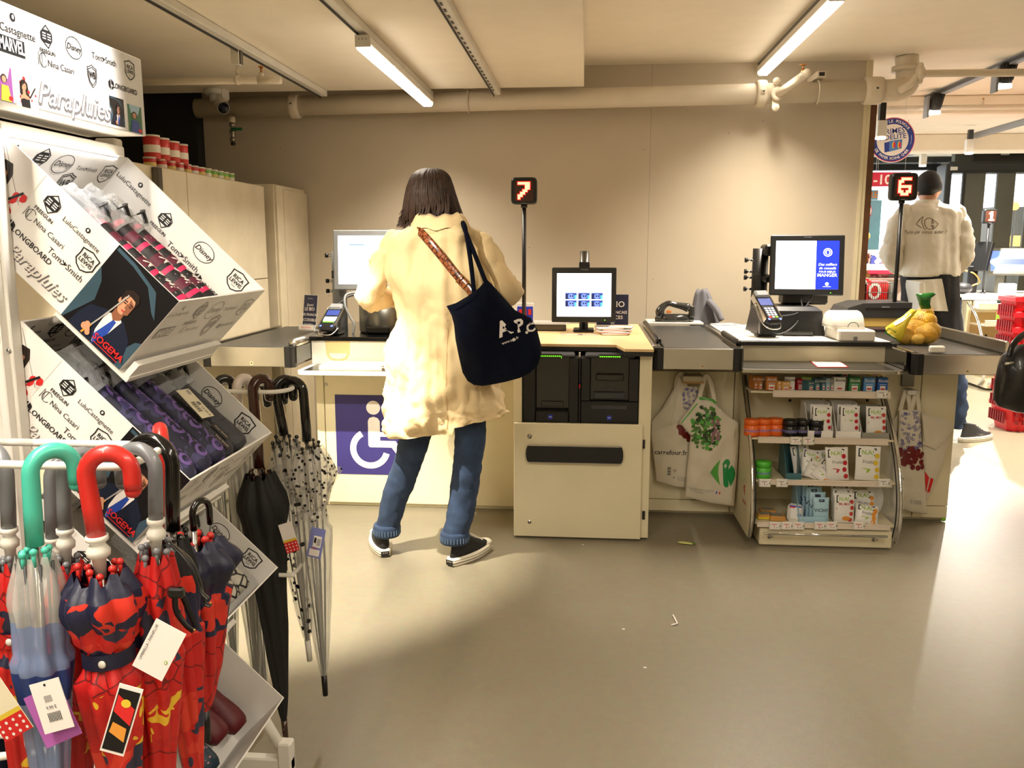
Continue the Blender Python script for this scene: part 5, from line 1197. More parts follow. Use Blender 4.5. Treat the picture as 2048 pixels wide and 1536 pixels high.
def face(parent, c, look, s=1.0, glasses=False):
    """eyes, brows, nose, mouth, ears on a head centred at c looking along look"""
    d = Vector(look).normalized(); r = d.cross(Vector((0, 0, 1))).normalized(); u = r.cross(d)
    M = Matrix.Translation(c) @ Matrix(((r.x, d.x, u.x, 0), (r.y, d.y, u.y, 0), (r.z, d.z, u.z, 0), (0, 0, 0, 1))) @ Matrix.Scale(s, 4)
    m = MB(); m.M = M
    m.ball((0, .006, .0), (.072, .088, .105), 'skin', 24, 16, lambda p: Vector((p.x * (1 - .22 * max(0, -p.z)), p.y * (1 - .06 * max(0, -p.z)), p.z)))
    m.tube([(0, .092, .02), (0, .1, -.005), (0, .108, -.02), (0, .098, -.028)], [.006, .008, .011, .008], 'skin', 10)
    for x in (-.074, .074): m.ball((x, .0, -.005), (.008, .017, .028), 'skin', 10, 8); m.ball((x * 1.04, .006, -.004), (.004, .009, .017), 'lip', 8, 6)
    hd = part('head', m, parent)
    m = MB(); m.M = M
    for x in (-.028, .028):
        m.ball((x, .082, .012), (.013, .01, .008), 'paper_white', 10, 8); m.ball((x, .0895, .012), (.006, .004, .006), 'hair', 8, 6)
        m.tube([(x - .014, .088, .026), (x, .094, .031), (x + .014, .088, .027)], .0028, 'hair', 6)
    m.tube([(-.02, .085, -.052), (-.008, .093, -.049), (0, .0945, -.051), (.008, .093, -.049), (.02, .085, -.052)], [.002, .005, .0045, .005, .002], 'lip', 8)
    part('face_features', m, parent)
    return M
mat('lip', (170, 96, 84), .5)
mat('coat_beige', (226, 200, 154), .72, var=.05, vscale=5, bump=.5, bscale=16, sheen=.1)
mat('denim', (44, 62, 92), .85, var=.22, vscale=26, bump=.3, bscale=500)
mat('denim_light', (86, 106, 134), .85, var=.1, vscale=40)
mat('tote_navy', (7, 13, 31), .9, var=.3, vscale=6, bump=.5, bscale=22, spec=.15)
pattern_mat('snake_leather', 'net', (150, 84, 50), (70, 34, 22), 60, .25, .09)
mat('canvas_black', (26, 25, 26), .8, bump=.2, bscale=500); mat('rubber_white', (236, 228, 210), .5)
mat('shirt_white', (224, 216, 200), .8, var=.04, bump=.25, bscale=20); mat('apron_black', (20, 19, 20), .85, bump=.15, bscale=60)
def crease(p, f, seed=0):
    d = noise.voronoi(Vector(p) * f + Vector((seed, seed, seed)))[0]
    e = noise.voronoi(Vector(p) * f * 2.3 + Vector((seed, seed, seed)))[0]
    return min(1.0, (d[1] - d[0]) * 2.0) * .65 + min(1.0, (e[1] - e[0]) * 2.0) * .35
def garment(rings, mt, disp, n=96, vent=None, hem=None, seed=0.0, ex=2.4, sub=5, m=None, crump=None):
    """rings: (left point, right point, half depth); superellipse rings, interpolated"""
    m = m or MB(); out = []
    K = len(rings); segs = []
    for i in range(K - 1):
        for k in range(sub if i < K - 2 else sub + 1):
            t = k / sub
            def cr(g):
                a, b, c, d = (g(rings[max(0, i - 1)]), g(rings[i]), g(rings[i + 1]), g(rings[min(K - 1, i + 2)]))
                return 0.5 * ((2 * b) + (c - a) * t + (2 * a - 5 * b + 4 * c - d) * t * t + (3 * b - a - 3 * c + d) * t ** 3)
            segs.append((cr(lambda r: Vector(r[0])), cr(lambda r: Vector(r[1])), cr(lambda r: r[2])))
    S = len(segs)
    for i, (L, Rr, hd) in enumerate(segs):
        f = i / (S - 1); c = (L + Rr) / 2; w2 = (Rr - L).length / 2; ux = (Rr - L).normalized(); uy = Vector((0, 0, 1)).cross(ux).normalized(); ring = []
        for j in range(n):
            a = 2 * PI * j / n; ca, sa = math.cos(a), math.sin(a)
            x = math.copysign(abs(ca) ** (2 / ex), ca) * w2; y = math.copysign(abs(sa) ** (2 / ex), sa) * hd
            p = c + ux * x + uy * y; nrm = (ux * ca + uy * sa)
            dd = disp(f, a) * (noise.noise(p * 7 + Vector((seed, 0, 0))) + .5 * noise.noise(Vector((p.x * 22, p.y * 22, p.z * 4 + seed)))) if disp else 0
            if crump: dd += crump(f, a) * (crease(p, 9, seed) - .5)
            if vent and f > vent[0] and sa < 0:
                xx = x - vent[1]
                if 0 < xx < .05: dd -= .016 * (1 - xx / .05) * min(1, (f - vent[0]) * 12)
                elif -.02 < xx <= 0: dd += .004
            p = p + nrm * dd
            if hem and f > .85: p.z += hem(x) * (f - .85) / .15
            ring.append(p)
        out.append(ring)
    m.loft(out, mt, True, False)
    return m
def sleeve(pts, rs, mt, seed=0, amp=.012, n=26, sub=8, flat=1.0):
    P = smooth_pts(pts, sub); k = len(P); RR = []
    for i in range(k):
        f = i / (k - 1) * (len(rs) - 1); a = int(min(f, len(rs) - 2)); RR.append(rs[a] + (rs[a + 1] - rs[a]) * (f - a))
    m = MB(); m.tube(P, RR, mt, n, caps=False, flat=flat)
    for i, v in enumerate(m.v):
        c = P[i // n]; d = (v - c).normalized(); m.v[i] = v + d * (amp * (crease(v, 11, seed) - .5) + amp * .8 * noise.noise(v * 9))
    # turned-in cuff
    m.loft([m.v[-n:], [P[-1] + (q - P[-1]) * .8 for q in m.v[-n:]]], mt, True, False)
    return m
def shoe(parent, heel, ang, L, style):
    M = Matrix.Translation(heel) @ Matrix.Rotation(ang, 4, 'Z')
    def outl(s, dz, n=28, x0=0.0):
        o = []
        for j in range(n):
            a = 2 * PI * j / n; y = L * (.5 - .5 * math.cos(a)); f = y / L
            w_ = (.032 + .014 * math.sin(min(1, f * 1.15) * PI * .9) + .004 * f) * (abs(math.sin(a)) ** .55 if f > .06 else abs(math.sin(a)) ** .4)
            o.append((math.copysign(w_ * s, math.sin(a)), y * s + L * (1 - s) / 2, dz))
        return o
    m = MB(); m.M = M
    white, up = ('rubber_white', 'canvas_black') if style == 'canvas' else ('rubber_white', 'dark_grey_plastic')
    m.loft([outl(1.0, .002), outl(1.04, .008), outl(1.04, .03), outl(.99, .036)], white); m.loft([outl(1.045, .0135), outl(1.045, .0165)], 'print_black', caps=False); m.loft([outl(1.045, .026), outl(1.045, .028)], 'print_black', caps=False)
    fr = Fr((0, -.0062, .0), (1, 0, 0), (0, 0, 1), (0, -1, 0))
    if style == 'canvas': m.rect(fr, -.018, .006, .018, .03, 'print_black', .001); m.text(fr, '* * *', 0, .02, .012, 'rubber_white', .01, off=.0016)
    part('sole', m, parent, 'white rubber sole')
    m = MB(); m.M = M; R_ = []
    for f, (w_, yc, ln, z) in enumerate(((1, .5, .98, .034), (.98, .5, .95, .05), (.86, .44, .78, .07), (.8, .35, .58, .09), (.85, .27, .42, .115), (.82, .25, .38, .13))):
        R_.append([(.036 * w_ * math.sin(a) * (1 if z < .06 else .95), L * (yc - ln / 2 * math.cos(a)), z + (.0 if z < .06 else .012 * (-math.cos(a)) * (-1))) for a in [2 * PI * j / 24 for j in range(24)]])
    m.loft(R_, up)
    if style == 'canvas':
        m.tube([(.0, L * .035, .04), (.0, L * .05, .12)], .003, 'canvas_black', 6)
        for i in range(5): m.tube([(-.018, L * (.78 - i * .07), .06 + i * .012), (.018, L * (.76 - i * .07), .063 + i * .012)], .003, 'rubber_white', 6)
        m.ball((0, L * .9, .038), (.034, .035, .018), 'rubber_white', 16, 8)
    else:
        fr = Fr((.036, L * .5, .05), (0, -1, 0), (0, 0, 1), (1, 0, 0)); m.poly(fr, [(-.04, .012), (-.01, -.006), (.05, .015), (0, .004), (-.02, .004)], 'grey_plastic', .004)
        for i in range(4): m.tube([(-.016, L * (.74 - i * .07), .062 + i * .012), (.016, L * (.72 - i * .07), .064 + i * .012)], .003, 'print_black', 6)
    part('shoe', m, parent)

# ---- the woman at the till
Y0 = 3.5
w = thing('person', 'woman with brown hair in a beige coat standing at the till', 'person', (-.745, 3.5, 0))
A = lambda px, py, y=Y0: at(px, py, y=y)
J = dict(pelvis=A(890, 700, 3.52), waist=A(886, 610, 3.52), chest=A(880, 520, 3.52), neckb=A(876, 455, 3.53), neck=A(874, 430, 3.55), headc=A(868, 396, 3.58), headt=A(866, 362, 3.585),
         shl=A(800, 488, 3.52), shr=A(955, 485, 3.52), ell=A(742, 590, 3.46), elr=A(1012, 582, 3.46), wrl=A(815, 588, 3.74), wrr=A(945, 596, 3.74),
         hipl=A(856, 740, 3.52), hipr=A(925, 740, 3.52), knl=A(818, 925, 3.53), knr=A(934, 920, 3.50), anl=A(775, 1070, 3.56), anr=A(910, 1080, 3.48))
C = body_chains(J, .82)
for s, sd in (('l', 1), ('r', -1)):
    d = (J['wr' + s] - J['el' + s]).normalized(); C += hand_chains(J['wr' + s] + d * .02, d + Vector((0, .2, -.1)), (0, 0, 1), sd, .45, .92)
skin_body(w, C)
M = face(w, A(868, 393, 3.585), (-.12, 1, -.35), .93)
# hair
m = MB(); HR = []
hp = [(336, 856, 866, .012, .0), (340, 838, 886, .05, 0), (352, 824, 898, .085, 0), (372, 816, 905, .105, 0), (395, 811, 912, .11, 0), (418, 807, 920, .105, .0), (436, 803, 927, .09, .0), (448, 800, 929, .08, .0)]
hr = []
for py, a, b, hd, _ in hp: L, Rr = A(a, py, 3.57), A(b, py, 3.57); hr.append((L, Rr, hd))
garment(hr, 'hair', None, n=110, sub=5, ex=2.0, m=m)
k = 0
for i, v in enumerate(m.v):
    j = i % 110; c = A(866, 400, 3.57); rw = i // 110; fz = rw / (len(m.v) / 110)
    d = Vector((v.x - c.x, v.y - c.y, 0)); 
    if d.length > 1e-4: d.normalize()
    m.v[i] = v + d * (.0045 * noise.noise(Vector((j * .55, fz * 1.5, 2))) + .002 * math.sin(j * 1.9)) * min(1, fz * 4) + Vector((0, 0, -.03 * max(0, fz - .8) * 5 * abs(noise.noise(Vector((j * .35, 5, 0)))) + .02 * max(0, fz - .8) * 5))
for i in range(330):
    a = R.uniform(0, 2 * PI); top = R.uniform(0.15, .6); ln = R.uniform(.75, 1.0)
    pts = []
    for q in range(7):
        f = top + (1.03 * ln + .02 - top) * q / 6 if a > PI else top + (1.0 * ln - top) * q / 6
        ff = min(f, 1) * (len(hr) - 1); ii = int(min(ff, len(hr) - 2)); t = ff - ii
        L = hr[ii][0].lerp(hr[ii + 1][0], t); Rr = hr[ii][1].lerp(hr[ii + 1][1], t); hd = hr[ii][2] * (1 - t) + hr[ii + 1][2] * t
        c = (L + Rr) / 2; w2 = (Rr - L).length / 2; aa = a + .12 * noise.noise(Vector((i, f * 2, 0)))
        p = c + Vector((math.cos(aa) * (w2 + .001), math.sin(aa) * (hd + .001), 0)); p.z -= max(0, f - 1) * .3 + (.012 * (q / 6) ** 3 if i % 3 else 0)
        if q == 6 and math.cos(a) < -.7: p.x -= .012
        pts.append(p)
    m.tube(pts, [.0016, .0028, .0032, .0032, .003, .0024, .0006], 'hair', 5, caps=False)
# flipped-out tips left, loose locks at the neck
for i in range(26):
    x = R.uniform(790, 815); m.tube(smooth_pts([A(x + 18, 425 + R.uniform(-8, 8), 3.54), A(x + 12, 442, 3.53), A(x - 1, 455 + R.uniform(-4, 3), 3.52)], 4), [.002, .003, .003, .003, .0028, .0024, .002, .0012, .0004], 'hair', 5, caps=False)
for i in range(40):
    x = R.choice([R.uniform(838, 858), R.uniform(868, 900)]); e = R.uniform(432, 446)
    m.tube(smooth_pts([A(x, 388 + R.uniform(-12, 12), 3.49), A(x + 2, 416, 3.458), A(x - 4 + R.uniform(-5, 5), e, 3.450)], 4), [.002, .003, .003, .003, .0028, .0024, .002, .0012, .0004], 'hair', 5, caps=False)
part('hair', m, w)
# coat
CR = [(A(842, 436), A(918, 436), .055), (A(834, 446), A(926, 446), .066), (A(812, 456), A(942, 455), .082), (A(784, 466), A(962, 464), .098), (A(770, 484), A(974, 482), .11), (A(776, 530), A(976, 530), .125), (A(786, 590), A(980, 590), .13),
      (A(785, 650), A(984, 650), .135), (A(781, 720), A(992, 720), .145), (A(776, 790), A(1002, 790), .155), (A(772, 835), A(1010, 830), .16), (A(770, 862), A(1013, 852), .162)]
xv = A(893, 800).x - (A(772, 835).x + A(1010, 830).x) / 2
m = garment(CR, 'coat_beige', lambda f, a: .02 + .036 * f, n=200, vent=(.66, xv), hem=lambda x: .02 + .03 * max(0, x) / .2 if x > .06 else 0, seed=2, sub=9, crump=lambda f, a: .009 + .04 * max(0, f - .55) ** .6)
bvh_coat = m
part('coat', m, w); coat_obj = [o for o in COL.objects if o.parent == w and o.name.startswith('coat')][0]
# collar
m = MB(); cr = []
for k, (pyo, gr, z) in enumerate(((436, 0.0, .0), (430, .004, .012), (436, .02, .0), (452, .036, -.03), (460, .042, -.045))):
    ring = []
    for j in range(41):
        a = PI * 1.0 + PI * j / 40; ctr = A(880, 438)
        ring.append(ctr + Vector((math.cos(a) * (.083 + gr), math.sin(a) * (.062 + gr * .9), z + .012 * abs(math.cos(a)) + .004 * math.sin(a * 9))))
    cr.append(ring)
m.loft(cr, 'coat_beige', closed=False); part('collar', m, w)
sl = sleeve([A(815, 482, 3.52), A(790, 490, 3.51), A(770, 515, 3.5), A(752, 558, 3.47), A(740, 590, 3.46), A(775, 594, 3.58), A(806, 590, 3.70)], [.03, .05, .06, .058, .054, .06, .058, .052, .05], 'coat_beige', 3, .022); part('sleeve', sl, w)
sl = sleeve([A(930, 480, 3.52), A(954, 488, 3.51), A(976, 512, 3.5), A(1000, 555, 3.47), A(1012, 586, 3.46), A(985, 594, 3.58), A(955, 596, 3.70)], [.03, .05, .06, .058, .054, .06, .058, .052, .05], 'coat_beige', 8, .022); part('sleeve', sl, w)
# pocket-flap crease lines on the back
fr = FrOn(Fr((0, 3.3, 0), (1, 0, 0), (0, 0, 1), (0, -1, 0)), bvh_coat, 1.0)
def CO(px, py): q = at(px, py, y=3.35); return (q.x, q.z)
mat('coat_seam', (190, 150, 96), .7)
m = MB(); m.line(fr, [CO(893, 640 + 22 * i) for i in range(11)], .0022, 'coat_seam', .0012); m.line(fr, [CO(832 + 8 * i, 470 + 18 * i) for i in range(0)] or [CO(820, 600), CO(821, 700)], .0001, 'coat_seam'); part('seam', m, w)
# jeans
for s, pts, rs, sd in (('l', [A(860, 760, 3.52), A(833, 868, 3.52), A(820, 908, 3.525), A(806, 950, 3.535), A(789, 1000, 3.55), A(774, 1052, 3.56), A(773, 1064, 3.56)], [.075, .066, .064, .062, .062, .055, .051, .05], 1),
                       ('r', [A(925, 760, 3.52), A(940, 862, 3.51), A(934, 924, 3.50), A(929, 970, 3.495), A(922, 1025, 3.485), A(910, 1066, 3.475), A(909, 1078, 3.475)], [.078, .070, .062, .062, .06, .058, .055, .054], 5)):
    m = sleeve(pts, rs, 'denim', sd, .008, 28, 9, 1.0)
    part('jeans_leg', m, w)
    m = MB(); P0, P1 = Vector(pts[-2]), Vector(pts[-1]) - Vector((0, 0, .01)); r = .056 if s == 'l' else .058
    n = 28; rg = []
    for p, k in ((P0 + Vector((0, 0, .012)), 1.0), (P0, 1.06), (P1, 1.06), (P1 - Vector((0, 0, .004)), 1.0)): rg.append([p + Vector((math.cos(2 * PI * j / n) * r * k * (1 + .02 * (j % 2)), math.sin(2 * PI * j / n) * r * k * (1 + .02 * (j % 2)), 0)) for j in range(n)])
    m.loft(rg, 'denim'); 
    for j in range(0, n): a = 2 * PI * (j + .5) / n; c = (P0 + P1) / 2; q = c + Vector((math.cos(a), math.sin(a), 0)) * r * 1.075; m.box(q.x - .002, q.x + .002, q.y - .002, q.y + .002, q.z - .012, q.z + .010, 'denim_light')
    part('jeans_cuff', m, w, 'turned-up cuff')
h1, t1 = at(768, 1112, z=0), at(742, 1068, z=0); h2, t2 = at(905, 1131, z=0), at(945, 1078, z=0)
for h, tt, a in ((Vector((J['anl'].x + .0, 3.505, 0)), t1, math.radians(22)), (Vector((J['anr'].x - .012, 3.425, 0)), t2, math.radians(-30))):
    shoe(w, h, a, .27, 'canvas')
# tote bag
t = thing('tote_bag', 'navy cloth tote bag with white lettering hanging from the woman\'s right shoulder', 'bag', A(985, 770, 3.3))
YB = 3.28
O = OUT([(893, 612), (912, 606), (936, 592), (958, 576), (973, 558), (985, 570), (1005, 592), (1030, 620), (1062, 636), (1074, 658), (1082, 690), (1083, 708), (1076, 730), (1060, 746), (1040, 756), (1010, 764), (985, 769), (965, 772), (948, 770), (935, 762), (925, 745), (918, 715), (911, 680), (908, 650), (903, 630)], YB)
m = MB(); fr0 = Fr((0, YB, 0), (1, 0, 0), (0, 0, 1), (0, -1, 0)); D = []
for i in range(len(O)):
    a, b = O[i], O[(i + 1) % len(O)]; n = max(1, int(math.dist(a, b) / .015)); D += [(a[0] + (b[0] - a[0]) * q / n, a[1] + (b[1] - a[1]) * q / n) for q in range(n)]
m.pillow(D, fr0, .06, 'tote_navy', 16, .05, .03, 11, .6); fb = FrOn(fr0, m)
m.text(fb, 'A.P.C.', *[v for v in (CO(1052, 648)[0] * YB / 3.35 + 0, 0)][:1], 0, .001, 'sign_white') if 0 else None
def TB(px, py): q = at(px, py, y=YB); return (q.x, q.z)
u, v = TB(1018, 652); 
for ch, (px, py), sz in (('A', (1011, 655), .08), ('.', (1027, 668), .07), ('P', (1041, 650), .066), ('.', (1052, 656), .06), ('C', (1062, 655), .046)):
    u, v = TB(px, py + (10 if ch == '.' else 0)); m.text(fb, ch, u, v - (.0 if ch != '.' else -.02), sz, 'sign_white', .03, 0, .002, .38)
u, v = TB(1023, 678); m.text(fb, 'www.apc.fr', u, v, .015, 'sign_white', .01, 0, .002, .38)
part('bag_body', m, t)
m = MB(); fr1 = Fr((0, YB - .0, 0), (1, 0, 0), (0, 0, 1), (0, -1, 0)); m.pillow(OUT([(895, 612), (915, 607), (940, 594), (960, 580), (955, 596), (935, 608), (912, 620)], YB), fb, .012, 'tote_navy', 4, .0); part('bag_rim', m, t, 'folded upper rim')
for pts in ([(930, 455, 3.37), (938, 500, 3.355), (944, 545, 3.34), (948, 585, 3.31)], [(928, 455, 3.39), (942, 490, 3.36), (958, 530, 3.34), (972, 565, 3.30)]):
    P = smooth_pts([at(a, b, y=y) for a, b, y in [(926, 452, 3.48), (927, 450, 3.42)] + pts], 6)
    m = MB(); m.tube(P, .018, 'tote_navy', 10, flat=.5, up=(0, -1, 0)); part('strap', m, t)
t = thing('shoulder_strap', 'brown snakeskin pattern leather strap running diagonally across the woman\'s back', 'strap', at(940, 575, y=3.3))
P = smooth_pts([at(834, 456, y=3.43), at(850, 474, y=3.385), at(872, 500, y=3.365), at(898, 532, y=3.36), at(918, 556, y=3.35), at(938, 578, y=3.33), at(946, 592, y=3.32)], 6)
m = MB(); m.tube(P, .0165, 'snake_leather', 8, flat=.22, up=(0, -1, 0)); part('band', m, t)
m = MB(); c = at(926, 563, y=3.34); m.M = Matrix.Translation(c) @ Matrix.Rotation(math.radians(45), 4, 'Y'); 
for x0, x1, z0, z1 in ((-.02, .02, .017, .02), (-.02, .02, -.02, -.017), (-.02, -.017, -.02, .02), (.017, .02, -.02, .02)): m.box(x0, x1, -.012, -.006, z0, z1, 'brass')
part('buckle', m, t, 'metal buckle')

# ---- the shop worker
YE = 6.0
B_ = lambda px, py, y=YE: at(px, py, y=y)
e = thing('person', 'man in a white work shirt and black apron, seen from behind', 'person', (at(1870, 700, y=6).x, 6.0, 0))
J = dict(pelvis=B_(1862, 590), waist=B_(1860, 530), chest=B_(1858, 460), neckb=B_(1856, 410), neck=B_(1857, 398), headc=B_(1858, 380, 6.03), headt=B_(1858, 362, 6.03),
         shl=B_(1812, 430), shr=B_(1908, 430), ell=B_(1786, 505, 5.98), elr=B_(1926, 505, 5.98), wrl=B_(1806, 535, 6.2), wrr=B_(1905, 535, 6.2),
         hipl=B_(1840, 600), hipr=B_(1892, 600), knl=B_(1836, 740, 6.05), knr=B_(1905, 740, 6.05), anl=Vector((B_(1836, 740).x - .03, 6.05, .1)), anr=at(1915, 852, y=6.1))
C = body_chains(J, .9)
for s, sd in (('l', 1), ('r', -1)):
    d = (J['wr' + s] - J['el' + s]).normalized(); C += hand_chains(J['wr' + s] + d * .02, d, (0, 0, 1), sd, .5)
skin_body(e, C)
face(e, B_(1858, 378, 6.03), (-.15, 1, -.2), .98)
m = MB(); c = B_(1857, 373, 6.02); m.ball(c, (.083, .098, .105), 'hair_black', 24, 14, lambda p: p if p.z > -.3 and p.y < .75 else p * (.86 if p.z > -.75 else .8)); part('hair', m, e)
m = garment([(B_(1838, 400), B_(1876, 400), .06), (B_(1832, 407), B_(1884, 407), .07), (B_(1808, 415), B_(1912, 415), .09), (B_(1797, 430), B_(1924, 430), .11), (B_(1797, 470), B_(1925, 470), .13), (B_(1800, 510), B_(1920, 510), .14), (B_(1802, 545), B_(1916, 545), .145), (B_(1806, 553), B_(1912, 553), .135)], 'shirt_white', lambda f, a: .02, n=110, seed=4, sub=7, crump=lambda f, a: .008)
bv = m
fr = FrOn(Fr((0, 5.7, 0), (1, 0, 0), (0, 0, 1), (0, -1, 0)), bv)
def EO(px, py): q = at(px, py, y=5.87); return (q.x, q.z)
mat('stitch_grey', (120, 106, 90), .7); L_ = 'stitch_grey'
m.line(fr, [EO(1836, 448), EO(1843, 438), EO(1849, 433), EO(1845, 445), EO(1848, 457), EO(1851, 460), EO(1843, 455), EO(1836, 448)], .005, L_, .002)
m.line(fr, [EO(1857, 436), EO(1851, 441), EO(1850, 449), EO(1853, 456), EO(1858, 459)], .005, L_, .002); m.line(fr, [EO(1857, 436), EO(1862, 436), EO(1866, 440), EO(1863, 446), EO(1868, 446), EO(1866, 438), EO(1872, 443), EO(1877, 448), EO(1871, 454), EO(1866, 458), EO(1867, 451), EO(1862, 451), EO(1866, 457), EO(1858, 459)], .005, L_, .002)
u, v = EO(1853, 464); m.text(fr, 'Puis-je vous aider ?', u, v, .034, L_, .004, .3, .002)
part('shirt', m, e, 'white work shirt with grey stitched logo')
part('sleeve', sleeve([B_(1828, 425), B_(1812, 430), B_(1798, 455), B_(1788, 490, 5.98), B_(1785, 510, 5.98), B_(1796, 530, 6.1), B_(1806, 538, 6.18)], [.03, .075, .085, .078, .072, .07, .06, .05], 'shirt_white', 6, .02), e)
part('sleeve', sleeve([B_(1890, 425), B_(1905, 430), B_(1918, 455), B_(1924, 490, 5.98), B_(1925, 512, 5.98), B_(1916, 530, 6.1), B_(1906, 538, 6.18)], [.03, .075, .085, .078, .072, .07, .06, .05], 'shirt_white', 16, .02), e)
m = garment([(B_(1806, 548), B_(1912, 548), .14), (B_(1806, 560), B_(1912, 560), .142), (B_(1806, 610), B_(1915, 610), .15), (B_(1808, 660), B_(1920, 660), .15), (B_(1810, 700), B_(1920, 700), .14)], 'apron_black', lambda f, a: .015, n=80, seed=9, sub=5); bv = m
part('apron', m, e)
m = MB(); fr = FrOn(Fr((0, 5.6, 0), (1, 0, 0), (0, 0, 1), (0, -1, 0)), bv)
Q = [(1806, 562), (1880, 557), (1886, 590), (1893, 622), (1850, 620), (1806, 618)]
cu = [EO(*p) for p in Q]; nx = 10
def tail(i, j):
    a = Vector(EO(1806, 562)).lerp(Vector(EO(1880, 557)), i); b = Vector(EO(1806, 619)).lerp(Vector(EO(1893, 622)), i); q = a.lerp(b, j); return fr.p(q.x, q.y, .012 + .006 * math.sin(i * 20))
m.sheet(tail, 14, 8, 'shirt_white'); part('shirt_tail', m, e, 'white shirt tail below the apron band')
for s, sd in (('l', 3), ('r', 7)):
    part('trouser_leg', sleeve([J['hip' + s], J['hip' + s].lerp(J['kn' + s], .5), J['kn' + s], J['kn' + s].lerp(J['an' + s], .5), J['an' + s] + Vector((0, 0, .0))], [.1, .09, .075, .072, .068], 'denim', sd, .022), e)
    shoe(e, Vector((J['an' + s].x - (.03 if s == 'l' else .0), J['an' + s].y - .06, 0)), math.radians(10 if s == 'l' else -62), .3, 'trainer')

# ---- the passer-by at the right edge
PX, PY = 2.02, 3.35
p_ = thing('person', 'passer-by in a cream coat cut off by the right edge, carrying a black handbag', 'person', (PX, PY, 0))
V = lambda x, y, z: Vector((PX + x, PY + y, z))
J = dict(pelvis=V(0, 0, .95), waist=V(0, 0, 1.08), chest=V(0, 0, 1.28), neckb=V(0, 0, 1.45), neck=V(0, 0, 1.5), headc=V(0, .02, 1.58), headt=V(0, .02, 1.66), shl=V(-.17, 0, 1.38), shr=V(.17, 0, 1.38), ell=V(-.235, -.02, 1.1), elr=V(.23, -.02, 1.1), wrl=V(-.235, .12, .93), wrr=V(.23, .08, .86),
         hipl=V(-.08, 0, .9), hipr=V(.08, 0, .9), knl=V(-.09, .12, .5), knr=V(.09, -.05, .48), anl=V(-.09, .12, .1), anr=V(.09, -.2, .12))
C = body_chains(J, .85)
for s, sd in (('l', 1), ('r', -1)): C += hand_chains(J['wr' + s], J['wr' + s] - J['el' + s], (-1 if s == 'l' else 1, 0, 0), sd, .7, .95)
skin_body(p_, C); face(p_, V(0, .025, 1.585), (0, 1, 0), .95)
m = MB(); m.ball(V(0, .0, 1.6), (.09, .105, .11), 'hair', 24, 14, lambda p: p if p.y < .5 else p * .82)
m.loft([[V(math.cos(a) * r, math.sin(a) * r * .8 - .03, z) for a in [PI + PI * j / 20 for j in range(21)]] for r, z in ((.088, 1.6), (.092, 1.5), (.09, 1.42))], 'hair', closed=False); part('hair', m, p_)
mat('coat_cream', (232, 218, 190), .75, bump=.2, bscale=24)
m = garment([(V(-.07, 0, 1.5), V(.07, 0, 1.5), .06), (V(-.12, 0, 1.44), V(.12, 0, 1.44), .08), (V(-.2, 0, 1.38), V(.2, 0, 1.38), .1), (V(-.2, 0, 1.2), V(.2, 0, 1.2), .125), (V(-.19, 0, 1.0), V(.19, 0, 1.0), .13), (V(-.22, 0, .75), V(.22, 0, .75), .16), (V(-.23, 0, .6), V(.23, 0, .6), .17)], 'coat_cream', lambda f, a: .02, n=90, seed=11, sub=6); part('coat', m, p_)
part('sleeve', sleeve([V(-.18, 0, 1.38), V(-.225, -.01, 1.22), V(-.24, -.01, 1.08), V(-.24, .08, .97)], [.07, .07, .065, .055], 'coat_cream', 2, .015), p_)
part('sleeve', sleeve([V(.18, 0, 1.38), V(.22, -.01, 1.22), V(.235, -.01, 1.08), V(.235, .06, .92)], [.07, .07, .065, .055], 'coat_cream', 6, .015), p_)
for s, sd in (('l', 13), ('r', 17)):
    part('trouser_leg', sleeve([J['hip' + s], J['kn' + s], J['an' + s]], [.08, .065, .05], 'print_red' if 0 else 'apron_black', sd, .01), p_); shoe(p_, V(-.09 if s == 'l' else .09, .06 if s == 'l' else -.26, 0), 0, .26, 'trainer')
t = thing('handbag', 'glossy black handbag carried at the right edge of the picture', 'bag', at(2030, 825, y=3.42))
mat('leather_black', (16, 15, 15), .35, bump=.25, bscale=20, coat=.3)
fr0 = Fr((0, 3.42, 0), (1, 0, 0), (0, 0, 1), (0, -1, 0)); m = MB()
m.pillow(OUT([(2004, 712), (2030, 690), (2075, 684), (2120, 700), (2130, 760), (2124, 826), (2080, 832), (2030, 824), (1996, 812), (1988, 800), (1992, 760), (1998, 730)], 3.42), fr0, .07, 'leather_black', 10, .07, .01, 10, .5); part('bag_body', m, t)
m = MB(); m.tube(smooth_pts([at(2018, 715, y=3.36), at(2026, 690, y=3.37), at(2050, 668, y=3.4), at(2085, 664, y=3.42), at(2105, 700, y=3.4)], 6), .012, 'leather_black', 8, flat=.5, up=(0, -1, 0)); part('handle', m, t)
m = MB(); a = at(2010, 728, y=3.35); m.tube([a, a + Vector((.03, 0, .006))], .005, 'chrome', 8); part('clasp', m, t, 'metal clasp')
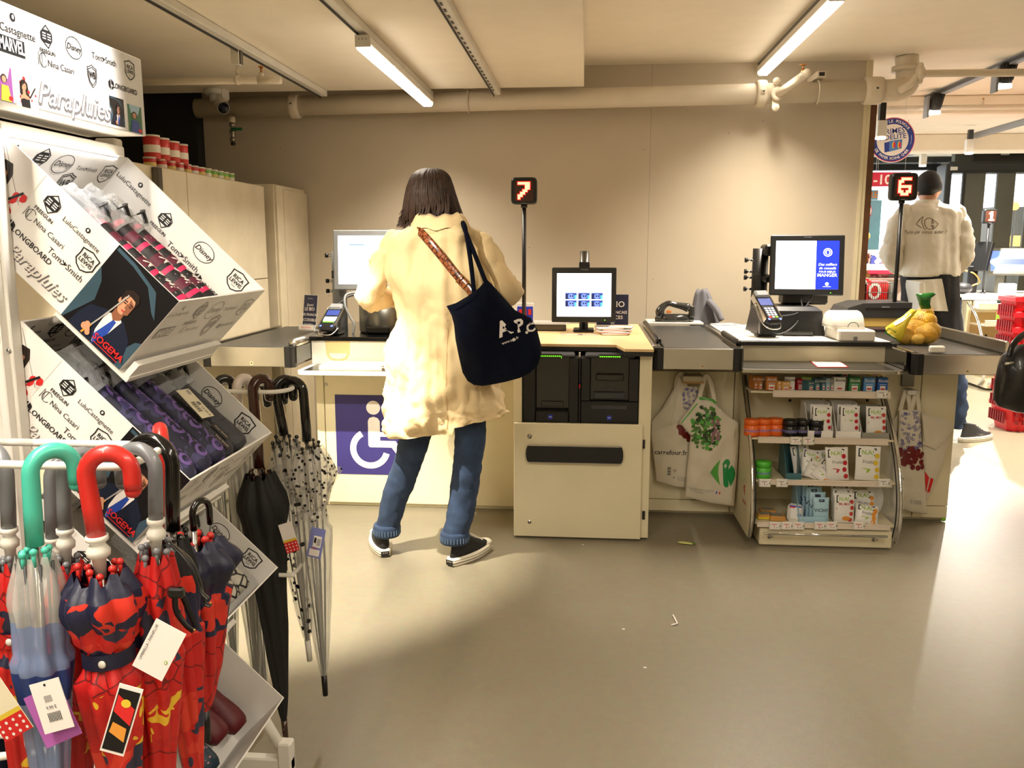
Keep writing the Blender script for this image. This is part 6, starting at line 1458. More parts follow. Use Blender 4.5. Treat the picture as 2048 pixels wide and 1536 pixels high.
# ---------------------------------------------------------------- umbrella display
mat('photo_dark', (16, 14, 18), .35); mat('photo_teal', (58, 82, 96), .35); mat('photo_suit', (20, 28, 48), .4); mat('photo_tie', (38, 70, 160), .4); mat('photo_skin', (204, 146, 112), .4); mat('photo_shade', (140, 88, 64), .4)
mat('photo_hair', (36, 24, 20), .4); mat('photo_red', (214, 40, 40), .4); mat('photo_violet', (150, 84, 150), .4); mat('photo_green', (60, 120, 80), .4); mat('print_soft', (168, 164, 160), .5); mat('photo_lip', (180, 50, 50), .4)
K_ = 'print_black'
def lg_freegun(m, fr, u, v, s, c=K_):
    P = [(0, .5), (.5, .18), (.5, -.12), (.12, -.5), (-.5, -.18), (-.5, .12)]
    m.line(fr, [(u + x * s * .9, v + y * s * 1.1) for x, y in P], s * .06, c, closed=True)
    m.poly(fr, [(u + x * s, v + y * s) for x, y in ((-.42, .12), (-.25, .32), (.25, .32), (.44, .1), (.44, -.1), (.25, -.32), (-.25, -.32), (-.44, -.12))], c)
    for dx in (-.2, .2):
        for dy in (-.13, .0, .13): m.rect(fr, u + (dx - .14) * s, v + (dy - .03) * s, u + (dx + .14) * s, v + (dy + .03) * s, 'card_white', .0012)
    m.text(fr, 'FREEGUN', u, v - s * .78, s * .3, c, .02)
def lg_disney(m, fr, u, v, s, c=K_): m.ring(fr, u, v, s * .62, s * .48, s * .035, c); m.text(fr, 'Disney', u, v, s * .40, c, .01, .25)
def shield(m, fr, u, v, s, c): m.line(fr, [(u + x * s, v + y * s) for x, y in ((-.5, .38), (-.3, .42), (0, .5), (.3, .42), (.5, .38), (.47, .1), (.5, -.2), (.3, -.42), (0, -.55), (-.3, -.42), (-.5, -.2), (-.47, .1))], s * .06, c, closed=True)
def lg_rica(m, fr, u, v, s, c=K_): shield(m, fr, u, v, s, c); m.text(fr, 'RICA', u, v + s * .14, s * .3, c, .02); m.text(fr, 'LEWIS', u, v - s * .12, s * .28, c, .02); m.text(fr, 'PARIS', u, v - s * .32, s * .1, c)
def lg_wb(m, fr, u, v, s, c=K_):
    for k in (1, .8): m.line(fr, [(u + x * s * k, v + y * s * k) for x, y in ((-.42, .4), (-.2, .46), (0, .56), (.2, .46), (.42, .4), (.42, .0), (.3, -.35), (0, -.6), (-.3, -.35), (-.42, .0))], s * .045, c, closed=True)
    m.text(fr, 'WB', u, v + s * .02, s * .5, c, .03, sx=.7)
def lg_marvel(m, fr, u, v, s, c=K_): m.rect(fr, u - s * .75, v - s * .3, u + s * .75, v + s * .3, c); m.text(fr, 'MARVEL', u, v, s * .62, 'card_white', .03, off=.0016, sx=.62)
def lg_long(m, fr, u, v, s, c=K_): m.text(fr, 'LONGBOARD', u + s * .1, v, s * .34, c, .015); q = u - s * 1.12; m.poly(fr, [(q - .02 * s, v - .22 * s), (q - .2 * s, v - .12 * s), (q - .22 * s, v + .1 * s), (q - .02 * s, v + .25 * s)], c); m.poly(fr, [(q + .03 * s, v - .05 * s), (q + .03 * s, v - .25 * s), (q + .24 * s, v - .1 * s)], c); m.poly(fr, [(q + .03 * s, v + .25 * s), (q + .03 * s, v + .02 * s), (q + .24 * s, v - .04 * s), (q + .2 * s, v + .16 * s)], c)
def lg_nina(m, fr, u, v, s, c=K_): m.ring(fr, u - s * 1.0, v, s * .22, s * .26, s * .03, c, a0=.6, a1=5.7); m.line(fr, [(u - s * 1.3, v - s * .22), (u - s * 1.28, v + s * .25), (u - s * 1.08, v - s * .22), (u - s * 1.06, v + s * .25)], s * .03, c); m.text(fr, 'Nina Casari', u + s * .12, v - s * .06, s * .36, c)
def lg_tom(m, fr, u, v, s, c=K_): m.text(fr, 'Tom', u - s * .62, v, s * .42, c); m.text(fr, 'Smith', u + s * .55, v, s * .42, c); m.line(fr, [(u - s * .22, v + s * .1), (u - s * .02, v - s * .02), (u + s * .06, v + s * .06)], s * .05, c); m.line(fr, [(u - s * .2, v - s * .12), (u - s * .04, v - s * .02), (u - s * .06, v + s * .1)], s * .05, c)
def lg_lulu(m, fr, u, v, s, c=K_): m.text(fr, 'LuluCastagnette', u, v, s * .32, c); m.disc(fr, u + s * .1, v + s * .36, s * .12, s * .12, c); m.disc(fr, u + s * .1, v + s * .37, s * .05, s * .06, 'card_white', .0012)
def lg_para(m, fr, u, v, s, c='print_soft', c2='card_white'): m.text(fr, 'Parapluies', u + s * .03, v - s * .04, s * .62, c, .02, .35); m.text(fr, 'Parapluies', u, v, s * .62, c2 if c2 != 'card_white' else 'sign_white', .008, .35, off=.0018)
def ph_man(m, fr, u0, v0, w, h, small=False):
    P = lambda x, y: (u0 + x * w, v0 + (1 - y) * h)
    def pl(pts, c, o): m.poly(fr, [P(*p) for p in pts], c, .0006 + .0002 * o)
    m.rect(fr, u0, v0, u0 + w, v0 + h, 'photo_dark')
    pl([(0, .3), (.12, .42), (.2, .62), (.02, 1), (0, 1)], 'photo_teal', 1); pl([(1, .62), (.93, .66), (.78, 1), (1, 1)], 'photo_teal', 1); pl([(.02, .02), (.3, .03), (.72, .1), (.93, .34), (.84, .3), (.6, .12), (.3, .07), (.02, .06)], 'photo_teal', 1)
    pl([(.12, 1), (.14, .82), (.2, .68), (.4, .6), (.66, .58), (.86, .7), (.92, .85), (.9, 1)], 'photo_suit', 2)
    pl([(.42, .62), (.56, .56), (.64, .6), (.6, .8), (.5, .98), (.44, .85)], 'sign_white', 3); pl([(.54, .64), (.59, .64), (.6, .8), (.52, 1), (.46, .9)], 'photo_tie', 4)
    pl([(.47, .52), (.6, .5), (.61, .6), (.54, .65), (.47, .6)], 'photo_shade', 4)
    c = P(.545, .42); m.disc(fr, c[0], c[1], w * .095, h * .125, 'photo_skin', .0016, 18); pl([(.55, .34), (.64, .38), (.64, .5), (.58, .54), (.57, .44)], 'photo_shade', 6)
    pl([(.44, .4), (.43, .3), (.5, .25), (.6, .25), (.66, .31), (.65, .39), (.61, .33), (.52, .32), (.47, .36), (.46, .42)], 'photo_hair', 7)
    pl([(.49, .385), (.54, .38), (.54, .392), (.49, .397)], 'photo_hair', 7); pl([(.58, .38), (.63, .387), (.63, .4), (.58, .392)], 'photo_hair', 7); pl([(.5, .408), (.535, .404), (.535, .418), (.5, .42)], 'photo_hair', 8); pl([(.585, .406), (.62, .41), (.62, .422), (.585, .42)], 'photo_hair', 8)
    pl([(.53, .488), (.58, .485), (.575, .5), (.54, .503)], 'photo_lip', 8); pl([(.545, .4), (.57, .4), (.575, .46), (.55, .465)], 'photo_shade', 7)
    c = P(.445, .42); m.disc(fr, c[0], c[1], w * .02, h * .035, 'photo_skin', .0018, 8)
    m.line(fr, [P(.33, .98), P(.41, .7), P(.5, .32)], w * .018, 'print_soft', .0026); m.line(fr, [P(.33, .98), P(.37, .84)], w * .025, 'pk_peach', .0028)
    for i in range(4): c = P(.33 + .022 * i, .86 + .025 * i); m.disc(fr, c[0], c[1], w * .035, h * .03, 'photo_skin', .003 + .0001 * i, 10)
    c = P(.31, .9); m.disc(fr, c[0], c[1], w * .04, h * .04, 'photo_skin', .0029, 10)
    if not small:
        c = P(.72, .9); m.text(fr, 'SOGEMA', c[0], c[1], h * .1, 'photo_red', .02, .0, .0036); c = P(.72, .955); m.rect(fr, c[0] - w * .2, c[1] - h * .004, c[0] + w * .2, c[1] + h * .004, 'photo_red', .0036)
def ph_lady(m, fr, u0, v0, w, h, seed=1, half=False):
    rr = random.Random(seed); P = lambda x, y: (u0 + x * w, v0 + (1 - y) * h)
    m.rect(fr, u0, v0, u0 + w, v0 + h, 'paper_white')
    def pl(pts, c, o): m.poly(fr, [P(*p) for p in pts], c, .0006 + .0002 * o)
    for i in range(16): c = P(rr.uniform(.05, .95), rr.uniform(.04, .9)); s = rr.uniform(.02, .07); m.poly(fr, [(c[0] + s * w * math.cos(a) * rr.uniform(.6, 1.2), c[1] + s * h * math.sin(a) * rr.uniform(.6, 1.2)) for a in [2 * PI * k / 7 for k in range(7)]], 'photo_red', .0008 + .00002 * i)
    pl([(.22, .3), (.3, .2), (.45, .18), (.56, .28), (.6, .5), (.62, .66), (.5, .72), (.3, .74), (.2, .6)], 'photo_hair', 2)
    c = P(.38, .38); m.disc(fr, c[0], c[1], w * .11, h * .13, 'photo_skin', .0014, 16); pl([(.32, .5), (.44, .5), (.46, .62), (.6, .68), (.62, .8), (.2, .8), (.22, .68), (.32, .62)], 'photo_skin', 3)
    pl([(.24, 1), (.22, .78), (.34, .74), (.5, .76), (.6, .74), (.62, 1)], 'photo_dark', 5); pl([(.26, .28), (.4, .22), (.5, .3), (.42, .29), (.3, .36), (.27, .5), (.24, .42)], 'photo_hair', 6)
    pl([(.31, .36), (.355, .355), (.355, .37), (.31, .375)], 'photo_hair', 6); pl([(.41, .355), (.455, .36), (.455, .375), (.41, .37)], 'photo_hair', 6); pl([(.35, .455), (.41, .455), (.38, .475)], 'photo_lip', 6)
    m.line(fr, [P(.62, .7), P(.9, .35)], w * .04, 'photo_dark', .002); m.line(fr, [P(.1, .05), P(.95, .5)], w * .01, 'print_grey', .0008)
def ph_misc(m, fr, u0, v0, w, h, k):
    P = lambda x, y: (u0 + x * w, v0 + (1 - y) * h)
    m.rect(fr, u0, v0, u0 + w, v0 + h, ['photo_violet', 'photo_green'][k]); m.poly(fr, [P(.1, 0), P(.9, 0), P(.7, .35), P(.2, .3)], 'pk_sky' if k else 'paper_white', .0008)
    c = P(.45, .36); m.disc(fr, c[0], c[1], w * .2, h * .13, 'photo_hair', .001); m.disc(fr, c[0], c[1] - h * .02, w * .14, h * .1, 'photo_skin', .0012); m.poly(fr, [P(.15, 1), P(.25, .55), (P(.7, .55)), P(.85, 1)], 'photo_tie' if k else 'pk_yellow', .0014); m.disc(fr, P(.8, .9)[0], P(.8, .9)[1], w * .15, h * .07, 'photo_red', .0016)

XF = -.742; DX, DZ = .718, -.696; D_ = Vector((DX, 0, DZ)); U_ = Vector((-DZ, 0, DX)); TL_, TH_, TY0, TY1 = .432, .178, 1.5, 1.922
def band_print(m, fr, W, H, c=K_, header=False):
    """the printed band used on header, back and front panels"""
    s = H * .26
    lg_lulu(m, fr, W * .1, H * .80, s * .9, c); lg_freegun(m, fr, W * .32, H * .80, s * .95, c); lg_disney(m, fr, W * .50, H * .76, s * 1.1, c); lg_tom(m, fr, W * .71, H * .74, s * .8, c); lg_rica(m, fr, W * .9, H * .72, s * 1.05, c)
    lg_marvel(m, fr, W * .12, H * .52, s * .95, c); lg_nina(m, fr, W * .40, H * .5, s * .75, c); lg_wb(m, fr, W * .62, H * .48, s * 1.2, c); lg_long(m, fr, W * .85, H * .42, s * .75, c)
def make_tray(zf, label, plain=False):
    t = thing('cardboard_tray', label, 'display tray', (XF, TY0, zf - .2), 'tilted trays of the umbrella display')
    A0 = Vector((XF, 0, zf)); Q = lambda s, y, h: A0 + D_ * s + U_ * h + Vector((0, y, 0)); T = .0035
    def slab(m, s0, s1, y0, y1, h0, h1, mt='card_white'):
        vs = [Q(s, y, h) for s in (s0, s1) for y in (y0, y1) for h in (h0, h1)]
        m.add(vs, [(0, 1, 3, 2), (4, 6, 7, 5), (0, 4, 5, 1), (2, 3, 7, 6), (0, 2, 6, 4), (1, 5, 7, 3)], mt)
    # near side panel, printed outside
    m = MB(); slab(m, -TL_, 0, TY0, TY0 + T, -TH_, 0); fr = Fr(Q(-TL_, TY0, -TH_), D_, U_, (0, -1, 0))
    def UVn(px, py): q = at(px, py, y=TY0) - (Vector((-.742, TY0, 1.25)) - D_ * TL_ - U_ * TH_); return q.dot(D_), q.dot(U_)
    if not plain:
        ph_lady(m, fr, .0, .02, .105, TH_ - .02, 3)
        lg_freegun(m, fr, *UVn(105, 408), .034); lg_nina(m, fr, *UVn(96, 462), .042); lg_lulu(m, fr, *UVn(163, 470), .042); lg_long(m, fr, *UVn(60, 488), .045); lg_tom(m, fr, *UVn(131, 530), .041); lg_rica(m, fr, *UVn(174, 522), .04); lg_para(m, fr, *UVn(74, 543), .055, 'print_grey')
        ph_man(m, fr, .284, .0, TL_ - .285, TH_)
    part('side_panel', m, t)
    # far side panel, printed inside
    m = MB(); slab(m, -TL_, 0, TY1 - T, TY1, -TH_, 0); fr = Fr(Q(-TL_, TY1 - T, -TH_), D_, U_, (0, -1, 0))
    def UVf(px, py): q = at(px, py, y=TY1) - (Vector((-.742, TY1, 1.25)) - D_ * TL_ - U_ * TH_); return q.dot(D_), q.dot(U_)
    if not plain:
        lg_lulu(m, fr, *UVf(270, 379), .05); lg_marvel(m, fr, *UVf(231, 421), .042); lg_freegun(m, fr, *UVf(332, 440), .036); lg_tom(m, fr, *UVf(367, 514), .046); lg_disney(m, fr, *UVf(409, 505), .044); lg_rica(m, fr, *UVf(475, 562), .045); lg_long(m, fr, *UVf(430, 590), .05); lg_wb(m, fr, *UVf(355, 548), .04)
    part('side_panel', m, t)
    # back panel printed inside, front panel printed outside, floor
    m = MB(); slab(m, -TL_, -TL_ + T, TY0 + T, TY1 - T, -TH_, 0); fr = Fr(Q(-TL_ + T, TY0 + T, -TH_), (0, 1, 0), U_, D_)
    if not plain:
        W = TY1 - TY0; band_print(m, fr, W, TH_); lg_para(m, fr, W * .48, TH_ * .25, .05, 'print_grey'); ph_man(m, fr, W * .70, TH_ * .03, W * .1, TH_ * .3, True); ph_misc(m, fr, W * .84, TH_ * .03, W * .1, TH_ * .3, 1)
    part('back_panel', m, t)
    m = MB(); slab(m, -T, 0, TY0 + T, TY1 - T, -TH_, 0); fr = Fr(Q(0, TY0, -TH_), (0, 1, 0), U_, D_); band_print(m, fr, TY1 - TY0, TH_ * 1.0, 'print_soft'); part('front_panel', m, t, 'front panel with pale grey print')
    m = MB(); slab(m, -TL_ + T, -T, TY0 + T, TY1 - T, -TH_, -TH_ + T); part('base_panel', m, t)
    return Q
trayn = ['top tilted white cardboard tray, holding pink and black checked umbrellas', 'second tilted cardboard tray from the top, holding navy umbrellas', 'third tilted cardboard tray, holding black netted umbrellas', 'bottom tilted cardboard tray, plain inside, holding dark red umbrellas']
ZF = [1.25, .912, .575, .232]; QS = [make_tray(z, l, i == 3) for i, (z, l) in enumerate(zip(ZF, trayn))]

# the stand itself
st = thing('display_stand', 'white metal umbrella display stand with printed header board, filling the left foreground', 'display stand', (-1.08, 1.7, 0))
hx = -1.0
m = MB(); m.box(hx - .14, hx, 1.22, 1.913, 1.596, 1.763, 'card_white', .002)
fr = Fr((hx, 1.22, 1.596), (0, 1, 0), (0, 0, 1), (1, 0, 0))
def H_(px, py): q = at(px, py, x=hx); return (q.y - 1.22, q.z - 1.596)
lg_lulu(m, fr, *H_(22, 60), .062); lg_freegun(m, fr, *H_(92, 73), .036); lg_disney(m, fr, *H_(147, 96), .042); lg_tom(m, fr, *H_(208, 120), .044); lg_rica(m, fr, *H_(259, 140), .038)
lg_marvel(m, fr, *H_(22, 92), .048); lg_nina(m, fr, *H_(118, 131), .048); lg_wb(m, fr, *H_(184, 152), .038); lg_long(m, fr, *H_(248, 178), .046); lg_para(m, fr, *H_(150, 205), .095, 'print_grey')
for (a, b, fn) in (((-3, 203), (27, 125), 0), ((33, 215), (76, 133), 1), ((222, 252), (250, 197), 2), ((258, 266), (285, 210), 3)):
    p, q = H_(*a), H_(*b); w_, h_ = q[0] - p[0], q[1] - p[1]; v0 = p[1] + .004
    w_ = abs(H_(b[0], (a[1] + b[1]) / 2)[0] - H_(a[0], (a[1] + b[1]) / 2)[0]); h_ = .058
    [lambda: ph_misc(m, fr, p[0], v0, w_, h_, 0), lambda: ph_lady(m, fr, p[0], v0, w_, h_, 5), lambda: ph_man(m, fr, p[0], v0, w_, h_, True), lambda: ph_misc(m, fr, p[0], v0, w_, h_, 1)][fn]()
part('header_board', m, st, 'printed header board reading Parapluies')
m = MB(); m.box(-1.135, -1.075, 1.452, 1.49, 0.02, 1.596, 'white_paint', .004); m.box(-1.14, -1.06, 1.447, 1.4517, .6, .66, 'white_paint', .003)
q = at(37, 703, y=1.45); m.lathe([(0, -.003), (.006, -.002), (.006, 0)], (q.x - .02, 1.4517, q.z), 'chrome', 10, 'y'); part('post', m, st)
m = MB(); m.box(-1.135, -1.085, 1.93, 1.965, .02, 1.596, 'white_paint', .004); part('post', m, st)
m = MB(); m.box(-1.075, -1.06, 1.452, 1.4995, .02, 1.575, 'white_paint', .002); m.box(-1.06, -1.052, 1.47, 1.498, .02, 1.57, 'light_plastic', .002); part('side_rail', m, st)
m = MB(); m.box(-1.07, -1.05, 1.48, 1.88, 1.5475, 1.5505, 'lamp_glow'); part('light_strip', m, st, 'glowing strip under the header'); m = MB(); m.box(-1.14, -1.136, 1.5, 1.93, 1.30, 1.575, 'white_paint'); m.box(-1.13, -1.06, 1.5, 1.925, 1.551, 1.575, 'white_paint', .003); part('top_panel', m, st)
m = MB(); m.box(-1.2, -1.145, 1.38, 1.52, .1, 1.75, 'navy', .003); part('back_strip', m, st, 'navy back strip')
mat('violet_print', (110, 84, 150), .5)
for k, z in enumerate(ZF):
    A0 = Vector((XF, 0, z)); Q = lambda s, y, h: A0 + D_ * s + U_ * h + Vector((0, y, 0)); m = MB()
    for (s0, s1, h0, h1) in ((-.16, .022, -TH_ - .012, -TH_ - .0015), (.008, .02, -TH_ - .0015, -TH_ + .03)):
        vs = [Q(s, y, h) for s in (s0, s1) for y in (1.505, 1.87) for h in (h0, h1)]
        m.add(vs, [(0, 1, 3, 2), (4, 6, 7, 5), (0, 4, 5, 1), (2, 3, 7, 6), (0, 2, 6, 4), (1, 5, 7, 3)], 'white_paint')
    a = Q(-.15, 1.6, -TH_ - .012); m.tube([a, Vector((-1.09, 1.6, a.z - .02))], .008, 'white_paint', 8); a = Q(-.15, 1.83, -TH_ - .012); m.tube([a, Vector((-1.09, 1.83, a.z - .02))], .008, 'white_paint', 8)
    part('tray_bracket', m, st)
# hook rails
yr0, yr1 = 1.17, 1.31
P = smooth_pts([at(-60, 931, y=yr0), at(100, 931, y=yr0), at(215, 934, y=yr0), at(250, 930, y=yr0 + .01), at(285, 910, y=yr0 + .05), at(318, 893, y=yr1 - .03), at(308, 887, y=yr1), at(262, 886, y=yr1), at(0, 885, y=yr1), at(-60, 885, y=yr1)], 6)
zr = P[6].z
for p in P: p.z = zr
m = MB(); m.tube(P, .0065, 'white_paint', 10); m.tube([Vector((-1.1, yr0, zr)), Vector((-1.1, 1.46, zr))], .0065, 'white_paint', 8)
for y in (yr0, yr1): m.tube([Vector((-1.1, y, zr)), Vector((P[0].x + .01, y, zr))], .0065, 'white_paint', 10)
part('hook_rail', m, st)
m = MB(); pa = at(0, 1478, y=1.2); zl = at(150, 1478, y=1.3).z; m.tube(smooth_pts([Vector((-1.1, 1.3, zl)), at(190, 1478, y=1.3), at(245, 1478, y=1.3), at(250, 1482, y=1.2), Vector((-1.1, 1.2, zl))], 6), .0065, 'white_paint', 10); part('hook_rail', m, st)
z2 = at(500, 783, y=2.06).z
P = smooth_pts([Vector((-1.1, 2.06, z2)), at(470, 783, y=2.06), at(548, 783, y=2.06), at(585, 770, y=2.12), at(560, 766, y=2.17), at(470, 766, y=2.17), Vector((-1.1, 2.17, z2))], 6)
for p in P: p.z = z2
m = MB(); m.tube(P, .0055, 'white_paint', 10); m.tube([Vector((-1.1, 1.965, z2)), Vector((-1.1, 2.17, z2))], .0055, 'white_paint', 8); part('hook_rail', m, st)
z3 = at(560, 1150, y=2.03).z
P = smooth_pts([Vector((-1.1, 2.03, z3)), at(560, 1152, y=2.03), at(585, 1148, y=2.04), at(604, 1128, y=2.12), at(600, 1113, y=2.2), at(560, 1113, y=2.2), Vector((-1.1, 2.2, z3))], 6)
for p in P: p.z = z3
m = MB(); m.tube(P, .0055, 'white_paint', 10); m.tube([Vector((-1.1, 1.965, z3)), Vector((-1.1, 2.2, z3))], .0055, 'white_paint', 8); part('hook_rail', m, st)
for y in (1.47, 1.945):
    m = MB(); m.box(-1.13, -.735, y - .015, y + .015, .02, .055, 'white_paint', .004); m.box(-.77, -.735, y - .018, y + .018, .0, .1 if y > 1.6 else .06, 'white_paint', .004); m.box(-1.13, -1.09, y - .018, y + .018, 0, .05, 'white_paint', .004)
    if y > 1.6: m.tube([Vector((-.755, 1.945, .06)), Vector((-.86, 1.945, .26))], .014, 'white_paint', 8)
    part('base_frame', m, st)

# ---- folding umbrellas lying in the trays
pattern_mat('plaid_black', 'stripe', (28, 22, 28), (40, 20, 30), 8, .5, .3)
mat('hot_pink', (206, 44, 96), .5); mat('plaid_dark', (30, 24, 30), .55, bump=.2, bscale=120); mat('plaid_wine', (92, 24, 48), .55)
mat('fold_navy', (26, 26, 48), .6, bump=.5, bscale=90, var=.3); pattern_mat('fold_navy_print', 'blot', (28, 28, 54), (60, 56, 100), 40, .55, .42)
mat('cello', (235, 238, 240), .08, alpha=.32, bump=1.0, bscale=70, coat=.5); pattern_mat('net_black', 'net', (20, 20, 22), (14, 14, 15), 55, .5, .07); pattern_mat('fold_wine', 'dots', (96, 18, 28), (150, 60, 60), 60, .5, .12); pattern_mat('fold_teal', 'dots', (26, 50, 66), (190, 130, 140), 90, .5, .25)
mat('fold_grey', (60, 60, 66), .5, bump=.5, bscale=100); pattern_mat('fold_lattice', 'net', (190, 184, 170), (16, 16, 18), 45, .5, .1)
def folded(Q, y, h, s0, s1, r, style, label, dy=0.0, grp='folding umbrellas in the trays'):
    a, b = Q(s0, y, h), Q(s1, y + dy, h); t = thing('folding_umbrella', label, 'umbrella', b, grp)
    ax = (b - a).normalized(); L = (b - a).length; e1 = Vector((0, 1, 0)); e1 = (e1 - ax * e1.dot(ax)).normalized(); e2 = ax.cross(e1); rr = random.Random(label)
    m = MB(); n = 22; rings = []
    base = {'plaid': 'plaid_dark', 'navy': 'fold_navy_print', 'grey': 'fold_grey', 'net': 'fold_lattice', 'wine': 'fold_wine', 'teal': 'fold_teal'}[style]
    K = 26
    for i in range(K + 1):
        f = i / K; rf = r * (min(1, .55 + f * 6) if f < .08 else (min(1, .7 + (1 - f) * 6) if f > .95 else 1)) * (1 + .03 * math.sin(f * 17))
        rings.append([a + ax * L * f + (e1 * math.cos(q) + e2 * math.sin(q)) * rf * (1 + .06 * math.sin(3 * q + f * 5) + .03 * noise.noise(Vector((q * 2, f * 9, len(label))))) for q in [2 * PI * k / n for k in range(n)]])
    if style == 'plaid':
        for i in range(K):
            mt = 'hot_pink' if i % 6 == 4 else ('plaid_wine' if i % 6 in (1, 2) else base); m.loft(rings[i:i + 2], mt, caps=False)
    else: m.loft(rings, base)
    up = U_; side = ax.cross(U_) * -1
    if style == 'plaid':
        fr = FrOn(Fr(a + ax * (L * .6), -ax, Vector((0, -1, 0)), U_), m, .3); mt = 'sign_white'
        m.text(fr, 'Little Marcel', 0, 0, r * 1.3, mt, .01, .3, .0012)
    if style == 'navy' :
        fr = FrOn(Fr(a + ax * (L * .6), -ax, Vector((0, -1, 0)), U_), m, .3); m.text(fr, 'LONGBOARD', 0, 0, r * 1.25, 'violet_print', .04, 0, .0012, sx=1.2)
    part('canopy', m, t)
    m = MB(); m.tube([a - ax * .05, a + ax * .004], [r * .62, r * .72], 'black_plastic', 14); m.tube([a - ax * .055, a - ax * .05], r * .55, 'black_gloss', 14); part('handle', m, t)
    c = a + ax * .02 + U_ * r * .9; m = MB(); m.tube(smooth_pts([c, c + e1 * .03 + U_ * .015, c + e1 * .05 - ax * .01 + U_ * .01, c + e1 * .035 + ax * .02, c + e1 * .0 + ax * .03], 5), .006, 'black_plastic', 6, flat=.3); part('wrist_strap', m, t)
    if style != 'wine':
        m = MB(); rg = []
        for i in range(9): f = i / 8 * .22; rg.append([a - ax * (.045 - f * .5) + (e1 * math.cos(q) + e2 * math.sin(q)) * r * (1.3 + .45 * noise.noise(Vector((q * 2.5, f * 30, len(label) * .3))) + .3 * (.22 - f)) for q in [2 * PI * k / 24 for k in range(24)]])
        m.loft(rg, 'cello', caps=False); part('clear_wrap', m, t, 'crinkled clear wrap')
    return t
Q = QS[0]
folded(Q, 1.80, -.075, -.31, -.03, .024, 'plaid', 'pink and black checked folding umbrella nearest the far wall of the top tray')
folded(Q, 1.735, -.07, -.32, -.02, .024, 'plaid', 'middle pink and black checked folding umbrella in the top tray')
folded(Q, 1.67, -.075, -.325, -.01, .024, 'plaid', 'pink and black checked folding umbrella nearest the camera in the top tray')
folded(Q, 1.60, -.115, -.3, -.01, .024, 'plaid', 'checked folding umbrella lying low behind the near wall of the top tray')
Q = QS[1]
for i, (y, h, s0, st_) in enumerate(((1.85, -.05, -.27, 'grey'), (1.795, -.06, -.27, 'grey'), (1.735, -.05, -.31, 'navy'), (1.675, -.055, -.33, 'navy'), (1.61, -.06, -.33, 'navy'), (1.55, -.08, -.32, 'navy'))):
    folded(Q, y, h, s0, -.02, .027, st_, ['grey folding umbrella against the far wall of the second tray', 'grey folding umbrella with black labels in the second tray', 'navy folding umbrella with a white price tag in the second tray', 'third navy folding umbrella from the near wall of the second tray', 'second navy folding umbrella from the near wall of the second tray', 'navy folding umbrella against the near wall of the second tray'][i])
q = QS[1](-.13, 1.735, -.018)
m = MB(); fr = Fr(q, (D_ * .9 + Vector((0, .35, 0))), (Vector((0, 1, 0)) * .9 - D_ * .35), U_ ); c = q
def card(name, label, p, ux, uy, w_, h_, draw=None, base='paper_white', th=.0012, grp=None):
    ux = Vector(ux).normalized(); uy = Vector(uy); uy = (uy - ux * uy.dot(ux)).normalized(); wn = ux.cross(uy); m = MB(); o = Vector(p) - ux * w_ / 2 - uy * h_ / 2
    m.prism([o, o + ux * w_, o + ux * w_ + uy * h_, o + uy * h_], wn * -th, base); fr = Fr(o, ux, uy, wn)
    if draw: draw(m, fr, w_, h_)
    return solo(name, m, label, 'price tag', grp)
def dr_tag(m, fr, w, h):
    for i in range(14): m.rect(fr, w * (.45 + i * .025), h * .18, w * (.45 + i * .025 + (.008 if i % 3 else .016)), h * .5, K_)
    m.rect(fr, w * .46, h * .6, w * .58, h * .85, 'print_grey'); m.text(fr, '12,99 E', w * .8, h * .7, h * .2, K_); m.rect(fr, w * .05, h * .62, w * .2, h * .84, 'print_soft'); m.disc(fr, w * .04, h * .9, w * .015, w * .015, K_)
card('price_tag', 'cream price tag lying on the navy umbrellas in the second tray', QS[1](-.15, 1.78, -.012), D_ + Vector((0, -.12, 0)), (0, 1, 0), .085, .05, dr_tag, 'paper_cream')
for i, (s, y) in enumerate(((-.07, 1.80), (-.05, 1.77))): card('brand_label', ['upper black label on the grey folding umbrella', 'lower black label on the grey folding umbrella'][i], QS[1](s, y, -.029), D_, (0, 1, 0), .045, .022, lambda m, fr, w, h: m.text(fr, 'Tom Smith', w / 2, h / 2, h * .4, 'sign_white'), 'print_black')
Q = QS[2]
folded(Q, 1.86, -.07, -.25, -.02, .026, 'net', 'black lattice patterned folding umbrella by the far wall of the third tray'); folded(Q, 1.80, -.07, -.26, -.02, .026, 'net', 'second lattice patterned folding umbrella in the third tray'); folded(Q, 1.73, -.08, -.26, -.02, .028, 'grey', 'dark grey folding umbrella in the middle of the third tray')
Q = QS[3]
folded(Q, 1.86, -.1, -.28, -.03, .03, 'wine', 'dark red folding umbrella by the far wall of the bottom tray'); folded(Q, 1.79, -.1, -.28, -.05, .03, 'wine', 'dark red folding umbrella in the middle of the bottom tray'); folded(Q, 1.72, -.12, -.3, .0 - .02, .028, 'teal', 'dotted dark folding umbrella at the front of the bottom tray')

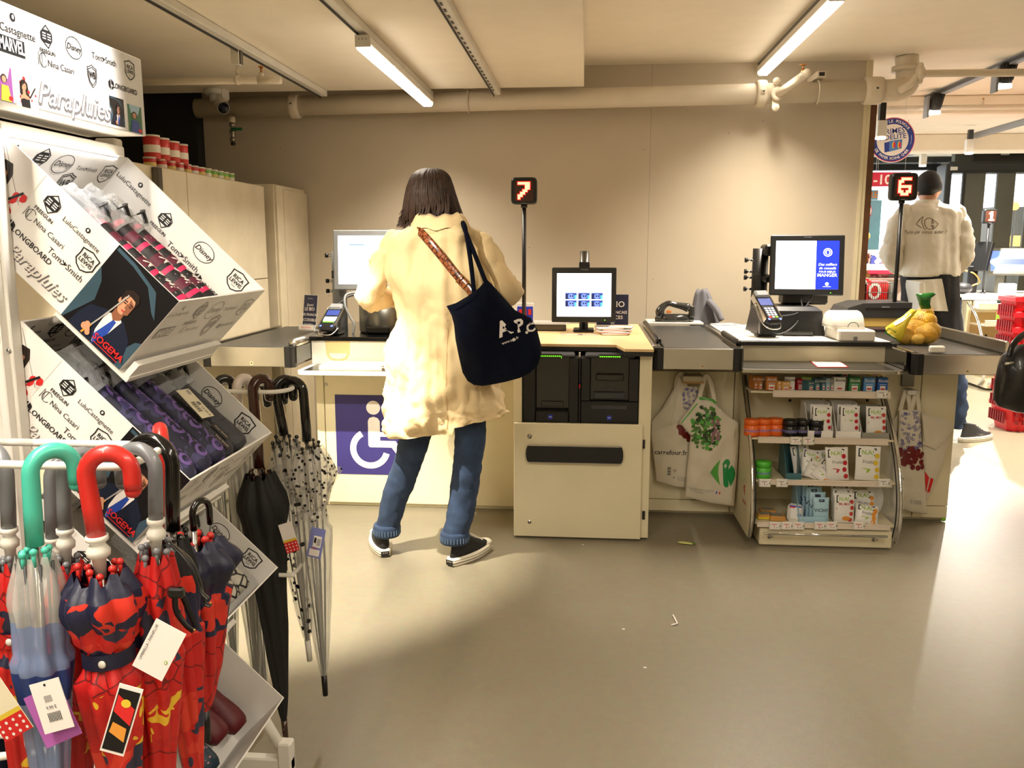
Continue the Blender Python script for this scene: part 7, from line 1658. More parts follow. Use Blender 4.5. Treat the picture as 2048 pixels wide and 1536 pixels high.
# ---- hanging umbrellas
mat('h_grey', (118, 120, 124), .35, coat=.3); mat('h_teal', (78, 196, 172), .35, coat=.3); mat('h_red', (206, 42, 36), .35, coat=.3); mat('h_black', (14, 13, 13), .18, coat=.6); mat('h_brown', (58, 26, 18), .2, coat=.6); mat('h_white', (226, 214, 206), .35, coat=.3)
pattern_mat('cloth_red', 'net', (196, 28, 26), (112, 18, 20), 22, .5, .022); mat('cloth_plain', (190, 28, 26), .5, var=.25, vscale=14); mat('cloth_navy', (28, 30, 54), .5, bump=.2, bscale=40); mat('cloth_black', (20, 19, 20), .7, bump=.2, bscale=60)
pattern_mat('print_kids', 'blot', (200, 34, 28), (236, 190, 50), 24, .45, .42, (190, 28, 26)); pattern_mat('print_kids_b', 'blot', (28, 30, 60), (214, 50, 34), 22, .45, .48, (30, 32, 62)); pattern_mat('print_kids_c', 'blot', (200, 34, 28), (46, 46, 70), 24, .45, .42, (214, 60, 40))
mat('vinyl', (232, 232, 226), .12, alpha=.38, coat=.6, bump=.2, bscale=30); pattern_mat('vinyl_dots', 'dots', (236, 232, 222), (14, 14, 16), 70, .15, .3, alpha2=.4); pattern_mat('vinyl_bigdots', 'dots', (236, 232, 222), (14, 14, 16), 38, .15, .25, alpha2=.3); mat('vinyl_blue', (150, 170, 214), .15, alpha=.6, coat=.5); mat('fold_blue', (40, 62, 120), .4)
def umbrella(P0, P1, P2, hd, rh, hr_, mh, mc, label, rmax=.042, tips=8, tipr=.0055, collar=True, r2=None, ferr='black_plastic', tipm=None, strap=None, twist=.6, drop=.9, seed=0, rib=False, flare=None, grp=None, open_=0.0):
    """P0 top of the straight grip, P1 its end, P2 lower end of the canopy"""
    t = thing('hanging_umbrella', label, 'umbrella', P2, grp or 'umbrellas hanging on the display')
    hd = Vector(hd).normalized(); ax = (P1 - P0).normalized(); c = P0 + hd * rh
    J = [P1, P1.lerp(P0, .5)] + [c + (-hd * math.cos(a)) * rh + Vector((0, 0, 1)) * math.sin(a) * rh for a in [PI * i / 12 for i in range(13)]]
    J += [J[-1] + Vector((0, 0, -.012)), J[-1] + Vector((0, 0, -.028 * drop))]
    m = MB(); m.tube(J, [hr_ * 1.05] * 2 + [hr_] * 13 + [hr_, hr_ * .96], mh, 14); m.ball(J[-1], (hr_ * .96,) * 3, mh, 12, 6); part('handle', m, t)
    ax2 = (P2 - P1).normalized(); L = (P2 - P1).length; e1 = ax2.cross(Vector((0, 1, 0))).normalized(); e2 = ax2.cross(e1)
    if collar:
        m = MB(); rg = []
        for rr_, s in ((hr_ * 1.25, -.004), (hr_ * 1.25, .003), (hr_ * .8, .008), (hr_ * 1.0, .012), (hr_ * 1.35, .018), (hr_ * 1.3, .026), (hr_ * .8, .03), (hr_ * .6, .06)): rg.append([P1 + ax2 * s + (e1 * math.cos(q) + e2 * math.sin(q)) * rr_ for q in [2 * PI * k / 16 for k in range(16)]])
        m.loft(rg, 'light_plastic'); part('collar', m, t, 'white collar')
    o = .045 if collar else .01
    m = MB(); rx = random.Random(seed + 5)
    for k in range(tips):
        q = 2 * PI * k / tips + .3; rr_ = rmax * .62 * rx.uniform(.7, 1.15); dz = rx.uniform(-.008, .01); p = P1 + ax2 * (o + dz) + (e1 * math.cos(q) + e2 * math.sin(q)) * rr_
        m.ball(p, tipr, tipm or mh, 10, 6); m.tube([p, p + ax2 * .022], tipr * .55, tipm or mh, 6)
    part('rib_tips', m, t)
    m = MB(); K = 40; n = 48; rings = []; st0 = P1 + ax2 * (o + .012)
    for i in range(K + 1):
        f = i / K
        if f < .12: rb = rmax * (.62 + .38 * (f / .12) ** .7)
        elif f < .3: rb = rmax * (1 - .12 * (f - .12) / .18)
        else: rb = rmax * (.88 * (1 - (f - .3) / .7) ** .75 + .16)
        if strap and abs(f - strap) < .05: rb *= .78
        if flare and f < flare: rb *= 1 + .5 * (1 - f / flare) ** .5 * math.sin(PI * min(1, f / flare + .15))
        if r2: rb = max(rb, r2)
        ring = []
        for j in range(n):
            q = 2 * PI * j / n; fold = (abs(math.sin(4 * q + twist * f * 6)) - .5) * .34 * (1 - .4 * f) + .10 * noise.noise(Vector((math.cos(q) * 2, math.sin(q) * 2, f * 9 + seed)))
            top = .016 * (1 if (j // 3) % 2 else -.6) if i == 0 else 0
            ring.append(st0 + ax2 * ((L - o - .012) * f - top * .6) + (e1 * math.cos(q) + e2 * math.sin(q)) * rb * (1 + fold))
        rings.append(ring)
    if isinstance(mc, list):
        ed = [int(K * e) for e, _ in mc] + [K]
        for (e, mm), a, b in zip(mc, ed[:-1], ed[1:]): m.loft(rings[a:b + 1], mm, caps=False)
    else: m.loft(rings, mc, caps=False)
    part('canopy', m, t)
    m = MB(); m.tube([P1, P2], .005, 'steel', 8)
    if rib:
        for k in range(8):
            q = 2 * PI * k / 8; m.tube([st0 + (e1 * math.cos(q) + e2 * math.sin(q)) * rmax * .7, st0.lerp(P2, .5) + (e1 * math.cos(q) + e2 * math.sin(q)) * rmax * .55, P2 + (e1 * math.cos(q) + e2 * math.sin(q)) * .004], .0022, 'dark_grey_plastic', 5)
    part('shaft', m, t)
    if strap:
        m = MB(); i = int(K * strap); ce = sum((Vector(p) for p in rings[i]), Vector()) / n; m.loft([[ce + (p - ce).normalized() * (max((q - ce).length for q in rings[i]) + .001) + ax2 * dz for p in rings[i]] for dz in (-.012, .012)], mc[0][1] if isinstance(mc, list) else mc, caps=False)
        p = ce + Vector((.3, -1, 0)).normalized() * (rmax * .82 + .004); m.ball(p, (.006, .003, .006), 'light_plastic', 10, 6); part('strap', m, t)
    m = MB(); m.tube([P2, P2 + ax2 * .06], [.0085, .0075], ferr, 12); part('tip', m, t)
    return t
Y1 = 1.14
def N(px, py, y=Y1): return at(px, py, y=y)
Rr_ = [('cloth_red')]
umbrella(N(14, 950, 1.2), N(18, 1060, 1.2), N(60, 1720, 1.2), (-.85, .5, 0), .036, .0105, 'h_grey', [(0, 'cloth_red'), (.14, 'print_kids_c'), (.4, 'print_kids'), (.65, 'cloth_red')], 'leftmost red kids umbrella with a grey handle, cut by the picture edge', .030, seed=1, strap=.24)
umbrella(N(61, 950, 1.1), N(70, 1090, 1.1), N(118, 1740, 1.1), (.62, .78, 0), .030, .0118, 'h_teal', [(0, 'vinyl'), (.18, 'vinyl_blue'), (.34, 'fold_blue'), (.44, 'vinyl_blue')], 'clear kids umbrella with a turquoise handle', .036, seed=2, collar=False, tipm='h_teal', rib=True)
umbrella(N(126, 950, 1.19), N(130, 1062, 1.19), N(168, 1720, 1.19), (.5, .85, 0), .028, .0103, 'h_grey', [(0, 'cloth_red'), (.1, 'print_kids_c'), (.22, 'cloth_red'), (.45, 'print_kids'), (.6, 'cloth_red')], 'red kids umbrella with a grey handle between the turquoise and the red handled ones', .032, seed=3)
umbrella(N(172, 950, 1.12), N(194, 1076, 1.12), N(262, 1740, 1.12), (.97, .25, 0), .031, .0125, 'h_red', [(0, 'cloth_navy'), (.05, 'print_kids_b'), (.16, 'print_kids_c'), (.25, 'cloth_red'), (.36, 'print_kids'), (.55, 'print_kids_c'), (.72, 'cloth_red')], 'navy and red kids umbrella with a leaning bright red handle', .042, seed=4, tipm='h_red', strap=.27, flare=.2)
umbrella(N(311, 940, 1.18), N(312, 1042, 1.18), N(322, 1740, 1.18), (-.97, .2, 0), .031, .0105, 'h_grey', [(0, 'cloth_red'), (.12, 'print_kids_c'), (.3, 'cloth_red'), (.42, 'print_kids'), (.58, 'cloth_red')], 'red kids umbrella with a grey handle hooked towards the left', .034, seed=5)
umbrella(N(345, 930, 1.28), N(345, 1060, 1.28), N(395, 1640, 1.28), (-.98, .2, 0), .040, .0115, 'h_black', [(0, 'cloth_black'), (.12, 'print_kids_b'), (.3, 'cloth_red'), (.5, 'print_kids_c')], 'kids umbrella with a thin black handle and trailing black straps', .032, seed=6, collar=False)
umbrella(N(325, 905, 1.36), N(326, 1060, 1.36), N(385, 1640, 1.36), (-.5, .85, 0), .034, .0125, 'h_red', [(0, 'cloth_red'), (.3, 'vinyl_bigdots'), (.6, 'vinyl')], 'umbrella with a red handle hanging behind the black handled one', .034, seed=7)
umbrella(N(100, 960, 1.34), N(105, 1080, 1.34), N(128, 1690, 1.34), (.4, .9, 0), .03, .0105, 'h_grey', [(0, 'vinyl'), (.3, 'vinyl_blue')], 'second grey handled umbrella behind the turquoise one', .036, seed=8)
# loose black straps and wrist cords
m = MB()
for k, pts in enumerate((((338, 1085), (365, 1110), (385, 1140), (400, 1180), (418, 1200)), ((345, 1090), (380, 1120), (398, 1160), (410, 1205), (422, 1212)), ((350, 1180), (352, 1220), (372, 1250), (388, 1262)), ((362, 1185), (375, 1215), (385, 1240), (392, 1258)))):
    m.tube(smooth_pts([at(a, b, y=1.14 + .008 * k) for a, b in pts], 6), .005, 'black_plastic', 6, flat=.35)
for px, py in ((421, 1206), (389, 1260)): m.ball(at(px, py, y=1.13), .002, 'brass', 8, 5)
q = at(353, 1185, y=1.14); m.box(q.x - .012, q.x + .012, q.y - .006, q.y + .006, q.z - .008, q.z + .008, 'black_gloss', .003)
solo('wrist_cord', m, 'bundle of black wrist cords hanging in front of the red umbrellas', 'cord')
# navy kids umbrellas with red tips poking up behind, in the middle
umbrella(at(385, 1030, y=1.36), at(388, 1060, y=1.36), at(410, 1420, y=1.36), (.3, .9, 0), .02, .006, 'h_black', [(0, 'cloth_navy'), (.2, 'print_kids_b'), (.5, 'cloth_red')], 'navy kids umbrella with yellow lines and red rib balls, beside the third tray', .05, tips=6, tipr=.007, seed=9, collar=False, tipm='h_red', flare=.3)
# far rail umbrellas
def Fp(px, py, y=2.1): return at(px, py, y=y)
umbrella(Fp(432, 775, 2.14), Fp(432, 860, 2.14), Fp(470, 1340, 2.14), (.7, .6, 0), .022, .012, 'h_black', 'vinyl', 'clear umbrella with a black handle, leftmost on the far rail', .035, seed=11, rib=True)
umbrella(Fp(474, 775, 2.12), Fp(478, 860, 2.12), Fp(515, 1380, 2.12), (.45, .8, 0), .022, .0125, 'h_white', 'vinyl', 'clear umbrella with a white handle on the far rail', .035, seed=12, rib=True)
umbrella(Fp(473, 790, 2.18), Fp(478, 900, 2.18), Fp(530, 1380, 2.18), (.97, .2, 0), .040, .0125, 'h_black', 'vinyl', 'clear umbrella with a wide arched black handle behind the brown one', .035, seed=13, rib=True)
umbrella(Fp(506, 780, 2.05), Fp(518, 935, 2.05), Fp(568, 1440, 2.05), (.45, .85, 0), .026, .0135, 'h_brown', [(0, 'cloth_black')], 'black cloth umbrella with a dark brown wooden handle', .042, seed=14, collar=False, tipr=.004, ferr='h_brown', flare=.34)
umbrella(Fp(551, 780, 2.12), Fp(568, 870, 2.12), Fp(615, 1280, 2.12), (.6, .75, 0), .026, .0125, 'h_black', [(0, 'vinyl_bigdots')], 'clear umbrella with big black dots and a black handle', .045, seed=15, collar=False, tipr=.006, rib=True, strap=.3, ferr='light_plastic')
umbrella(Fp(607, 785, 2.14), Fp(614, 882, 2.14), Fp(648, 1350, 2.14), (-.95, .2, 0), .030, .0125, 'h_black', [(0, 'vinyl_dots'), (.26, 'vinyl')], 'clear umbrella with small black squares at the top, rightmost on the far rail', .046, seed=16, collar=False, tipr=.005, rib=True, strap=.28, flare=.26)
m = MB()
def flap(i, j): q = at(632, 905, y=2.16).lerp(at(686, 940, y=2.2), i); r = at(622, 1000, y=2.12).lerp(at(650, 1000, y=2.14), i); p = q.lerp(r, j); p.y += .01 * math.sin(i * 16); return p
m.sheet(flap, 16, 10, 'vinyl_dots'); um_last = [o for o in COL.objects if o.name.startswith('hanging_umbrella')][-1]
m.v = [p for p in m.v]; part('canopy_flap', m, um_last, 'open flap printed with small black squares')
# tags
def dr_small(m, fr, w, h):
    for i in range(9): m.rect(fr, w * (.3 + i * .05), h * .2, w * (.3 + i * .05 + .025), h * .38, K_)
    m.text(fr, '9,90 E', w * .5, h * .48, h * .09, K_); m.disc(fr, w * .5, h * .93, w * .04, w * .04, K_)
    m.rect(fr, w * .35, h * .6, w * .6, h * .72, 'print_soft')
T = Vector((0, 0, 1))
card('price_tag', 'white price tag in front of the turquoise handled umbrella', at(103, 1412, y=1.03), (.93, 0, .3), (-.3, .1, .93), .046, .072, dr_small, 'paper_white')
mat('tag_violet', (176, 96, 176), .5); card('hang_tag', 'violet hang tag behind the white price tag', at(105, 1432, y=1.045), (.87, 0, .42), (-.4, .1, .9), .06, .078, None, 'tag_violet')
def dr_b(m, fr, w, h): m.text(fr, 'UMBRELLA / PARAPLUIE', w * .12, h * .55, h * .07, K_, rot=PI / 2); m.disc(fr, w * .85, h * .35, w * .05, w * .06, 'pk_lime'); m.disc(fr, w * .85, h * .35, w * .03, w * .036, 'paper_white', .001)
card('hang_tag', 'large white hang tag on the red umbrella in the middle of the front row', at(318, 1300, y=1.08), (.85, 0, -.45), (.45, .1, .85), .048, .078, dr_b, 'paper_white')
def dr_c(m, fr, w, h): m.rect(fr, w * .06, h * .04, w * .94, h * .94, 'photo_dark'); m.poly(fr, [(w * .1, h * .6), (w * .9, h * .45), (w * .9, h * .7), (w * .1, h * .85)], 'photo_red', .0012); m.poly(fr, [(w * .15, h * .3), (w * .85, h * .2), (w * .8, h * .4), (w * .2, h * .45)], 'pk_peach', .0012); m.disc(fr, w * .5, h * .75, w * .2, h * .06, 'pk_yellow', .0016)
card('hang_tag', 'tall dark printed hang tag on the red handled umbrella', at(243, 1440, y=1.05), (.95, .1, -.3), (-.05, .1, 1), .034, .1, dr_c, 'paper_white')
def dr_d(m, fr, w, h):
    m.rect(fr, 0, 0, w, h * .36, 'photo_red'); m.rect(fr, 0, h * .36, w, h * .44, 'pk_yellow')
    for i in range(12): m.disc(fr, w * (.12 + .25 * (i % 4)), h * (.06 + .11 * (i // 4)), w * .05, w * .05, 'paper_white', .0012, 8)
card('hang_tag', 'white hang tag with red dotted lower end at the left picture edge', at(6, 1420, y=1.05), (.85, 0, .5), (-.4, 0, .9), .05, .085, dr_d, 'paper_cream'); card('hang_tag', 'white hang tag with red dotted end between the black and the clear umbrella', Fp(578, 1075, 2.0), (.93, 0, .3), (-.3, .1, .93), .036, .075, dr_d, 'paper_white')
mat('tag_blue', (122, 128, 190), .5)
def dr_e(m, fr, w, h): m.rect(fr, w * .3, h * .36, w * .85, h * .74, 'paper_white'); m.rect(fr, w * .15, h * .06, w * .85, h * .28, 'paper_white'); m.rect(fr, w * .35, h * .5, w * .5, h * .68, K_, .0012); m.rect(fr, w * .55, h * .42, w * .8, h * .66, 'print_soft', .0012); m.rect(fr, w * .3, h * .31, w * .6, h * .33, 'photo_red', .0012)
card('hang_tag', 'periwinkle blue hang tag on the rightmost clear umbrella', Fp(632, 1086, 2.02), (.97, 0, -.2), (.2, .05, .97), .038, .078, dr_e, 'tag_blue')
# ---------------------------------------------------------------- far hall beyond the wall end
mat('frame_dark', (44, 46, 46), .45); mat('door_grey', (96, 96, 86), .5); mat('glass_thin', (235, 245, 248), .03, alpha=.12); mat('facade', (226, 224, 216), .8); mat('facade_blue', (96, 150, 170), .5); mat('warm_glow', (255, 190, 90), emit=3); mat('shop_dark', (70, 66, 60), .6)
YW_ = 11.8
def win(x0, x1, n):
    fr = MB(); fr.box(x0, x0 + .05, YW_, YW_ + .08, .0, 2.47, 'frame_dark', .003); fr.box(x1 - .05, x1, YW_, YW_ + .08, 0, 2.47, 'frame_dark', .003); fr.box(x0 + .05, x1 - .05, YW_, YW_ + .08, 2.36, 2.47, 'frame_dark', .003); fr.box(x0 + .05, x1 - .05, YW_, YW_ + .08, 0, .12, 'frame_dark', .003)
    o = struct('window_%d' % n, fr); g = MB(); g.box(x0 + .05, x1 - .05, YW_ + .03, YW_ + .038, .12, 2.36, 'glass_thin'); struct('pane', g, o)
xm = at(1868, 350, y=YW_).x
win(-2, xm - 1.3, 1); win(xm - 1.3, xm, 2); win(xm, xm + 1.3, 3); win(xm + 1.3, xm + 2.6, 4); win(xm + 2.6, 9, 5)
m = MB(); m.box(-2, 9, YW_ - .02, YW_ + .1, 2.33, 2.47, 'frame_dark'); m.box(-2, 9, YW_ - .3, YW_ - .05, 2.4, 2.47, 'frame_dark'); struct('trim_2', m)
# sliding entrance: dark rounded portal with grey leaves
m = MB(); yd = 10.6
def X8(px, y=yd): return at(px, 450, y=y).x
def Z8(py, y=yd): return at(1960, py, y=y).z
x0, x1, xr = X8(1884), X8(1897), X8(2110); zt, zb = Z8(322), Z8(345)
m.box(x0 + .02, xr, yd, yd + .3, zb, zt, 'frame_dark', .03); m.box(x0, x1, yd + .01, yd + .29, 0, zt - .03, 'frame_dark', .01); m.box(xr, xr + .1, yd, yd + .3, 0, zt, 'frame_dark', .01)
q = at(1908, 337, y=yd); m.box(q.x - .04, q.x + .04, yd - .004, yd, q.z - .02, q.z + .02, 'light_plastic')
d1 = struct('door_1', m)
for i, (a, b, mt) in enumerate(((1923, 1929, 'frame_dark'), (1929, 1968, 'door_grey'), (1992, 2028, 'door_grey'), (2052, 2085, 'door_grey'))):
    g = MB(); g.box(X8(a), X8(b), yd + .06, yd + .1, .02, zb - .002, mt, .002); o = struct('door_panel', g, d1)
g = MB(); g.box(x1, xr, yd + .15, yd + .158, .02, zb, 'glass_thin'); struct('door_glass', g, d1)
m = MB(); m.box(X8(1958), 9, 10.9, 11.1, Z8(322), 2.47, 'shop_dark'); m.box(X8(1924), X8(1962), 10.95, 11.05, Z8(322), 2.47, 'door_grey'); struct('wall_portal', m)
for px, py, s_, lb in ((1990, 294, .05, 'larger pale box high on the dark wall above the entrance'), (2008, 305, .035, 'smaller pale box beside the larger one above the entrance')):
    m = MB(); q = at(px, py, y=10.89); m.box(q.x - s_, q.x + s_, 10.82, 10.889, q.z - s_, q.z + s_, 'light_plastic', .004); solo('wall_box', m, lb, 'box')
# glimpses outside
m = MB(); m.box(-1, 5.6, 17, 17.3, 0, 1.1, 'facade', .02); m.box(6.3, 14, 17, 17.3, 0, 1.1, 'facade', .02); solo('low_facade', m, 'pale facade across the street, cut low so bright sky fills the windows', 'wall')  # facade shortened so the panes show the white sky
for px, py, lb in ((2010, 415, 'upper left warm globe light outside the entrance'), (2030, 412, 'upper right warm globe light outside the entrance'), (1940, 440, 'lower warm globe light outside, nearest the shop worker'), (1955, 442, 'lower warm globe light outside, beside the number 1 sign')):
    m = MB(); q = at(px, py, y=12.5); m.ball(q, .06, 'warm_glow', 8, 6); m.tube([(q.x, 12.5, -.05), q], .015, 'frame_dark', 6); solo('globe_light', m, lb, 'light', 'warm globe lights outside')
m = MB(); q = at(2022, 455, y=12.8); m.box(q.x - .25, q.x + .25, 12.8, 13.2, -.05, 1.9, 'shop_dark'); m.box(q.x - .22, q.x + .22, 12.79, 12.8, 1.35, 1.5, 'warm_glow'); solo('kiosk', m, 'dark kiosk with warm lit shelf outside the entrance', 'kiosk')
# tracks and spots
tr = thing('lighting_track', 'grey ceiling track with black spotlights in the far hall', 'lighting track', (2.54, 6.4, 2.42))
m = MB(); m.box(2.515, 2.56, 4.2, 7.55, 2.43, 2.469, 'grey_plastic', .003); m.box(2.511, 2.5148, 4.4, 7.4, 2.44, 2.46, 'black_plastic'); part('housing', m, tr)
tr = thing('lighting_track', 'long suspended grey track carrying white lamp boxes near the windows', 'lighting track', (3.86, 8.2, 2.40))
xa = at(2048, 242, z=2.44).x
m = MB(); m.box(3.84, 3.885, 5.0, 11.0, 2.42, 2.469, 'grey_plastic', .003); part('housing', m, tr)
def spotlamp(px, py, y, label, white=False, zt=2.43, s=1.0):
    q = at(px, py, y=y); t = thing('spotlight', label, 'spotlight', q, 'track spotlights in the far hall')
    m = MB()
    if white: m.box(q.x - .035 * s, q.x + .035 * s, q.y - .03, q.y + .03, q.z - .06 * s, q.z + .06 * s, 'light_plastic', .004); m.box(q.x - .02, q.x + .02, q.y - .02, q.y + .02, q.z + .06 * s, zt, 'black_plastic')
    else:
        m.box(q.x - .06, q.x - .045, q.y - .04, q.y + .04, q.z - .08, q.z + .07, 'grey_plastic', .003); d = Vector((.25, -.1, 1)).normalized()
        m.tube([q - d * .03, q + d * .09], [.05, .042], 'frame_dark', 18)
        for i in range(12): a = 2 * PI * i / 12; m.tube([q + Vector((math.cos(a) * .048, math.sin(a) * .048, -.01)), q + Vector((math.cos(a) * .044, math.sin(a) * .044, 0)) + d * .088], .003, 'black_plastic', 4)
        m.tube([q + d * .08, Vector((q.x, q.y, zt))], .012, 'black_plastic', 8)
    part('housing', m, t)
    m = MB(); m.tube([q + Vector((0, 0, -.062 * (s if white else .55))), q + Vector((0, 0, -.075 * (s if white else .7)))], .034 if white else .046, 'lamp_glow', 16); part('lens', m, t, 'glowing lens')
spotlamp(1868, 213, 6.65, 'black finned spotlight lit, in the middle of the far ceiling'); spotlamp(2008, 158, 5.65, 'black finned spotlight at the top right corner, near the thin pipe')
spotlamp(1939, 292, 8.6, 'white boxy spotlight next to the lit tube near the entrance', True); spotlamp(1846, 320, 9.6, 'white boxy spotlight above the shop worker', True, s=.9); spotlamp(1762, 258, 6.2, 'white boxy spotlight in front of the round loyalty sign', True, s=.9)
t = thing('tube_lamp', 'lit white tube lamp on the far track near the entrance', 'lamp', (3.87, 6.6, 2.36))
m = MB(); m.box(3.845, 3.885, 5.0, 8.1, 2.385, 2.415, 'lamp_body', .004); part('housing', m, t); m = MB(); m.box(3.84, 3.89, 5.0, 8.1, 2.35, 2.3845, 'lamp_glow', .012); part('diffuser', m, t)
# thin pipes
t = thing('branch_pipe', 'thin cream pipe with a collar leaving the elbow of the thick pipe to the right', 'pipe', (2.2, 5.3, 2.37))
m = MB(); a = at(1822, 167, y=5.3); m.tube(smooth_pts([at(1800, 180, y=5.36), a, at(1838, 150, y=5.3), at(1870, 147, y=5.3), at(2048, 145, y=5.3), at(2200, 140, y=5.3)], 6), .021, 'pipe_paint', 14); part('pipe', m, t)
q = at(1840, 147, y=5.3); m = MB(); m.lathe([(.02, -.02), (.035, -.018), (.042, -.006), (.042, .006), (.035, .018), (.02, .02)], q, 'pipe_paint', 16, 'x'); m.box(q.x - .015, q.x + .015, q.y - .02, q.y + .02, q.z - .06, q.z + .06, 'pipe_paint', .01); part('coupling', m, t)
m = MB(); q = at(1900, 215, y=6.75); m.tube([Vector((1.8, 6.75, q.z)), Vector((9, 6.75, q.z))], .018, 'pipe_paint', 12); q = at(1966, 205, y=6.75); m.tube([q - Vector((0, 0, .03)), q + Vector((0, 0, .02))], .009, 'pipe_paint', 8); m.ball(q + Vector((0, 0, .025)), .008, 'brass', 8, 5)
solo('sprinkler_line', m, 'thin sprinkler pipe running across the far hall ceiling', 'pipe')
# round loyalty sign
c = at(1785, 280, y=6.6); Rr = (at(1832, 280, y=6.6).x - at(1738, 280, y=6.6).x) / 2 * .97
mat('sign_blue', (34, 56, 140), .4); mat('sign_red', (200, 30, 60), .4); mat('card_blue', (70, 120, 190), .4)
t = thing('round_sign', 'round blue and white hanging loyalty sign reading PRIMES FIDELITE', 'sign', c)
fr = Fr((c.x, 6.6, c.z), (1, 0, 0), (0, 0, 1), (0, -1, 0)); m = MB(); n = 48
m.prism([fr.p(Rr * math.cos(2 * PI * i / n), Rr * math.sin(2 * PI * i / n), 0) for i in range(n)], (0, .006, 0), 'paper_white')
m.disc(fr, 0, 0, Rr * .97, Rr * .97, 'sign_red', .001, 48); m.disc(fr, 0, 0, Rr * .94, Rr * .94, 'sign_blue', .0016, 48); m.disc(fr, 0, 0, Rr * .7, Rr * .7, 'paper_white', .0022, 48)
def curved(s, a0, a1, rad, size, flip=False):
    for i, ch in enumerate(s):
        a = a0 + (a1 - a0) * i / (len(s) - 1); m.text(fr, ch, rad * math.cos(a), rad * math.sin(a), size, 'paper_white', .02, rot=(a - PI / 2) if not flip else (a + PI / 2), off=.0026) if ch != ' ' else None
curved('ACTIVEZ LE POUVOIR', math.radians(160), math.radians(38), Rr * .82, Rr * .17); curved('DE PAYER MOINS CHER', math.radians(212), math.radians(325), Rr * .82, Rr * .17, True)
for a in (0, PI): m.ring(fr, 0, 0, Rr * .82, Rr * .82, .002, 'paper_white', .0026, 8, a - .25, a + .25)
m.text(fr, 'PRIMES', -.0, Rr * .38, Rr * .33, 'sign_blue', .012, off=.0028, rot=.1); m.text(fr, 'FIDELITE', .0, Rr * .12, Rr * .31, 'sign_blue', .012, off=.0028, rot=.1)
m.poly(fr, [(-Rr * .36, -.02), (-Rr * .1, -.01), (-Rr * .08, -Rr * .5), (-Rr * .32, -Rr * .55)], 'sign_blue', .0028); m.poly(fr, [(-Rr * .14, -.008), (Rr * .42, .004), (Rr * .42, -Rr * .38), (-Rr * .12, -Rr * .52)], 'card_blue', .0032)
for x in (.06, .3): m.disc(fr, Rr * x, -Rr * .22, Rr * .07, Rr * .16, 'pk_yellow', .0036, 12); m.disc(fr, Rr * (x + .03), -Rr * .22, Rr * .05, Rr * .14, 'sign_red', .004, 12)
part('disc', m, t); m = MB()
for x in (-.08, .08): m.tube([(c.x + x, 6.603, c.z + Rr * .8), (c.x + x, 6.603, 2.469)], .0012, 'steel', 5)
part('wire', m, t)
# discount sign, partial sign, blue column
mat('sign_magenta', (196, 22, 60), .4)
def board(px0, py0, px1, py1, y, mt, label, txt=None, tm='paper_white', ts=.8, z0=None):
    a, b = at(px0, py1, y=y), at(px1, py0, y=y); m = MB(); m.box(a.x, b.x, y, y + .01, a.z if z0 is None else z0, b.z, mt, .001); fr = Fr((a.x, y, a.z), (1, 0, 0), (0, 0, 1), (0, -1, 0))
    h = b.z - a.z; w_ = b.x - a.x
    for s, u, v, sz in (txt or []): m.text(fr, s, u * w_, v * h, sz * h, tm, .02)
    if z0 is None:
        for k in (.15, .85): m.tube([(a.x + (b.x - a.x) * k, y + .005, b.z), (a.x + (b.x - a.x) * k, y + .005, 2.469)], .0015, 'steel', 5)
    return solo('hanging_sign' if z0 is None else 'column_panel', m, label, 'sign' if z0 is None else 'column')
board(1743, 344, 1822, 373, 8.0, 'sign_magenta', 'magenta hanging sign reading minus ten percent left of the number 6', [('-10', .27, .45, .95), ('%', .62, .7, .4), ('SUR', .68, .35, .25)])
board(1712, 380, 1757, 400, 8.2, 'facade_blue', 'partly hidden grey blue sign ending in RE', [('OFFRE', .42, .5, .9)], 'pk_orange')
board(1728, 400, 1764, 600, 8.6, 'facade_blue', 'pale blue column behind the wall edge', None, z0=0)
m = MB(); fr = Fr(at(1731, 422, y=8.55), (1, 0, 0), (0, 0, 1), (0, -1, 0)); m.prism([fr.p(.06 * math.cos(2 * PI * i / 20), .08 * math.sin(2 * PI * i / 20), 0) for i in range(20)], (0, .01, 0), 'sign_magenta'); m.disc(fr, .01, 0, .045, .06, 'paper_white', .001); solo('round_sticker', m, 'round magenta rimmed sticker at the wall edge above the orange ball rod', 'sign')
m = MB(); a, b = at(1731, 472, y=7.0), at(1729, 516, y=7.0); m.tube([a, Vector((b.x, 7, .0))], .012, 'light_plastic', 8); m.ball(a, .035, 'orange', 14, 8); m.ball(b, .04, 'orange', 14, 8); m.box(b.x - .04, b.x + .04, 6.95, 7.05, 0, .02, 'orange', .004); solo('ball_post', m, 'pale post with two orange balls at the brown wall edge', 'post')
# goods shelf
def S(px, py, y=6.8): return at(px, py, y=y)
t = thing('goods_shelf', 'white shelf with red edge stacked with packages, behind the brown wall edge', 'shelf', (2.2, 7.0, 0))
a, b = S(1737, 545), S(1800, 530); x0, x1 = a.x, b.x + .3
m = MB(); m.box(x0, x1, 6.82, 7.3, S(1750, 536).z - .02, S(1750, 536).z, 'paper_white', .002); m.box(x0, x1, 6.82, 7.3, S(1750, 556).z - .012, S(1750, 556).z, 'paper_white'); m.box(x0, x1, 7.29, 7.3, 0, S(1750, 500).z, 'paper_white'); m.box(x0, x1, 6.84, 7.29, 0, .12, 'frame_dark'); part('shelf_board', m, t)
m = MB(); m.box(x0, x1, 6.8, 6.8195, S(1750, 540).z - .03, S(1750, 540).z, 'sign_red', .002); part('edge_strip', m, t, 'red edge strip')
pattern_mat('pack_mix', 'blot', (230, 200, 196), (150, 60, 90), 16, .5, .42, (225, 190, 180)); pattern_mat('pack_blue', 'blot', (226, 206, 206), (40, 50, 120), 18, .5, .45, (220, 200, 200))
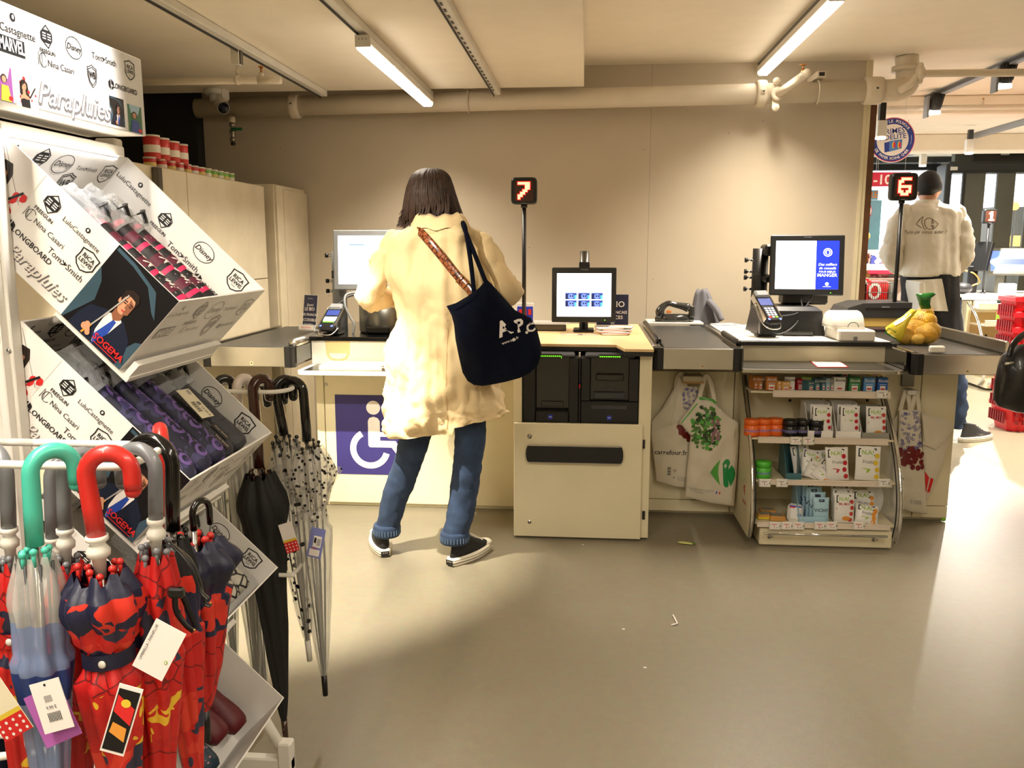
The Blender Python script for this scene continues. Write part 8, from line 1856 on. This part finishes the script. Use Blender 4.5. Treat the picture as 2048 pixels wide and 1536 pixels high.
for i, (p0, p1, q0, q1, mt, y, lb) in enumerate(((1741, 1764, 505, 529, 'pack_blue', 6.9, 'pink package with a blue figure on top of the goods shelf'), (1765, 1782, 507, 529, 'pack_mix', 6.92, 'small pink package beside the blue figure one'), (1740, 1778, 541, 555, 'pack_mix', 6.86, 'flowery package under the red shelf edge'), (1722, 1741, 540, 555, 'yellow_plastic', 6.86, 'yellow box with a black slot under the red shelf edge'))):
    a, b = S(p0, q1, y), S(p1, q0, y); m = MB(); m.box(a.x, b.x, y, y + .2, a.z + .003, b.z, mt, .003)
    if 'yellow' in mt: m.box(a.x + .02, b.x - .03, y - .003, y, (a.z + b.z) / 2 - .01, (a.z + b.z) / 2 + .015, 'print_black')
    solo('goods_package', m, lb, 'package', 'packages on the far goods shelf')
# wire basket with goods
t = thing('wire_basket', 'dark wire basket standing behind the lane 6 counter, filled with red and green goods', 'basket', (S(1750, 600, 6.65).x, 6.65, .88))
a, b = S(1706, 604, 6.4), S(1795, 566, 6.4); m = MB(); zt_, zb_ = b.z, a.z
for z in (zt_, zb_, (zt_ + zb_) / 2):
    for y in (6.4, 6.65): m.tube([(a.x, y, z), (b.x, y, z)], .003, 'frame_dark', 6)
    for x in (a.x, b.x): m.tube([(x, 6.4, z), (x, 6.65, z)], .003, 'frame_dark', 6)
for i in range(21): x = a.x + (b.x - a.x) * i / 20; m.tube([(x, 6.4, zb_), (x, 6.4, zt_)], .002, 'frame_dark', 5)
part('wires', m, t); m = MB()
for x in (a.x, b.x):
    for y in (6.4, 6.65): m.tube([(x, y, 0), (x, y, zb_)], .008, 'frame_dark', 6)
part('legs', m, t) if 0 else part('stand_frame', m, t)
for p0, p1, mt, z1, lb in ((1709, 1733, 'pk_green', 566, 'green carton in the wire basket'), (1739, 1775, 'red', 562, 'red carton with white ring in the wire basket'), (1776, 1792, 'pk_grey', 566, 'grey carton in the wire basket'), (1722, 1737, 'photo_red', 556, 'small red box with white mark above the wire basket')):
    u, v = S(p0, 602, 6.44), S(p1, z1, 6.44); m = MB(); m.box(u.x, v.x, 6.43, 6.62, u.z + .006, v.z, mt, .002)
    if mt == 'red': fr = Fr(((u.x + v.x) / 2 - .03, 6.43, (u.z + v.z) / 2), (1, 0, 0), (0, 0, 1), (0, -1, 0)); m.ring(fr, 0, 0, .035, .05, .02, 'paper_white', .001)
    if mt == 'photo_red': fr = Fr(((u.x + v.x) / 2, 6.43, v.z - .03), (1, 0, 0), (0, 0, 1), (0, -1, 0)); m.poly(fr, [(-.02, .02), (0, .02), (.02, -.02), (0, -.01)], 'paper_white', .001)
    solo('carton', m, lb, 'carton', 'goods in the wire basket')
# lane 1 counter
def Q1(px, py, y=8.8): return at(px, py, y=y)
t = thing('checkout_counter', 'far checkout counter of lane 1 with pale top and brown side panel', 'counter', (Q1(1990, 700).x, 8.8, 0))
zt = Q1(1980, 590).z; x0 = Q1(1938, 650).x
m = MB(); m.box(x0 + .02, 7, 8.85, 9.6, 0, zt - .06, 'worn_print', .003); m.box(x0 - .03, x0 + .018, 8.82, 9.6, 0, zt - .06, 'cream_panel', .003); m.box(x0 - .25, x0 - .04, 9.0, 9.5, 0, zt - .06, 'frame_dark'); part('body', m, t)
m = MB(); m.box(x0 - .25, 7, 8.8, 9.7, zt - .05, zt, 'paper_white', .003); part('worktop', m, t); m = MB(); m.box(x0 + .25, 7, 8.78, 8.845, zt - .13, zt - .052, 'black_plastic', .01); m.box(x0 + .03, x0 + .24, 8.78, 8.845, zt - .17, zt - .055, 'light_plastic', .003); part('front_ledge', m, t)
m = MB()
for px, py in ((1949, 602), (1982, 602), (1944, 672), (1976, 672)): q = Q1(px, py); m.lathe([(.0, 0), (.012, 0), (.012, .01)], (q.x, 8.842, q.z), 'print_black', 8, 'y')
part('screw_cap', m, t)
q = at(1980, 420, y=9.1); number_sign(q.x, 9.1, at(1980, 418, y=9.1).z, .142, '1', zt, 'small black lane number sign with lit red 1 near the entrance')
def c_far(s, fr, w, h):
    s.rect(fr, -w, -h, w, h, 'screen_pale_blue', .0014); s.rect(fr, -w * .5, h * .35, w * .6, h * .65, 'screen_white' if 0 else 'pk_pale', .0018); s.rect(fr, -w * .6, -h * .35, w * .5, h * .2, 'screen_dark', .0018)
t, M = monitor('monitor', at(2026, 522, y=9.15), .46, .30, 30, -18, 'tilted far screen with a blue picture on the lane 1 counter', c_far, 'door_grey', .03)
q = ROOT[t.name]; m = MB(); m.box(q.x - .14, q.x - .05, 9.18, 9.4, zt + .001, q.z, 'door_grey', .01); part('stand', m, t)
q = at(1948, 512, y=9.2); t = thing('monitor', 'dark far screen seen from the side beside the shop worker', 'screen', q); m = MB(); m.M = Matrix.Translation(q) @ Matrix.Rotation(math.radians(-62), 4, 'Z') @ Matrix.Rotation(math.radians(-14), 4, 'X'); m.box(-.17, .17, 0, .04, -.15, .15, 'black_plastic', .004); part('bezel', m, t); m = MB(); m.box(q.x - .06, q.x + .04, 9.16, 9.28, zt + .001, q.z - .1, 'black_plastic', .01); m.tube(smooth_pts([q + Vector((-.1, 0, -.14)), q + Vector((.0, -.05, -.18)), q + Vector((.05, -.06, -.26)), q + Vector((-.02, -.06, -.3))], 5), .008, 'pk_gold', 6); part('stand', m, t)
m = MB(); q = at(1928, 548, y=8.95); m.ball(Vector((q.x, 8.95, zt + .06)), (.09, .08, .058), 'dark_grey_plastic', 14, 8); solo('desk_device', m, 'dark rounded device on the lane 1 counter beside the shop worker', 'device')
m = MB(); q = at(2018, 552, y=8.9); m.box(q.x - .07, q.x + .07, 8.86, 8.96, zt + .0005, zt + .11, 'paper_white', .01); solo('paper_box', m, 'white box in front of the tilted far screen', 'box')
# far sweets rack (curved) on lane 1
def G(px, py, y=8.4): return at(px, py, y=y)
t = thing('sweets_rack', 'far curved rack with white price rails beside the red baskets', 'rack', (G(2010, 760).x, 8.4, 0))
m = MB(); xr = G(1964, 700).x; P = smooth_pts([(xr, 8.78, G(1990, 610).z), (xr, 8.55, G(1980, 640).z), (xr, 8.38, G(1968, 690).z), (xr, 8.3, G(1966, 730).z), (xr, 8.32, .12), (xr, 8.4, .04)], 6); m.tube(P, .014, 'chrome', 8); part('curved_tube', m, t)
m = MB(); m.box(xr + .02, xr + .9, 8.3, 8.78, .02, .1, 'cream_panel', .004); m.tube([(xr + .02, 8.27, .07), (xr + .9, 8.27, .07)], .01, 'chrome', 8); part('base', m, t)
for k, (py, y) in enumerate(((613, 8.6), (647, 8.45), (688, 8.32))):
    z = at(2005, py, y=y).z; m = MB(); m.box(xr + .03, xr + .9, y, y + .015, z - .03, z + .03, 'price_rail', .002); m.box(xr + .03, xr + .9, y + .016, 8.79, z - .03, z - .02, 'cream_panel'); part('shelf', m, t)
    for j in range(3):
        mt = ['pk_green', 'pk_lime', 'pk_peach', 'pk_red'][(j + k) % 4]
        if k == 0: continue
        m = MB(); x = xr + .16 + .12 * j; m.box(x, x + .1, y + .03, y + .09, z - .0195, z + .10, mt, .004); solo('sweets_box', m, 'far %s sweets pack on the %s far rack shelf, %s' % (['green', 'lime', 'peach', 'red'][(j + k) % 4], ['', 'middle', 'lower'][k], ['leftmost', 'second', 'third'][j]), 'sweets box', 'packs on the far rack')
# red shopping baskets
mat('basket_slot', (120, 10, 16), .5)
bx = at(2012, 865, z=0).x; by = 6.4; NB = 8; pitch = .118
def basket(z, label, handle=False):
    t = thing('shopping_basket', label, 'basket', (bx + .2, by + .15, z), 'stacked red shopping baskets')
    m = MB(); h = .2; w0, d0 = .42, .3
    R4 = lambda x0, x1, y0, y1, z_: [(x0 + .03, y0, z_), (x1 - .03, y0, z_), (x1, y0 + .03, z_), (x1, y1 - .03, z_), (x1 - .03, y1, z_), (x0 + .03, y1, z_), (x0, y1 - .03, z_), (x0, y0 + .03, z_)]
    o = lambda e, z_: R4(bx - e, bx + w0 + e, by - e, by + d0 + e, z_)
    m.loft([o(-.03, z), o(0, z + h - .03), o(.012, z + h - .028), o(.012, z + h), o(-.002, z + h), o(-.03, z + .006)], 'red_plastic', smooth=False)
    for i in range(7):
        for r in range(2): x = bx + .05 + i * .05; m.box(x, x + .018, by - .022 + .0, by - .004, z + .06 + r * .05, z + .095 + r * .05, 'basket_slot')
        m.box(bx - .02, bx - .004, by + .03 + i * .035, by + .045 + i * .035, z + .06, z + .14, 'basket_slot')
    part('basket_body', m, t)
    m = MB(); m.tube(smooth_pts([(bx + .0, by + .15, z + h - .012), (bx + .02, by + .02, z + h + .004), (bx + .2, by + .0, z + h + .006), (bx + .4, by + .02, z + h + .004), (bx + .42, by + .15, z + h - .012)], 5), .007, 'red_plastic', 8); part('handle', m, t)
nb = ['lowest red shopping basket of the stack, on the floor', 'second red basket from the floor', 'third red basket from the floor', 'fourth red basket from the floor, behind the handbag', 'fourth red basket from the top', 'third red basket from the top', 'second red basket from the top', 'topmost red shopping basket of the stack']
for k in range(NB): basket(.002 + k * .112, nb[k])
